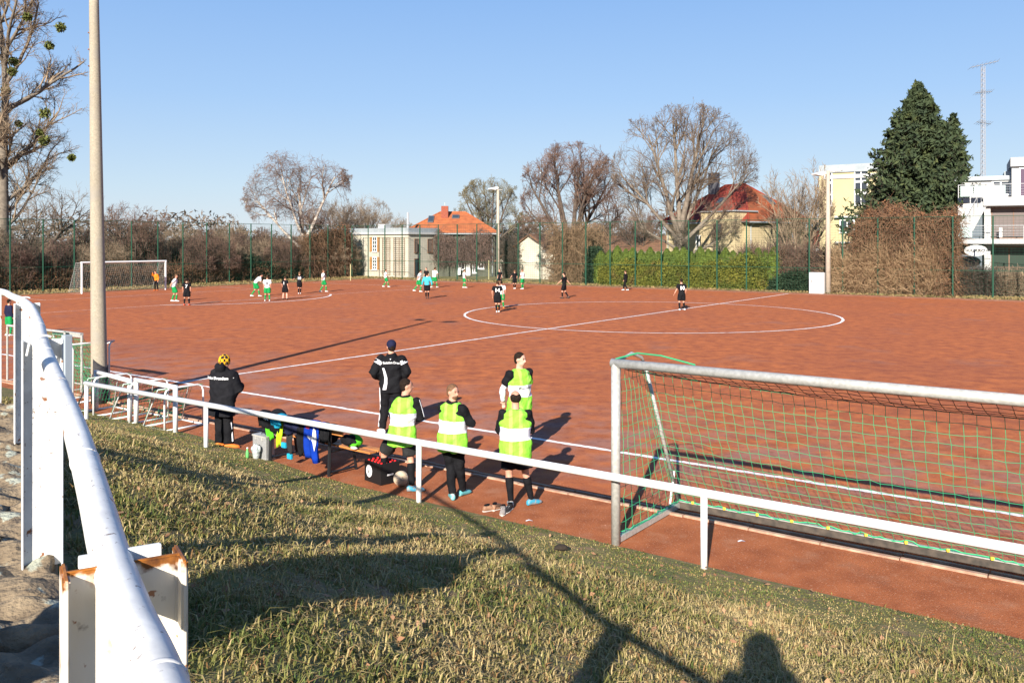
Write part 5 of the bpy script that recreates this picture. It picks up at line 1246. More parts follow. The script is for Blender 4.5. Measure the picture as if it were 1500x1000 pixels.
# litter on the far verges
n = 9000; t = rw.uniform(-20, 76, n); q = rw.uniform(70.4, 73.5, n); P_ = A3(T2)[None] * t[:, None] + A3(N2)[None] * q[:, None]; P_[:, 2] = rw.uniform(.02, .12, n)
n2 = 5000; t = rw.uniform(70.3, 76, n2); q = rw.uniform(15, 71, n2); P2 = A3(T2)[None] * t[:, None] + A3(N2)[None] * q[:, None]; P2[:, 2] = rw.uniform(.02, .15, n2)
V, f = quads_np(rw, np.concatenate([P_, P2]), .12, ratio=1.8)
tag(link_mesh('verge_litter', np_mesh('verge_litter', V, f), mat('verge_litter', (.26, .17, .08), .95, c2=(.10, .10, .035), ns=1.1)), 'dry grass and fallen leaves along the foot of the far fences', 'leaf litter', kind='stuff')
# ------------------------------------------------------------------ people
def cloth(name, c, c2=None, rough=.8, b=.5, bs=7): return mat(name, c, rough, c2=c2 or tuple(x * .7 for x in c), ns=5, lo=.3, hi=.8, bump=b, bs=bs, bd=.06, spec=.06)
K_blk = cloth('black_sportswear', (.0075, .0075, .009), (.013, .013, .015), b=.8)
K_blk2 = cloth('black_coat', (.009, .009, .011), (.015, .015, .018), b=.9, bs=5)
K_wht = cloth('white_shirt', (.70, .70, .72), (.58, .58, .62))
K_grn = cloth('green_shorts', (.015, .25, .07), (.01, .17, .045))
K_org = cloth('orange_shirt', (.75, .19, .02))
K_tea = cloth('teal_shirt', (.06, .38, .48), (.045, .30, .38))
K_navy = cloth('navy_cloth', (.016, .018, .045))
K_gry = cloth('dark_grey_cloth', (.028, .028, .029))
SKIN = mat('skin', (.52, .27, .185), .55, c2=(.42, .19, .13), ns=9, lo=.35, hi=.8, spec=.3, bump=.1, bs=60, bd=.003)
SKINL = mat('pale_skin', (.58, .36, .27), .55, c2=(.50, .26, .19), ns=9, spec=.3)
HAIRD = mat('dark_hair', (.010, .007, .005), .8, spec=.08, c2=(.022, .014, .010), ns=40, bump=.6, bs=90, bd=.006)
HAIRB = mat('brown_hair', (.055, .030, .016), .8, spec=.08, c2=(.04, .022, .012), ns=40, bump=.6, bs=90, bd=.006)
HAIRR = mat('light_brown_hair', (.15, .075, .035), .7, c2=(.10, .05, .025), ns=40, bump=.6, bs=90, bd=.006)
M_eye = mat('eye', (.03, .025, .02), .2); M_lip = mat('lips', (.32, .10, .08), .6); M_brow = mat('eyebrow', (.06, .035, .02), .9)
S_wht = mat('white_shoe', (.65, .65, .65), .6); S_org = mat('orange_shoe', (.65, .15, .02), .6); S_red = mat('red_shoe', (.60, .06, .02), .6)
S_tq = mat('turquoise_boot', (.10, .34, .36), .5, c2=(.36, .46, .46), ns=9, lo=.55, hi=.65); S_blk = mat('black_shoe', (.02, .02, .02), .5)
S_cyan = mat('blue_grey_boot', (.22, .25, .27), .5, c2=(.04, .26, .38), ns=9, lo=.52, hi=.6)
def bib_material():
    m = mat('lime_bib', (.3, .6, .05), .6, bump=.8, bs=5, bd=.07, spec=.1); nt = m.node_tree; n = nt.nodes; l = nt.links; b = n['Principled BSDF']
    tc = n.new('ShaderNodeTexCoord'); sp = n.new('ShaderNodeSeparateXYZ'); l.new(tc.outputs['Object'], sp.inputs[0])
    nz = n.new('ShaderNodeTexNoise'); nz.inputs['Scale'].default_value = 4; l.new(tc.outputs['Object'], nz.inputs['Vector'])
    ad = n.new('ShaderNodeMath'); ad.operation = 'MULTIPLY_ADD'; l.new(nz.outputs['Fac'], ad.inputs[0]); ad.inputs[1].default_value = .05; l.new(sp.outputs['Z'], ad.inputs[2])
    r = n.new('ShaderNodeValToRGB'); r.color_ramp.interpolation = 'CONSTANT'
    e = r.color_ramp.elements; e[0].position = 0; e[0].color = (.215, .60, .045, 1); e[1].position = .5; e[1].color = (.215, .60, .045, 1)
    mr = n.new('ShaderNodeMapRange'); mr.inputs['From Min'].default_value = .6; mr.inputs['From Max'].default_value = 1.6; l.new(ad.outputs[0], mr.inputs['Value'])
    e[0].position = 0; e[1].position = .455; e[1].color = (.62, .62, .68, 1); x = e.new(.66); x.color = (.215, .60, .045, 1)
    l.new(mr.outputs[0], r.inputs[0])
    # paler vertical panels where two layers of mesh overlap
    cx = n.new('ShaderNodeMath'); cx.operation = 'ABSOLUTE'; l.new(sp.outputs['X'], cx.inputs[0])
    g1 = n.new('ShaderNodeMapRange'); g1.inputs['From Min'].default_value = .045; g1.inputs['From Max'].default_value = .055; l.new(cx.outputs[0], g1.inputs['Value'])
    g2 = n.new('ShaderNodeMapRange'); g2.inputs['From Min'].default_value = .11; g2.inputs['From Max'].default_value = .10; l.new(cx.outputs[0], g2.inputs['Value'])
    mm = n.new('ShaderNodeMath'); mm.operation = 'MULTIPLY'; l.new(g1.outputs[0], mm.inputs[0]); l.new(g2.outputs[0], mm.inputs[1])
    m2 = n.new('ShaderNodeMath'); m2.operation = 'MULTIPLY'; m2.inputs[1].default_value = .28; l.new(mm.outputs[0], m2.inputs[0])
    mx = n.new('ShaderNodeMix'); mx.data_type = 'RGBA'; l.new(m2.outputs[0], mx.inputs[0]); l.new(r.outputs[0], mx.inputs[6]); mx.inputs[7].default_value = (.50, .66, .20, 1)
    l.new(mx.outputs[2], b.inputs['Base Color']); return m
M_bib = bib_material()

JD = dict(pel=(0, 0, .95), waist=(0, .01, 1.08), chest=(0, .01, 1.28), neck=(0, .0, 1.47), head=(0, .02, 1.655),
          shR=(.185, 0, 1.43), shL=(-.185, 0, 1.43), elR=(.245, -.03, 1.14), elL=(-.245, -.03, 1.14), wrR=(.25, .07, .90), wrL=(-.25, .07, .90),
          hiR=(.095, 0, .93), hiL=(-.095, 0, .93), knR=(.105, .03, .50), knL=(-.105, .03, .50), anR=(.115, -.02, .09), anL=(-.115, -.02, .09))
def V3(x): return Vector(x)
def rotz(v, a, c=(0, 0, 0)):
    v = V3(v) - V3(c); return Vector((v.x * math.cos(a) - v.y * math.sin(a), v.x * math.sin(a) + v.y * math.cos(a), v.z)) + V3(c)
def pose(**k):
    lean = k.pop('lean', 0); side = k.pop('side', 0); twist = k.pop('twist', 0); hyaw = k.pop('hyaw', 0); hpitch = k.pop('hpitch', 0); ft = k.pop('feet', (0.0, 0.0))
    drop = k.pop('drop', 0.)
    J = {n: V3(v) for n, v in JD.items()}
    for n, v in k.items(): J[n] = V3(v)
    up = ['waist', 'chest', 'neck', 'head', 'shR', 'shL', 'elR', 'elL', 'wrR', 'wrL']
    P = J['pel'].copy()
    for n in up:
        v = J[n] - P
        if twist: v = rotz(v, math.radians(twist) * (1 if n not in ('waist',) else .5))
        f = 1 if n != 'waist' else .6; a = math.radians(lean) * f
        v = Vector((v.x, v.y * math.cos(a) + v.z * math.sin(a), v.z * math.cos(a) - v.y * math.sin(a)))
        s = math.radians(side) * f; v = Vector((v.x * math.cos(s) + v.z * math.sin(s), v.y, v.z * math.cos(s) - v.x * math.sin(s)))
        J[n] = P + v
    J['_hyaw'] = math.radians(hyaw + twist); J['_hpitch'] = math.radians(hpitch + lean * .4); J['_ft'] = [math.radians(x) for x in ft]
    return J
def side_of(J, a='shR', b='shL'):
    v = J[a] - J[b]; v.normalize(); return v
def chain(a, b, c, r, e=0.):
    """two segment limb with muscle shape; r: list of 7 radii"""
    pts = [a, a.lerp(b, .35), a.lerp(b, .75), b, b.lerp(c, .30), b.lerp(c, .7), c]
    return pts, [x + e for x in r]
def torso_rings(J, e=0., z0=-.12, top=True, slim=1.0, belly=0.):
    hs = (J['hiR'] - J['hiL']).normalized(); ss = side_of(J); P = J['pel']; up = (J['waist'] - P).normalized()
    def ring(c, s, ra, rb, fwd=0.):
        d = (J['neck'] - P).normalized(); f = d.cross(s).normalized() * -1
        f = s.cross(d).normalized() * -1 if False else d.cross(s).normalized()
        return (c + f * fwd, s * (ra + e), f * (rb + e))
    m = lambda t: (hs * (1 - t) + ss * t).normalized()
    R = [ring(P + up * z0, m(0), .150 * slim, .105), ring(P, m(0), .168 * slim, .118), ring(J['waist'], m(.4), .150 * slim + belly * .5, .108 + belly, belly * .6), ring(J['chest'].lerp(J['waist'], .45), m(.7), .166 * slim + belly * .3, .118 + belly * .6, belly * .3),
         ring(J['chest'], m(1), .182 * slim, .126), ring(J['chest'].lerp(J['neck'], .5), m(1), .190 * slim, .112), ring(J['chest'].lerp(J['neck'], .82), m(1), .150, .085), ]
    if top: R.append(ring(J['neck'] + up * .015, m(1), .068, .064))
    return R
def foot_rings(J, side, e=0.):
    an = J['an' + side]; yaw = J['_ft'][0 if side == 'R' else 1]; kn = J['kn' + side]
    f = rotz((0, 1, 0), yaw); s = rotz((1, 0, 0), yaw)
    dr = -.0
    pts = []
    for t, ra, rb, z in ((-.085, .030, .032, -.048), (-.05, .036, .046, -.038), (.0, .038, .050, -.034), (.07, .043, .038, -.050), (.13, .046, .030, -.058), (.175, .036, .024, -.064), (.20, .018, .014, -.068)):
        pts.append((an + f * t + UP * z, s * (ra + e), UP * (rb + e)))
    return pts
def hand(mb, wr, el, side, lod, curl=.6):
    d = (wr - el).normalized(); s = d.cross(UP); s = s.normalized() if s.length > .1 else Vector((0, 1, 0)); n_ = s.cross(d).normalized()
    c = wr + d * .05
    mb.ell(c, s * .042, n_ * .020, d * .055, 10, 8)
    if lod: mb.ell(wr + d * .115 - n_ * .01, s * .034, n_ * .018, d * .05, 8, 6); return
    for i, L in enumerate((.070, .080, .075, .058)):
        b = wr + d * .085 + s * (-.030 + .020 * i); a1 = curl; p1 = b + (d * math.cos(a1 * .5) - n_ * math.sin(a1 * .5)) * L * .45; p2 = p1 + (d * math.cos(a1 * 1.3) - n_ * math.sin(a1 * 1.3)) * L * .35; p3 = p2 + (d * math.cos(a1 * 2) - n_ * math.sin(a1 * 2)) * L * .25
        mb.tube([b - d * .02, p1, p2, p3], [.0095, .009, .0085, .007], 8)
    b = wr + d * .03 + s * (-.035); mb.tube([b, b - s * .03 + d * .03, b - s * .035 + d * .06 - n_ * .01], [.012, .011, .008], 8)
LEG = [.095, .090, .068, .056, .060, .045, .040]; ARM = [.056, .052, .043, .040, .042, .033, .026]

def person(loc, yaw, h, J, outfit, label, group=None, lod=1, name='person', slim=1.0, belly=0., skin=None):
    """outfit: list of (piece, material, options)"""
    root = empty(name, loc, yaw, label=label, cat='person', group=group); root['_w'] = 0; s = h / 1.80; root.scale = (s, s, s)
    skin = skin or SKIN; vb = (.016, .029)[lod]; vc = (.0155, .028)[lod]
    mb = MB(); mb.loft(torso_rings(J, -.012, slim=slim), 14)
    hy, hp = J['_hyaw'], J['_hpitch']; H = J['head']
    f = rotz((0, 1, 0), hy); f = (f * math.cos(hp) - UP * math.sin(hp)).normalized(); sd = rotz((1, 0, 0), hy); hu = sd.cross(f).normalized()
    mb.tube([J['neck'] - UP * .03, J['neck'].lerp(H, .5), H - hu * .02], [.068, .062, .060], 12)
    mb.ell(H + hu * .02 - f * .008, sd * .082, f * .100, hu * .104, 16, 12)
    mb.ell(H - hu * .052 + f * .030, sd * .062, f * .060, hu * .062, 12, 10)
    mb.tube([H + f * .088 + hu * .025, H + f * .116 - hu * .022, H + f * .094 - hu * .032], [.010, .014, .010], 8)
    for q in (1, -1): mb.ell(H + sd * .085 * q - hu * .005, sd * .010, f * .018, hu * .030, 8, 6)
    for q in 'RL':
        p, r_ = chain(J['sh' + q], J['el' + q], J['wr' + q], ARM); mb.tube(p, r_, 10); mb.ell(J['sh' + q], (.058, 0, 0), (0, .058, 0), (0, 0, .058), 10, 8)
        hand(mb, J['wr' + q], J['el' + q], q, lod)
        p, r_ = chain(J['hi' + q], J['kn' + q], J['an' + q], LEG); mb.tube(p, r_, 12); mb.loft(foot_rings(J, q, -.008), 10)
    link_mesh('body', remeshed(mb, vb), skin, root, True)
    sd_ = random.Random(label)
    ph = [sd_.uniform(0, 6) for _ in range(6)]
    def add(nm, mb, m, vox=None, it=2):
        me = remeshed(mb, vox or vc, it)
        if nm in ('jacket', 'coat', 'bib', 'trousers', 'shirt', 'shorts') and lod == 0:   # folds of the cloth
            nv = len(me.vertices); co = np.empty(nv * 3, np.float32); me.vertices.foreach_get('co', co); co = co.reshape(-1, 3); no = np.empty(nv * 3, np.float32); me.vertices.foreach_get('normal', no); no = no.reshape(-1, 3)
            x, y, z = co[:, 0], co[:, 1], co[:, 2]
            w1 = np.sin(z * 34 + x * 15 + 2.2 * np.sin(x * 9 + y * 7 + ph[0]) + ph[1]); w2 = np.sin(z * 19 - x * 24 + y * 9 + 1.8 * np.sin(z * 7 + ph[2]) + ph[3]); w3 = np.sin(x * 42 + z * 8 + 2 * np.sin(z * 6 + ph[4]))
            a = (.0075 * np.maximum(w1, -.2) * (w2 > -.3) + .0055 * w2 + .0035 * w3) * (1.25 if nm in ('bib', 'coat') else .9)
            co = co + no * a[:, None]; me.vertices.foreach_set('co', co.ravel()); me.update()
        return link_mesh(nm, me, m, root, True)
    if lod == 0:   # face
        for q in (1, -1):
            e = MB(); e.ell(H + sd * .032 * q + f * .088 + hu * .018, sd * .012, f * .006, hu * .006, 8, 6); e.build('eye', M_eye, root, smooth_=True)
            e = MB(); e.tube([H + sd * .018 * q + f * .096 + hu * .036, H + sd * .034 * q + f * .094 + hu * .041, H + sd * .050 * q + f * .083 + hu * .035], .0045, 5); e.build('eyebrow', M_brow, root)
        e = MB(); e.ell(H + f * .084 - hu * .060, sd * .022, f * .007, hu * .006, 10, 6); e.build('mouth', M_lip, root, smooth_=True)
    for piece, m, *op in outfit:
        o = op[0] if op else {}; e = o.get('e', None); mb = MB()
        if piece in ('shirt', 'jacket', 'coat'):
            e = {'shirt': .012, 'jacket': .024, 'coat': .045}[piece] if e is None else e
            z0 = {'shirt': -.06, 'jacket': -.06, 'coat': -.30}[piece]; z0 = o.get('z0', z0)
            R = torso_rings(J, e, z0, slim=slim, belly=belly)
            if piece == 'coat':
                c, a, b = R[0]; R[0] = (c, a * 1.18, b * 1.20)
            mb.loft(R, 18)
            for q in 'RL':
                p, r_ = chain(J['sh' + q], J['el' + q], J['wr' + q], ARM, e + .004); k_ = {'short': 3, 'long': 7, 'half': 4}[o.get('sleeve', 'long')]
                if k_ == 3: r_ = [x + .006 for x in r_]
                mb.tube(p[:k_], r_[:k_], 12); mb.ell(J['sh' + q] - UP * .006, (.066 + e * .8, 0, 0), (0, .064 + e * .8, 0), (0, 0, .060 + e * .6), 12, 8)
            if o.get('collar'): mb.tube([J['neck'] - UP * .02, J['neck'] + UP * o['collar']], [.085 + e * .5, .078 + e * .3], 14)
            if o.get('hood'): mb.ell(J['neck'] - f * .075 + UP * .055, sd * .15, f * .10, UP * .105, 14, 10); mb.ell(J['neck'] + UP * .04, sd * .12, f * .11, UP * .07, 14, 8)
            add(piece, mb, m)
        elif piece == 'bib':
            R = torso_rings(J, e or .040, -.20, slim=slim, belly=belly)[:-2]; c, a, b = R[0]; R[0] = (c, a * 1.16, b * 1.18); c, a, b = R[1]; R[1] = (c, a * 1.05, b * 1.05)
            ss = side_of(J); up = (J['neck'] - J['chest']).normalized(); ff = up.cross(ss).normalized()
            R[-1] = (R[-1][0], ss * .185 * slim, ff * .150)
            R.append((J['neck'] - up * .026, ss * .178 * slim, ff * .138)); R.append((J['neck'] + up * .010, ss * .150, ff * .112)); R.append((J['neck'] + up * .030, ss * .105, ff * .092))
            mb.loft(R, 20); add('bib', mb, m, vc * .9, 1)
        elif piece == 'shorts':
            e = e or .026; P = J['pel']; hs = (J['hiR'] - J['hiL']).normalized(); up = (J['waist'] - P).normalized(); ff = up.cross(hs).normalized()
            mb.loft([(P - up * .13, hs * .155, ff * .125), (P, hs * (.172 + e * .5), ff * (.122 + e * .6)), (P + up * .09, hs * .160, ff * .118)], 16)
            L = o.get('len', .86)
            for q in 'RL':
                a, b = J['hi' + q], J['kn' + q]; mb.tube([a, a.lerp(b, .45), a.lerp(b, L)], [.098 + e, .102 + e, .092 + e * 1.3], 14)
            add('shorts', mb, m)
        elif piece == 'trousers':
            e = e or .018; P = J['pel']; hs = (J['hiR'] - J['hiL']).normalized(); up = (J['waist'] - P).normalized(); ff = up.cross(hs).normalized()
            mb.loft([(P - up * .11, hs * .152, ff * .120), (P, hs * (.172 + e * .5), ff * (.122 + e * .6)), (P + up * .09, hs * .160, ff * .118)], 16)
            for q in 'RL':
                p, r_ = chain(J['hi' + q], J['kn' + q], J['an' + q] - UP * .0, LEG, e); w_ = o.get('wide', 0.); r_ = [x + w_ * i / 6 for i, x in enumerate(r_)]; mb.tube(p, r_, 14)
            add('trousers', mb, m)
        elif piece == 'socks':
            for q in 'RL':
                mb = MB(); a, b = J['kn' + q], J['an' + q]; mb.tube([a.lerp(b, .12), a.lerp(b, .32), a.lerp(b, .7), b], [.061, .067, .052, .047], 12); add('sock', mb, m)
        elif piece == 'shoes':
            for q in 'RL':
                mb = MB(); mb.loft(foot_rings(J, q, .006), 12); add('shoe', mb, m, vc * .8)
                if o.get('sole'):
                    mb = MB(); R = foot_rings(J, q, .010); mb.loft([(Vector((c.x, c.y, J['an' + q].z - .075)), a * 1.06, UP * .016) for c, a, b in R], 12); mb.build('sole', o['sole'], root)
        elif piece == 'hair':
            mb.ell(H + hu * .040 - f * .020, sd * .088, f * .099, hu * .094, 16, 12); mb.ell(H - f * .045 - hu * .01, sd * .080, f * .064, hu * .080, 14, 10)
            add('hair', mb, m, vc * .8)
        elif piece == 'bald_hair':
            mb.ell(H - f * .038 + hu * .010, sd * .089, f * .074, hu * .082, 14, 10); mb.ell(H + sd * .0 + hu * .035 + f * .03, sd * .087, f * .048, hu * .038, 14, 8); add('hair', mb, m, vc * .8)
        elif piece == 'cap':
            mb.ell(H + hu * .050 - f * .012, sd * .095, f * .110, hu * .092, 16, 12); mb.ell(H - f * .05 + hu * .015, sd * .086, f * .062, hu * .06, 12, 8); mb.loft([(H + f * .07 + hu * .055, sd * .07, hu * .010), (H + f * .165 + hu * .035, sd * .05, hu * .008)], 12); add('cap', mb, m, .010)
        elif piece == 'hood_up':
            mb.ell(H + hu * .0, sd * .15, f * .15, hu * .19, 16, 12); add('hood', mb, m, .02, 1)
        elif piece == 'beanie':
            mb.ell(H + hu * .030 - f * .016, sd * .100, f * .116, hu * .122, 16, 12); add('woolly_hat', mb, m, .010, 1)
    return root, J

def ground_pt(x, y): return G(x, y)
# --- players far out on the pitch -----------------------------------------
WHT = [('shirt', K_wht, {'sleeve': 'short', 'e': .022}), ('shorts', K_grn), ('socks', K_grn), ('shoes', S_wht), ('hair', HAIRD)]
BLK = [('shirt', K_blk, {'sleeve': 'short', 'e': .022}), ('shorts', K_blk), ('socks', K_blk), ('shoes', S_wht), ('hair', HAIRB)]
def swap(o, **k): return [((p, k[p], *r) if p in k else (p, m, *r)) for p, m, *r in o]
st_ = dict(anR=(.16, -.02, .09), anL=(-.15, -.02, .09), knR=(.13, .03, .5), knL=(-.13, .03, .5))
walk = dict(anR=(.09, .26, .10), anL=(-.09, -.26, .12), knR=(.10, .20, .52), knL=(-.10, .02, .50), elR=(.24, -.16, 1.15), wrR=(.25, -.18, .92), elL=(-.24, .08, 1.15), wrL=(-.24, .26, .98))
wide = dict(anR=(.26, .0, .09), anL=(-.24, .0, .09), knR=(.20, .08, .49), knL=(-.19, .08, .49), elR=(.33, -.05, 1.17), wrR=(.37, .12, 1.0), elL=(-.33, -.05, 1.17), wrL=(-.37, .12, 1.0))
hips = dict(elR=(.36, -.12, 1.18), wrR=(.20, .0, 1.02), elL=(-.36, -.12, 1.18), wrL=(-.20, .0, 1.02))
num_mat = mat('white_print', (.75, .75, .75), .7); num_blk = mat('dark_print', (.05, .05, .06), .7)
def back_text(root, J, body, size, m, z=1.25, dx=0., e=.165, bend=None, w=1.0):
    ss = side_of(J); d = (J['neck'] - J['pel']).normalized(); ff = d.cross(ss).normalized()
    o = J['pel'] + d * (z - .95) - ff * e + ss * dx
    me = text_mesh(body, size, .003, .004 * size / .2); 
    for v in me.vertices:
        x, y, zz = v.co; y += bend * x * x if bend else 0
        q = o + ss * x * w + d * y - ff * zz + ff * (x * x * 1.6); v.co = q
    return link_mesh('printing', me, m, root)
far = []
def player(x, y, yt, yaw, P, out, label, num=None, nm=num_mat, grp=None, **k):
    g = ground_pt(x, y); h = (y - yt) / F * g.y * 1.0; lean = P.get('lean', 0); h = max(1.62, min(1.92, h / (1 - .004 * abs(lean))))
    J = pose(**P); r_, J = person(g, math.radians(yaw), h, J, out, label, grp, 1, **k)
    if num: back_text(r_, J, num, .30, nm, 1.24, e=.150)
    return r_
R_ = player
R_(229, 425.5, 397, 160, dict(st_, wrR=(.12, .22, 1.62), elR=(.26, .12, 1.36), lean=8, hpitch=15), [('shirt', K_org, {'sleeve': 'long', 'e': .024}), ('trousers', K_blk), ('shoes', S_org), ('hair', HAIRB)], 'goalkeeper in orange shirt and black trousers inside the left goal')
R_(254.5, 441.5, 402, -75, dict(walk, lean=12, hpitch=10, anR=(.09, .16, .09), anL=(-.09, -.12, .09)), swap(WHT, hair=HAIRR), 'light haired player in white and green beside the right post of the far goal')
R_(273.5, 447, 407, 10, dict(st_), swap(BLK, shoes=S_red, hair=HAIRD), 'player in black with red boots near the far penalty area, number 7', '7')
R_(374, 434.5, 402, -60, dict(walk, lean=38, hpitch=25, elR=(.2, .22, 1.2), wrR=(.12, .36, 1.36)), swap(WHT, hair=HAIRD), 'player in white and green bending forward with a hand at his face')
R_(391.5, 441, 403, 5, dict(st_, hpitch=20), swap(WHT, hair=HAIRB), 'player in white number 8 shirt and green shorts seen from behind', '8', num_blk)
R_(417.5, 439, 404, -5, dict(st_, hpitch=15, twist=-15), swap(BLK, socks=SKINL, hair=HAIRB, shoes=S_blk), 'player in black with bare legs at the far penalty line, number 1', '1')
R_(438.5, 430.5, 399, 5, dict(anR=(.07, .1, .09), anL=(-.04, -.12, .10), knR=(.08, .15, .5), knL=(-.06, .05, .5), elR=(.36, -.14, 1.2), wrR=(.30, .05, .98), elL=(-.38, -.1, 1.22), wrL=(-.52, .05, 1.14), lean=10), [('shirt', K_blk, {'sleeve': 'half', 'e': .022}), ('shorts', K_blk), ('socks', K_blk), ('shoes', S_wht), ('hair', HAIRR)], 'player in black number 10 shirt with elbows out in front of the birch', '10')
R_(473.5, 427.5, 394.5, -60, dict(walk, anR=(.09, .2, .09), anL=(-.09, -.24, .1)), swap(WHT, hair=HAIRR), 'player in white and green just beyond the end of the penalty arc')
R_(565, 420.5, 394, -80, dict(walk, wrR=(.15, .3, 1.2), elR=(.24, .05, 1.18)), swap(WHT, hair=HAIRB), 'player in white and green in front of the annexe trellises')
R_(613, 427.5, 396, -70, dict(walk, lean=14, anR=(.09, .12, .09), anL=(-.09, -.36, .16), knL=(-.1, -.05, .5)), swap(WHT, hair=HAIRD), 'dark haired player in white and green left of the referee')
R_(624.5, 419, 391.5, 150, dict(st_), swap(BLK, hair=HAIRD), 'player in black half hidden behind the referee')
R_(625.5, 437.5, 398, 2, dict(anR=(.08, -.02, .09), anL=(-.06, .05, .09), knR=(.09, .03, .5), knL=(-.08, .06, .5), elR=(.30, -.02, 1.16), wrR=(.33, .05, .93), elL=(-.30, -.02, 1.16), wrL=(-.33, .05, .93)), [('shirt', K_tea, {'sleeve': 'long', 'e': .022}), ('shorts', K_blk), ('socks', K_blk), ('shoes', S_blk), ('hair', HAIRD)], 'referee in turquoise shirt and black shorts seen from behind')
R_(636, 421.5, 392, -40, dict(walk, wrR=(.12, .42, 1.22), elR=(.26, .16, 1.22), lean=8), swap(WHT, hair=HAIRB), 'player in white and green pointing to the right beside the referee')
R_(680, 421.5, 394, -70, dict(st_, anR=(.08, .1, .09), anL=(-.08, -.08, .09)), swap(WHT, hair=HAIRB), 'player in white and green standing alone before the vine covered house')
R_(732, 419.5, 394.5, 140, dict(st_), swap(BLK, hair=HAIRB), 'player in black standing at the foot of the middle floodlight pole')
R_(754, 423, 395, 30, dict(st_, elL=(-.34, .0, 1.2), wrL=(-.42, .1, 1.0), anR=(.05, 0, .09), anL=(-.05, 0, .09)), swap(BLK, hair=HAIRR), 'light haired player in black beside an opponent, right of the middle floodlight')
R_(765.5, 423.5, 394, 60, dict(st_, elL=(-.34, .0, 1.2), wrL=(-.38, .1, 1.0), anR=(.07, 0, .09), anL=(-.07, 0, .09)), swap(WHT, hair=HAIRR), 'player in white and green right of the light haired player in black')
R_(734.5, 452, 411, 15, dict(anR=(.16, .05, .09), anL=(-.2, .1, .09)), swap(WHT, shoes=S_org, hair=HAIRD), 'player in white and green mostly hidden behind number 14')
R_(728.5, 457.5, 410.5, 0, dict(anR=(.09, .05, .09), anL=(-.03, -.10, .09), knR=(.1, .06, .5), knL=(-.07, .02, .5), elR=(.29, -.03, 1.16), wrR=(.31, .04, .90), elL=(-.29, -.03, 1.16), wrL=(-.27, .06, .9)), swap(BLK, hair=HAIRB), 'player in black number 14 shirt inside the left edge of the centre circle', '14')
R_(826.5, 437, 398.5, 75, dict(walk, anR=(.05, -.28, .12), anL=(-.05, .12, .09), knR=(.09, -.02, .50), knL=(-.09, .12, .50), elR=(.3, -.14, 1.2), wrR=(.36, -.32, 1.0), elL=(-.28, .18, 1.2), wrL=(-.3, .4, 1.02)), swap(BLK, hair=HAIRD, shoes=S_blk), 'player in black walking with arms swinging beyond the centre circle')
R_(916.5, 425.5, 395.5, 55, dict(walk, elR=(.22, -.05, 1.15), wrR=(.2, .08, .92), elL=(-.22, .0, 1.15), wrL=(-.2, .1, .92)), [('shirt', K_blk, {'sleeve': 'long', 'e': .022}), ('trousers', K_blk), ('shoes', S_wht), ('hair', HAIRB)], 'player all in black in front of the olive green hedge')
R_(998.5, 454.5, 406, 8, dict(wide, anR=(.19, .05, .09), anL=(-.14, -.05, .09), knR=(.13, .07, .5), knL=(-.12, .03, .5), elL=(-.30, -.02, 1.16), wrL=(-.42, .02, .93), elR=(.26, .0, 1.16), wrR=(.26, .12, .95), lean=4), swap(BLK, hair=HAIRD), 'player in black number 10 shirt standing on the halfway line', '10')
R_(13, 492, 450, -30, dict(st_), [('shirt', K_navy, {'sleeve': 'long', 'e': .022}), ('shorts', K_grn), ('socks', K_grn), ('shoes', S_wht), ('hair', HAIRD)], 'figure in dark top and green shorts half hidden by the left railing posts')

# --- the group by the path, seen close ---------------------------------------
# 1 man in the long black coat and checked woollen hat
g = G(326, 655)
hat = mat('checked_wool', (.80, .42, .01), .95, bump=.4, bs=60); nt = hat.node_tree; ck = nt.nodes.new('ShaderNodeTexChecker'); ck.inputs['Scale'].default_value = 18; ck.inputs[1].default_value = (.75, .38, .01, 1); ck.inputs[2].default_value = (.015, .013, .012, 1)
tcn = nt.nodes.new('ShaderNodeTexCoord'); nt.links.new(tcn.outputs['Object'], ck.inputs[0]); nt.links.new(ck.outputs[0], nt.nodes['Principled BSDF'].inputs['Base Color'])
J = pose(knR=(.11, .03, .5), knL=(-.09, .03, .5), anR=(.15, .02, .09), anL=(-.08, .02, .09), elR=(.30, .10, 1.16), wrR=(.10, .30, 1.16), elL=(-.30, .08, 1.16), wrL=(-.08, .28, 1.14), hpitch=10, hyaw=-25, feet=(-50, -35), lean=3)
pr, J = person(g, math.radians(-28), 1.84, J, [('trousers', K_blk, {'wide': .03, 'e': .028}), ('coat', K_blk2, {'hood': 1, 'e': .062, 'z0': -.33}), ('beanie', hat), ('shoes', S_org, {'sole': S_org})], 'man in long black hooded coat and yellow and black checked woollen hat', lod=0, slim=1.34, belly=.09)
back_text(pr, J, 'Rotation Dresden', .075, num_mat, 1.36, e=.235, dx=-.02)
mb = MB(); a = J['kn' + 'R'] + V3((.085, 0, 0)); b = J['anR'] + V3((.10, 0, .05)); mb.tube([a, a.lerp(b, .5), b], .014, 6); mb.build('trouser_stripe', K_wht, pr)
mb = MB(); mb.ell(J['shR'].lerp(J['elR'], .25) + V3((.09, -.03, .03)), (.010, 0, 0), (0, .04, .02), (0, 0, .035), 8, 6); mb.build('sleeve_badge', num_mat, pr)
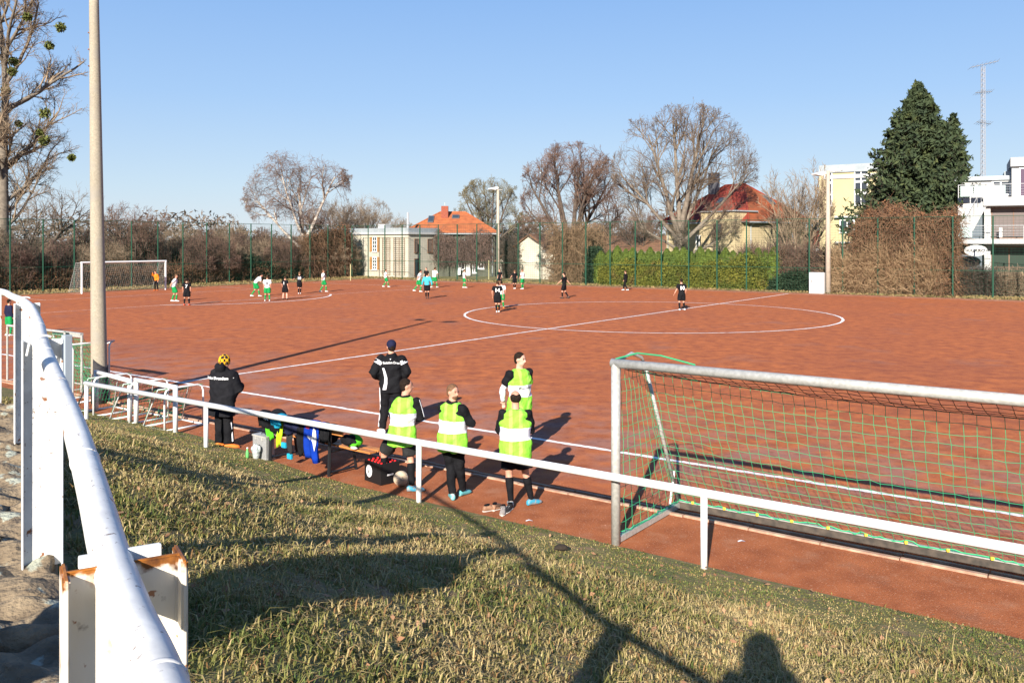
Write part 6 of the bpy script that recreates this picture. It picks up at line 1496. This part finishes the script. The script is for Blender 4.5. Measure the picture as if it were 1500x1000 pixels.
# 2 coach in cap and striped tracksuit
g = G(573, 634)
J = pose(knR=(.10, .03, .5), knL=(-.12, .03, .5), anR=(.10, .0, .09), anL=(-.17, -.02, .09), elR=(.32, -.04, 1.17), wrR=(.19, .16, 1.02), elL=(-.34, -.06, 1.18), wrL=(-.20, .16, 1.02), hyaw=18, feet=(-15, 30))
pr, J = person(g, math.radians(2), 2.0, J, [('trousers', K_blk, {'e': .028}), ('jacket', K_blk, {'collar': .06, 'e': .038, 'z0': -.17}), ('cap', K_navy), ('shoes', S_wht), ('socks', K_wht), ('hair', HAIRD)], 'coach in dark cap and black tracksuit with white sleeve bands on the touchline', lod=0, slim=1.16)
back_text(pr, J, 'TSV Rotation Dresden', .062, num_mat, 1.375, e=.172, bend=-.5, w=.85)
for q, sx in (('R', 1), ('L', -1)):
    a, b = J['sh' + q], J['el' + q]; d = (b - a).normalized()
    for t0_, w_ in ((.20, .022), (.34, .042)):
        c = a.lerp(b, t0_); s1_ = Vector((0, 1, 0)).cross(d).normalized(); s2_ = d.cross(s1_); k_ = .100
        mb = MB(); mb.loft([(c - d * w_ / 2, s1_ * k_, s2_ * k_), (c + d * w_ / 2, s1_ * (k_ - .004), s2_ * (k_ - .004))], 18); mb.build('sleeve_band', K_wht, pr)
    a, b, c = J['hi' + q] + V3((sx * .118, -.01, -.05)), J['kn' + q] + V3((sx * .082, -.01, 0)), J['an' + q] + V3((sx * .064, 0, .04)); mb = MB(); mb.tube([a, a.lerp(b, .6), b, b.lerp(c, .5), c], .015, 8); mb.build('trouser_stripe', K_wht, pr)
pts = [V3((-.135, -.150, 1.27)), V3((-.105, -.165, 1.18)), V3((-.082, -.168, 1.08)), V3((-.085, -.172, .98)), V3((-.11, -.168, .86))]
mb = MB(); mb.loft([(p, V3((.020 + .004 * i, 0, 0)), V3((0, .010, 0))) for i, p in enumerate(pts)], 10); mb.build('jacket_piping', K_wht, pr)
mb = MB(); mb.prism([V3((-.012, -.125, 1.445)), V3((.012, -.125, 1.445)), V3((0, -.128, 1.422))], V3((0, -.02, 0))); mb.build('collar_badge', num_mat, pr)
# 3 man in lime bib with raised knee, dark hair shaved at the sides
g = G(594, 716)
J = pose(pel=(-.06, .02, .90), waist=(-.05, .03, 1.05), chest=(-.04, .03, 1.26), neck=(-.02, .02, 1.46), head=(.01, .03, 1.655), hiR=(.04, 0, .88), hiL=(-.15, .02, .88), knR=(.08, .02, .47), anR=(.14, -.12, .09), knL=(-.44, .26, .50), anL=(-.42, .34, .09),
         shR=(.165, .02, 1.42), shL=(-.205, .02, 1.42), elR=(.235, .06, 1.14), wrR=(.05, .26, 1.10), elL=(-.25, .10, 1.14), wrL=(-.08, .27, 1.16), hyaw=-72, feet=(-75, -10))
pr, J = person(g, math.radians(-8), 1.84, J, [('jacket', K_blk, {'collar': .05, 'e': .020}), ('bib', M_bib), ('shorts', K_gry, {'len': .80}), ('socks', K_blk), ('shoes', S_cyan), ('hair', HAIRD)], 'dark haired man in lime bib with a grazed knee, beside the crate', lod=0, slim=1.10)
a, b = J['shR'], J['elR']
for k_ in (-.016, .0, .016):
    mb = MB(); mb.tube([a + V3((.068, k_ - .02, .03)), a.lerp(b, .4) + V3((.078, k_ - .015, 0)), a.lerp(b, .9) + V3((.072, k_ - .01, 0))], .004, 5); mb.build('sleeve_stripe', K_wht, pr)
mb = MB(); mb.ell(J['knL'] + V3((-.050, -.03, .0)), (.012, 0, 0), (0, .028, 0), (0, 0, .040), 8, 6); mb.build('graze', mat('graze', (.45, .06, .03), .6, c2=(.6, .3, .2), ns=40), pr)
# 4 bearded man in lime bib looking over his shoulder, turquoise boots
g = G(663, 729)
J = pose(knR=(.10, .05, .5), knL=(-.04, .02, .5), anR=(.12, .16, .09), anL=(.02, -.08, .09), elR=(.29, .10, 1.18), wrR=(.08, .29, 1.22), elL=(-.24, .14, 1.18), wrL=(.04, .30, 1.18), hyaw=-100, hpitch=6, feet=(-25, 25), twist=-22, lean=-2)
pr, J = person(g, math.radians(-12), 1.83, J, [('jacket', K_blk, {'collar': .06, 'e': .026}), ('bib', M_bib), ('trousers', K_blk, {'e': .022}), ('shoes', S_tq), ('hair', HAIRR)], 'bearded man in lime bib and turquoise boots looking over his right shoulder', lod=0, slim=1.15, belly=.03)
H = J['head']; hy = J['_hyaw']; f = rotz((0, 1, 0), hy); sd = rotz((1, 0, 0), hy); mb = MB(); mb.ell(H - UP * .068 + f * .036, sd * .058, f * .058, UP * .045, 12, 10)
link_mesh('beard', remeshed(mb, .01), HAIRR, pr, True)
# 5 balding man in lime bib and black shorts from behind
g = G(755, 741)
J = pose(knR=(.16, .03, .5), knL=(-.10, .03, .5), anR=(.25, .05, .09), anL=(-.07, -.04, .09), elR=(.255, .08, 1.15), wrR=(.10, .28, 1.17), elL=(-.255, .08, 1.15), wrL=(-.06, .28, 1.17), feet=(-55, 5), hpitch=14, hyaw=10)
pr, J = person(g, math.radians(2), 1.80, J, [('jacket', K_blk, {'collar': .03, 'e': .022}), ('bib', M_bib), ('shorts', K_blk, {'len': .80}), ('socks', K_blk), ('shoes', S_cyan), ('bald_hair', HAIRD)], 'balding man in lime bib, black shorts and black knee socks, seen from behind', lod=0, slim=1.18, belly=.03)
mb = MB(); mb.tube([J['knR'] + V3((.05, -.02, .13)), J['knR'] + V3((.085, .03, .12))], .02, 6); mb.build('shorts_badge', mat('badge_red', (.5, .03, .05), .6), pr)
# 6 standing man facing the camera, white undersleeves, hands behind back
g = G(771, 668)
J = pose(knR=(.10, .03, .5), knL=(-.10, .03, .5), anR=(.12, -.0, .09), anL=(-.10, .0, .09), elR=(.27, -.12, 1.16), wrR=(.20, -.20, .95), elL=(-.27, -.12, 1.16), wrL=(-.18, -.20, .95), hyaw=22, hpitch=5, feet=(20, -10))
pr, J = person(g + Vector((-.13, 0, 0)), math.radians(215), 2.0, J, [('shirt', K_wht, {'sleeve': 'long', 'e': .010}), ('shirt', K_blk, {'sleeve': 'short', 'e': .020, 'collar': .015}), ('bib', M_bib), ('trousers', K_blk, {'e': .02}), ('shoes', S_org), ('hair', HAIRD)], 'tall dark haired man in lime bib with white undersleeves facing the camera', lod=0, skin=SKINL, slim=1.1)
ss = side_of(J); d = (J['neck'] - J['pel']).normalized(); ff = d.cross(ss).normalized()
me = text_mesh('SPORTHAUS', .045, .002, .001)
for v in me.vertices: x, y, zz = v.co; v.co = J['pel'] + d * .24 + ff * (.172 - 1.6 * x * x) - ss * x + d * y + ff * zz
link_mesh('printing', me, num_blk, pr)
# spectators on the walkway left of the frame, and the photographer: they throw the long shadows on the bank
for i, (x, y, yaw, h, lab) in enumerate(((-2.28, 2.0, 15, 1.94, 'spectator in dark coat standing on the walkway beyond the left edge of the photo'),)):
    J = pose(**st_, **{k: v for k, v in hips.items()}); person(Vector((x, y, 2.37)), math.radians(yaw), h, J, [('coat', K_blk2, {'e': .05}), ('trousers', K_blk), ('shoes', S_blk), ('beanie', K_navy)], lab, lod=1)
J = pose(**st_, elR=(.27, .08, 1.20), wrR=(.13, .10, 1.52), elL=(-.27, .08, 1.20), wrL=(-.13, .10, 1.52))
person(Vector((-.03, -.30, 2.40)), 0, 1.86, J, [('coat', K_blk2, {'e': .06}), ('trousers', K_blk), ('shoes', S_blk), ('hood_up', K_blk)], 'photographer holding a camera on the walkway, seen only as a shadow', lod=1, name='person')
# ------------------------------------------------------------------ bench, kit and small things by the path
M_plank = mat('orange_brown_plank', (.50, .20, .055), .55, c2=(.36, .13, .04), ns=4, stretch=(1, 1, 6), bump=.15, bs=20)
M_frame = mat('black_steel', (.012, .012, .014), .5)
eb = Vector((.777, -.629, 0)); nb = Vector((.629, .777, 0)); B0 = Vector((-4.78, 16.50, 0)); BL = 2.35
bench = empty('bench', B0 + eb * BL / 2, label='long orange wooden bench with backrest on black legs, covered with clothes', cat='bench')
def bp(s, n, z): return B0 + eb * s + nb * n + UP * z
for i, n_ in enumerate((.12, .30)):
    mb = MB(); mb.box(bp(BL / 2 + .35, .25 + n_ * 1.0, .455), BL + .15, .155, .035, a=eb, b=nb); bevel(mb.build('seat_plank', M_plank, bench), .008)
mb = MB(); mb.box(bp(BL / 2, .06, .80), BL, .035, .15, a=eb, b=nb); bevel(mb.build('backrest', M_plank, bench), .008)
for s_ in (.35, 2.05):
    mb = MB(); mb.tube([bp(s_, .0, 0), bp(s_, .03, .80)], .032, 6); mb.build('leg', M_frame, bench)
    mb = MB(); mb.tube([bp(s_, .62, 0), bp(s_, .55, .44)], .028, 6); mb.build('leg', M_frame, bench)
    mb = MB(); mb.tube([bp(s_, .0, .06), bp(s_, .62, .06)], .022, 6); mb.tube([bp(s_, .02, .42), bp(s_, .58, .42)], .020, 6); mb.build('crossbar', M_frame, bench)
def drape(name, s0, w, front, back, m, label, cat, z=.885, n0=.06, top=.06, seed=0, wob=.02, extra=None, taper=0., thick=.018):
    """cloth hung over the backrest: front = towards the camera side"""
    r = random.Random(seed); path = []
    for t in np.linspace(0, 1, 9): path.append((-top - .015 - .02 * math.sin(t * 3), -front * (1 - t)))
    path += [(-top * .5, .012), (0, .02), (top * .5, .012)]
    for t in np.linspace(0, 1, 7)[0:]: path.append((top + .015, -back * t))
    nu = 14; Vv = []; ph = [r.uniform(0, 6) for _ in range(4)]
    root_loc = bp(s0 + w / 2, n0, z)
    for i, (n_, zz) in enumerate(path):
        for j in range(nu + 1):
            u = j / nu; amp = wob * (1 + min(1, abs(zz) * 3))
            k = 1 - taper * (abs(zz) / max(front, .01)) if n_ < 0 else 1
            p = bp(s0 + w / 2 + (u - .5) * w * k + .01 * math.sin(i + ph[0]), n0 + n_ - amp * (.5 + .5 * math.sin(u * 13 + ph[1] + zz * 4)) * (1 if n_ < 0 else -1), z + zz + .035 * math.sin(u * 5 + ph[2]) * abs(zz) / max(front, .01) + .01 * math.sin(u * 9 + ph[3]))
            Vv.append(tuple(p - root_loc))
    f = [(i * (nu + 1) + j, i * (nu + 1) + j + 1, (i + 1) * (nu + 1) + j + 1, (i + 1) * (nu + 1) + j) for i in range(len(path) - 1) for j in range(nu)]
    me = bpy.data.meshes.new(name); me.from_pydata(Vv, [], f); me.update()
    root = empty(name, root_loc, label=label, cat=cat)
    tmpo = bpy.data.objects.new('x', me); so_ = tmpo.modifiers.new('s', 'SOLIDIFY'); so_.thickness = thick; me2 = evaluated(tmpo)
    o = link_mesh('cloth', me2, m, root, True)
    return root
def lump(name, c, dims, m, label, cat, seed=0, vox=.012, n=7, a=eb, b=nb):
    r = random.Random(seed); mb = MB(); c = Vector(c)
    mb.ell((0, 0, dims[2] * .5), a * dims[0] * .42, b * dims[1] * .42, UP * dims[2] * .48, 12, 8)
    for i in range(n):
        o_ = a * r.uniform(-.33, .33) * dims[0] + b * r.uniform(-.3, .3) * dims[1] + UP * dims[2] * r.uniform(.25, .75)
        mb.ell(o_, a * dims[0] * r.uniform(.12, .26), b * dims[1] * r.uniform(.14, .28), UP * dims[2] * r.uniform(.14, .3), 10, 6)
    o = link_mesh(name, remeshed(mb, vox), m, None, True, loc=c); return tag(o, label, cat)
C_lime = cloth('neon_yellow_cloth', (.36, .55, .02)); C_green = cloth('neon_green_cloth', (.08, .42, .02)); C_blue = cloth('royal_blue_cloth', (.006, .035, .30), (.004, .024, .20)); C_turq = cloth('turquoise_cloth', (.02, .33, .50))
lump('kit_bag', bp(.30, .22, .47), (.62, .36, .48), K_blk, 'bulky black sports bag at the left end of the bench', 'bag', 1)
drape('black_jacket', .02, .62, .30, .2, K_blk, 'black jacket with white lettering hung over the left end of the backrest', 'jacket', seed=2)
place_text('printing', 'DSC', .12, num_mat, bp(.28, -.045, .80), eb, (UP + eb * .3), bpy.data.objects.get('black_jacket'), bold=.004)
drape('turquoise_shirt', .48, .30, .20, .14, C_turq, 'crumpled turquoise shirt hung on the backrest', 'shirt', seed=3, n0=.045, top=.07, wob=.03)
drape('green_bib', .20, .26, .40, .1, C_green, 'neon green bib hanging at the left leg of the bench', 'bib', seed=4, z=.80, n0=.10, taper=.3)
drape('yellow_bib', .52, .22, .46, .1, C_lime, 'neon yellow bib hanging below the turquoise shirt', 'bib', seed=5, z=.78, n0=.10, taper=.4)
drape('navy_jacket', .82, .44, .26, .2, K_navy, 'navy blue quilted jacket over the middle of the backrest', 'jacket', seed=6, n0=.05, top=.07, wob=.03)
drape('black_trousers', 1.20, .26, .62, .2, K_blk, 'black tracksuit trousers hanging down from the backrest', 'trousers', seed=7, taper=.35, n0=.055)
drape('grey_tights', .86, .16, .50, .1, K_gry, 'dark grey leggings with turquoise cuffs hanging below the navy jacket', 'leggings', seed=8, z=.74, n0=.09, taper=.2)
for k_, (s_, z_) in enumerate(((.78, .36), (.95, .18))):
    mb = MB(); mb.box(Vector((0, 0, 0)), .13, .05, .10, a=eb, b=nb); o = mb.build('sock_cuff', C_turq, loc=bp(s_, -.0, z_)); bevel(o, .015); o.name = 'turquoise_cuff'
    o.parent = bpy.data.objects.get('grey_tights'); o.location = o.location - bpy.data.objects.get('grey_tights').location
bl = drape('blue_shirt', 1.45, .40, .66, .25, C_blue, 'royal blue shirt with white patch hanging over the backrest', 'shirt', seed=9, n0=.05, top=.07)
mb = MB(); P_ = [(.10, .0), (.17, -.06), (.20, -.22), (.13, -.42), (.07, -.26), (-.10, -.20), (-.12, -.17), (.06, -.17)]
mb.prism([eb * (x * .8) - nb * .125 + UP * (y - .06) for x, y in P_], -nb * .012); mb.build('white_patch', K_wht, bl, off=(0, 0, 0))
mb = MB(); mb.box(-eb * .10 - nb * .118 + UP * -.07, .09, .02, .07, a=eb, b=nb); mb.build('red_badge', mat('badge_red', (.5, .03, .05)), bl, off=(0, 0, 0))
drape('black_shirt', 1.87, .24, .30, .2, K_blk, 'black shirt over the right part of the backrest', 'shirt', seed=10)
lump('shoulder_bag', bp(1.75, .30, .475), (.34, .26, .22), K_blk, 'small black bag standing on the bench seat behind the blue shirt', 'bag', 11)
lump('green_jersey', bp(2.28, .36, .475), (.50, .30, .24), C_green, 'crumpled neon green jersey lying at the right end of the seat', 'jersey', 12)
lump('gear_pile', bp(2.26, .24, .52), (.36, .24, .20), K_blk, 'black and red gear lying on the green jersey', 'gear', 13)
lump('pink_cloth', bp(2.42, .25, .475), (.18, .10, .06), mat('pale_pink_cloth', (.55, .42, .45)), 'small pale folded cloth at the right end of the seat', 'cloth', 14)
# silver case and bottle bag
cl_ = bp(.12, -.02, 0) + Vector((.02, .05, 0)); cs = empty('flight_case', cl_, label='silver aluminium case standing under the left end of the bench', cat='case')
mb = MB(); mb.box(cl_ + UP * .23, .42, .20, .44, a=eb, b=nb); bevel(mb.build('shell', mat('silver_case', (.40, .40, .40), .35, c2=(.33, .33, .33), ns=30, metal=.4), cs), .02)
for z in (.02, .44): mb = MB(); mb.box(cl_ + UP * z, .435, .215, .03, a=eb, b=nb); mb.build('edge_trim', M_alu, cs)
mb = MB(); mb.tube([cl_ - eb * .06 + UP * .46, cl_ - eb * .05 + UP * .49, cl_ + eb * .05 + UP * .49, cl_ + eb * .06 + UP * .46], .009, 6); mb.build('handle', M_frame, cs)
for i in range(2): mb = MB(); mb.box(cl_ - nb * .105 + eb * (-.1 + .2 * i) + UP * .40, .04, .02, .05, a=eb, b=nb); mb.build('latch', M_alu, cs)
M_plast = mat('clear_plastic', (.42, .45, .45), .15, c2=(.20, .24, .23), ns=14, spec=.7, bump=.9, bs=18, bd=.02)
lump('bottle_bag', cl_ - nb * .20 + eb * .05, (.20, .16, .34), M_plast, 'clear plastic bag of empty bottles leaning on the silver case', 'bag', 21, vox=.010)
def bottle(c, m, cap, label, group=None, tilt=0):
    root = empty('bottle', c, label=label, cat='bottle', group=group)
    mb = MB(); mb.tube([(0, 0, 0), (0, 0, .17), (0, 0, .20), (0, 0, .235), (0, 0, .26)], [.031, .031, .024, .014, .013], 12); mb.build('glass', m, root, off=(0, 0, 0), smooth_=True)
    mb = MB(); mb.tube([(0, 0, .252), (0, 0, .272)], .0165, 10); mb.build('cap', cap, root, off=(0, 0, 0)); return root
bottle(cl_ - nb * .34 - eb * .02, mat('green_plastic', (.12, .40, .12), .2), mat('white_cap', (.7, .7, .7)), 'small green plastic bottle standing before the bottle bag')
# black crate full of bottles with red caps
ck_ = Vector((-2.22, 14.92, 0)); ca = Vector((.68, -.733, 0)).normalized() * 1.0; cb_ = Vector((.733, .68, 0)).normalized(); cr_ = empty('bottle_crate', ck_, label='black plastic drinks crate with white round emblem standing by the path', cat='crate')
M_cr = mat('black_crate', (.010, .010, .011), .45)
for nm_, cc, sx_, sy_, sz_ in (('front_panel', -cb_ * .15, .40, .014, .29), ('back_panel', cb_ * .15, .40, .014, .29), ('side_panel', -ca * .193, .014, .286, .29), ('side_panel', ca * .193, .014, .286, .29), ('base', Vector((0, 0, -.135)), .372, .286, .012)):
    mb = MB(); mb.box(ck_ + cc + UP * .15, sx_, sy_, sz_, a=ca, b=cb_); bevel(mb.build(nm_, M_cr, cr_), .004)
mb = MB()
for i in range(1, 5): mb.box(ck_ + ca * (-.193 + i * .386 / 5) + UP * .12, .005, .286, .20, a=ca, b=cb_)
for i in range(1, 4): mb.box(ck_ + cb_ * (-.15 + i * .30 / 4) + UP * .118, .372, .005, .20, a=ca, b=cb_)
mb.build('divider_grid', M_cr, cr_)
mb = MB()
cen_ = ck_ - ca * .08 - cb_ * .158 + UP * .155
ring_ = [cen_ + ca * .068 * math.cos(t) + UP * .085 * math.sin(t) for t in np.linspace(0, 2 * math.pi, 28, endpoint=False)]; mb.prism(ring_, -cb_ * .004); mb.build('emblem', num_mat, cr_)
for rr_, w_ in ((.80, .07), (.50, .05)):
    mb = MB()
    for i in range(28):
        t, t2 = 2 * math.pi * i / 28, 2 * math.pi * (i + 1) / 28; fn = lambda t, k: cen_ - cb_ * .0052 + (ca * .068 * math.cos(t) + UP * .085 * math.sin(t)) * k
        if (i % 4) != 3: mb.quad(fn(t, rr_), fn(t2, rr_), fn(t2, rr_ - w_), fn(t, rr_ - w_))
    mb.build('emblem_ring', M_cr, cr_)
mb = MB(); q = cen_ - cb_ * .006; mb.prism([q + ca * x + UP * y for x, y in ((-.012, -.03), (.012, -.03), (.014, .005), (.005, .018), (.005, .036), (-.005, .036), (-.005, .018), (-.014, .005))], -cb_ * .001); mb.build('emblem_bottle', M_cr, cr_)
mb = MB(); mb.box(ck_ + ca * .201 + UP * .13, .004, .10, .022, a=ca, b=cb_); mb.build('side_print', num_mat, cr_)
M_brg = mat('brown_glass', (.020, .010, .006), .1, spec=.6); M_redc = mat('red_cap', (.60, .02, .02), .4)
rk = random.Random(5); first = None; row_n = ['front', 'second', 'third', 'back']; col_n = ['leftmost', 'second from the left', 'middle', 'second from the right', 'rightmost']
for j in range(4):
    for i in range(5):
        p = ck_ + ca * (-.154 + i * .077) + cb_ * (-.112 + j * .075) + UP * (.025 + rk.uniform(0, .006))
        lab = 'brown bottle with red cap in the crate, %s row, %s' % (row_n[j], col_n[i])
        if first is None: first = bottle(p, M_brg, M_redc, lab, 'bottles in the black crate')
        else: o = copy_tree(first); o.location = p; o['label'] = lab
cr_.scale = (1.22, 1.22, 1.22)
for o in [o for o in bpy.data.objects if o.get('group') == 'bottles in the black crate']:
    o.location = ck_ + (o.location - ck_) * 1.22; o.scale = (1.22, 1.22, 1.22)
# football
bl_ = Vector((-1.86, 14.62, .125)); ball = empty('football', bl_, label='worn beige football with grey panels beside the bottle crate', cat='ball')
bm = bmesh.new(); bmesh.ops.create_icosphere(bm, subdivisions=4, radius=.125); me = bpy.data.meshes.new('ball'); bm.to_mesh(me); bm.free()
link_mesh('leather', me, mat('worn_leather', (.55, .44, .32), .7, c2=(.44, .34, .24), ns=9, c3=(.12, .10, .09), ns3=4.5, lo3=.66, hi3=.68, bump=.2, bs=40), ball, True)
for k_ in range(3):
    ax = Vector((math.cos(k_ * 2.1), math.sin(k_ * 2.1), .5)).normalized(); u_ = ax.cross(UP).normalized(); w_ = ax.cross(u_); mb = MB()
    mb.tube([(u_ * math.cos(t) + w_ * math.sin(t)) * .125 for t in np.linspace(0, 2 * math.pi, 33)], .0016, 4, caps=False); mb.build('seam', M_dirt, ball, off=(0, 0, 0))
# two pairs of shoes on the path
def loose_shoe(c, yaw, m, label):
    root = empty('football_boot', c, math.radians(yaw), label=label, cat='shoe', group='worn boots standing on the path'); root['_w'] = 0
    mb = MB(); mb.loft([(V3((0, y, z)), V3((ra, 0, 0)), V3((0, 0, rb))) for y, ra, rb, z in ((-.13, .030, .030, .045), (-.10, .038, .048, .055), (-.04, .040, .050, .055), (.04, .044, .036, .042), (.10, .046, .026, .032), (.14, .036, .020, .027), (.165, .015, .012, .024))], 12)
    link_mesh('upper', remeshed(mb, .008), m, root, True)
    mb = MB(); mb.loft([(V3((0, -.07, .092)), V3((.030, 0, 0)), V3((0, .045, 0))), (V3((0, -.068, .108)), V3((.034, 0, 0)), V3((0, .050, .006)))], 12); mb.build('collar', K_blk, root, off=(0, 0, 0))
    mb = MB(); mb.loft([(V3((0, y, .012)), V3((ra * 1.06, 0, 0)), V3((0, 0, .012))) for y, ra in ((-.135, .026), (-.10, .040), (0, .036), (.08, .048), (.15, .036), (.172, .014))], 10); mb.build('sole', mat('rubber_sole', (.45, .40, .36), .8), root, off=(0, 0, 0))
    for i in range(4): mb = MB(); mb.tube([(-.022, .02 + i * .022, .078 - i * .008), (.022, .02 + i * .022, .078 - i * .008)], .004, 4); mb.build('lace', K_wht, root, off=(0, 0, 0))
loose_shoe(G(719, 748), -60, mat('tan_boot', (.36, .20, .12), .6, c2=(.20, .10, .06), ns=12), 'tan football boot lying left of the other boots')
loose_shoe(G(727, 745), -20, mat('tan_boot', (.36, .2, .12)), 'tan football boot in the middle of the row of boots')
loose_shoe(G(737, 751), 175, mat('grey_boot', (.10, .085, .08), .6, c2=(.30, .26, .24), ns=10), 'grey and white football boot with its toe towards the camera')
loose_shoe(G(745, 748), 160, mat('dark_boot', (.02, .018, .018), .6), 'dark football boot right of the grey one')
# litter
for x, y, lab in ((775, 763, 'white scrap of paper on the path near the boots'), (1086, 793, 'white scrap of paper on the path behind the goal')):
    p = G(x, y); mb = MB(); r_ = random.Random(x)
    pts = [(-.05, -.015, .004), (0, -.02, .018), (.055, -.01, .006), (.05, .02, .004), (0, .018, .022), (-.045, .02, .008)]; mb.add([Vector(q) for q in pts], [(0, 1, 4, 5), (1, 2, 3, 4)])
    o = mb.build('paper_scrap', K_wht, loc=p); tag(o, lab, 'litter')
# one small dark mound on the bank
for i, (x, y) in enumerate(((822, 806),)):
    Yv = 11.2; p = Vector(((x - 750) / F * 11.0, 11.0, 0)); p.z = float(bank_z(np.array(p.x), np.array(p.y))) + .01
    lump('mound', p, (.20, .16, .08), mat('dark_mound', (.03, .022, .016), .95, bump=.8, bs=30), 'dark clod in the grass right of the railing shadow', 'mound', 31, a=Vector((1, 0, 0)), b=Vector((0, 1, 0)))
bpy.data.scenes.remove(tmp)
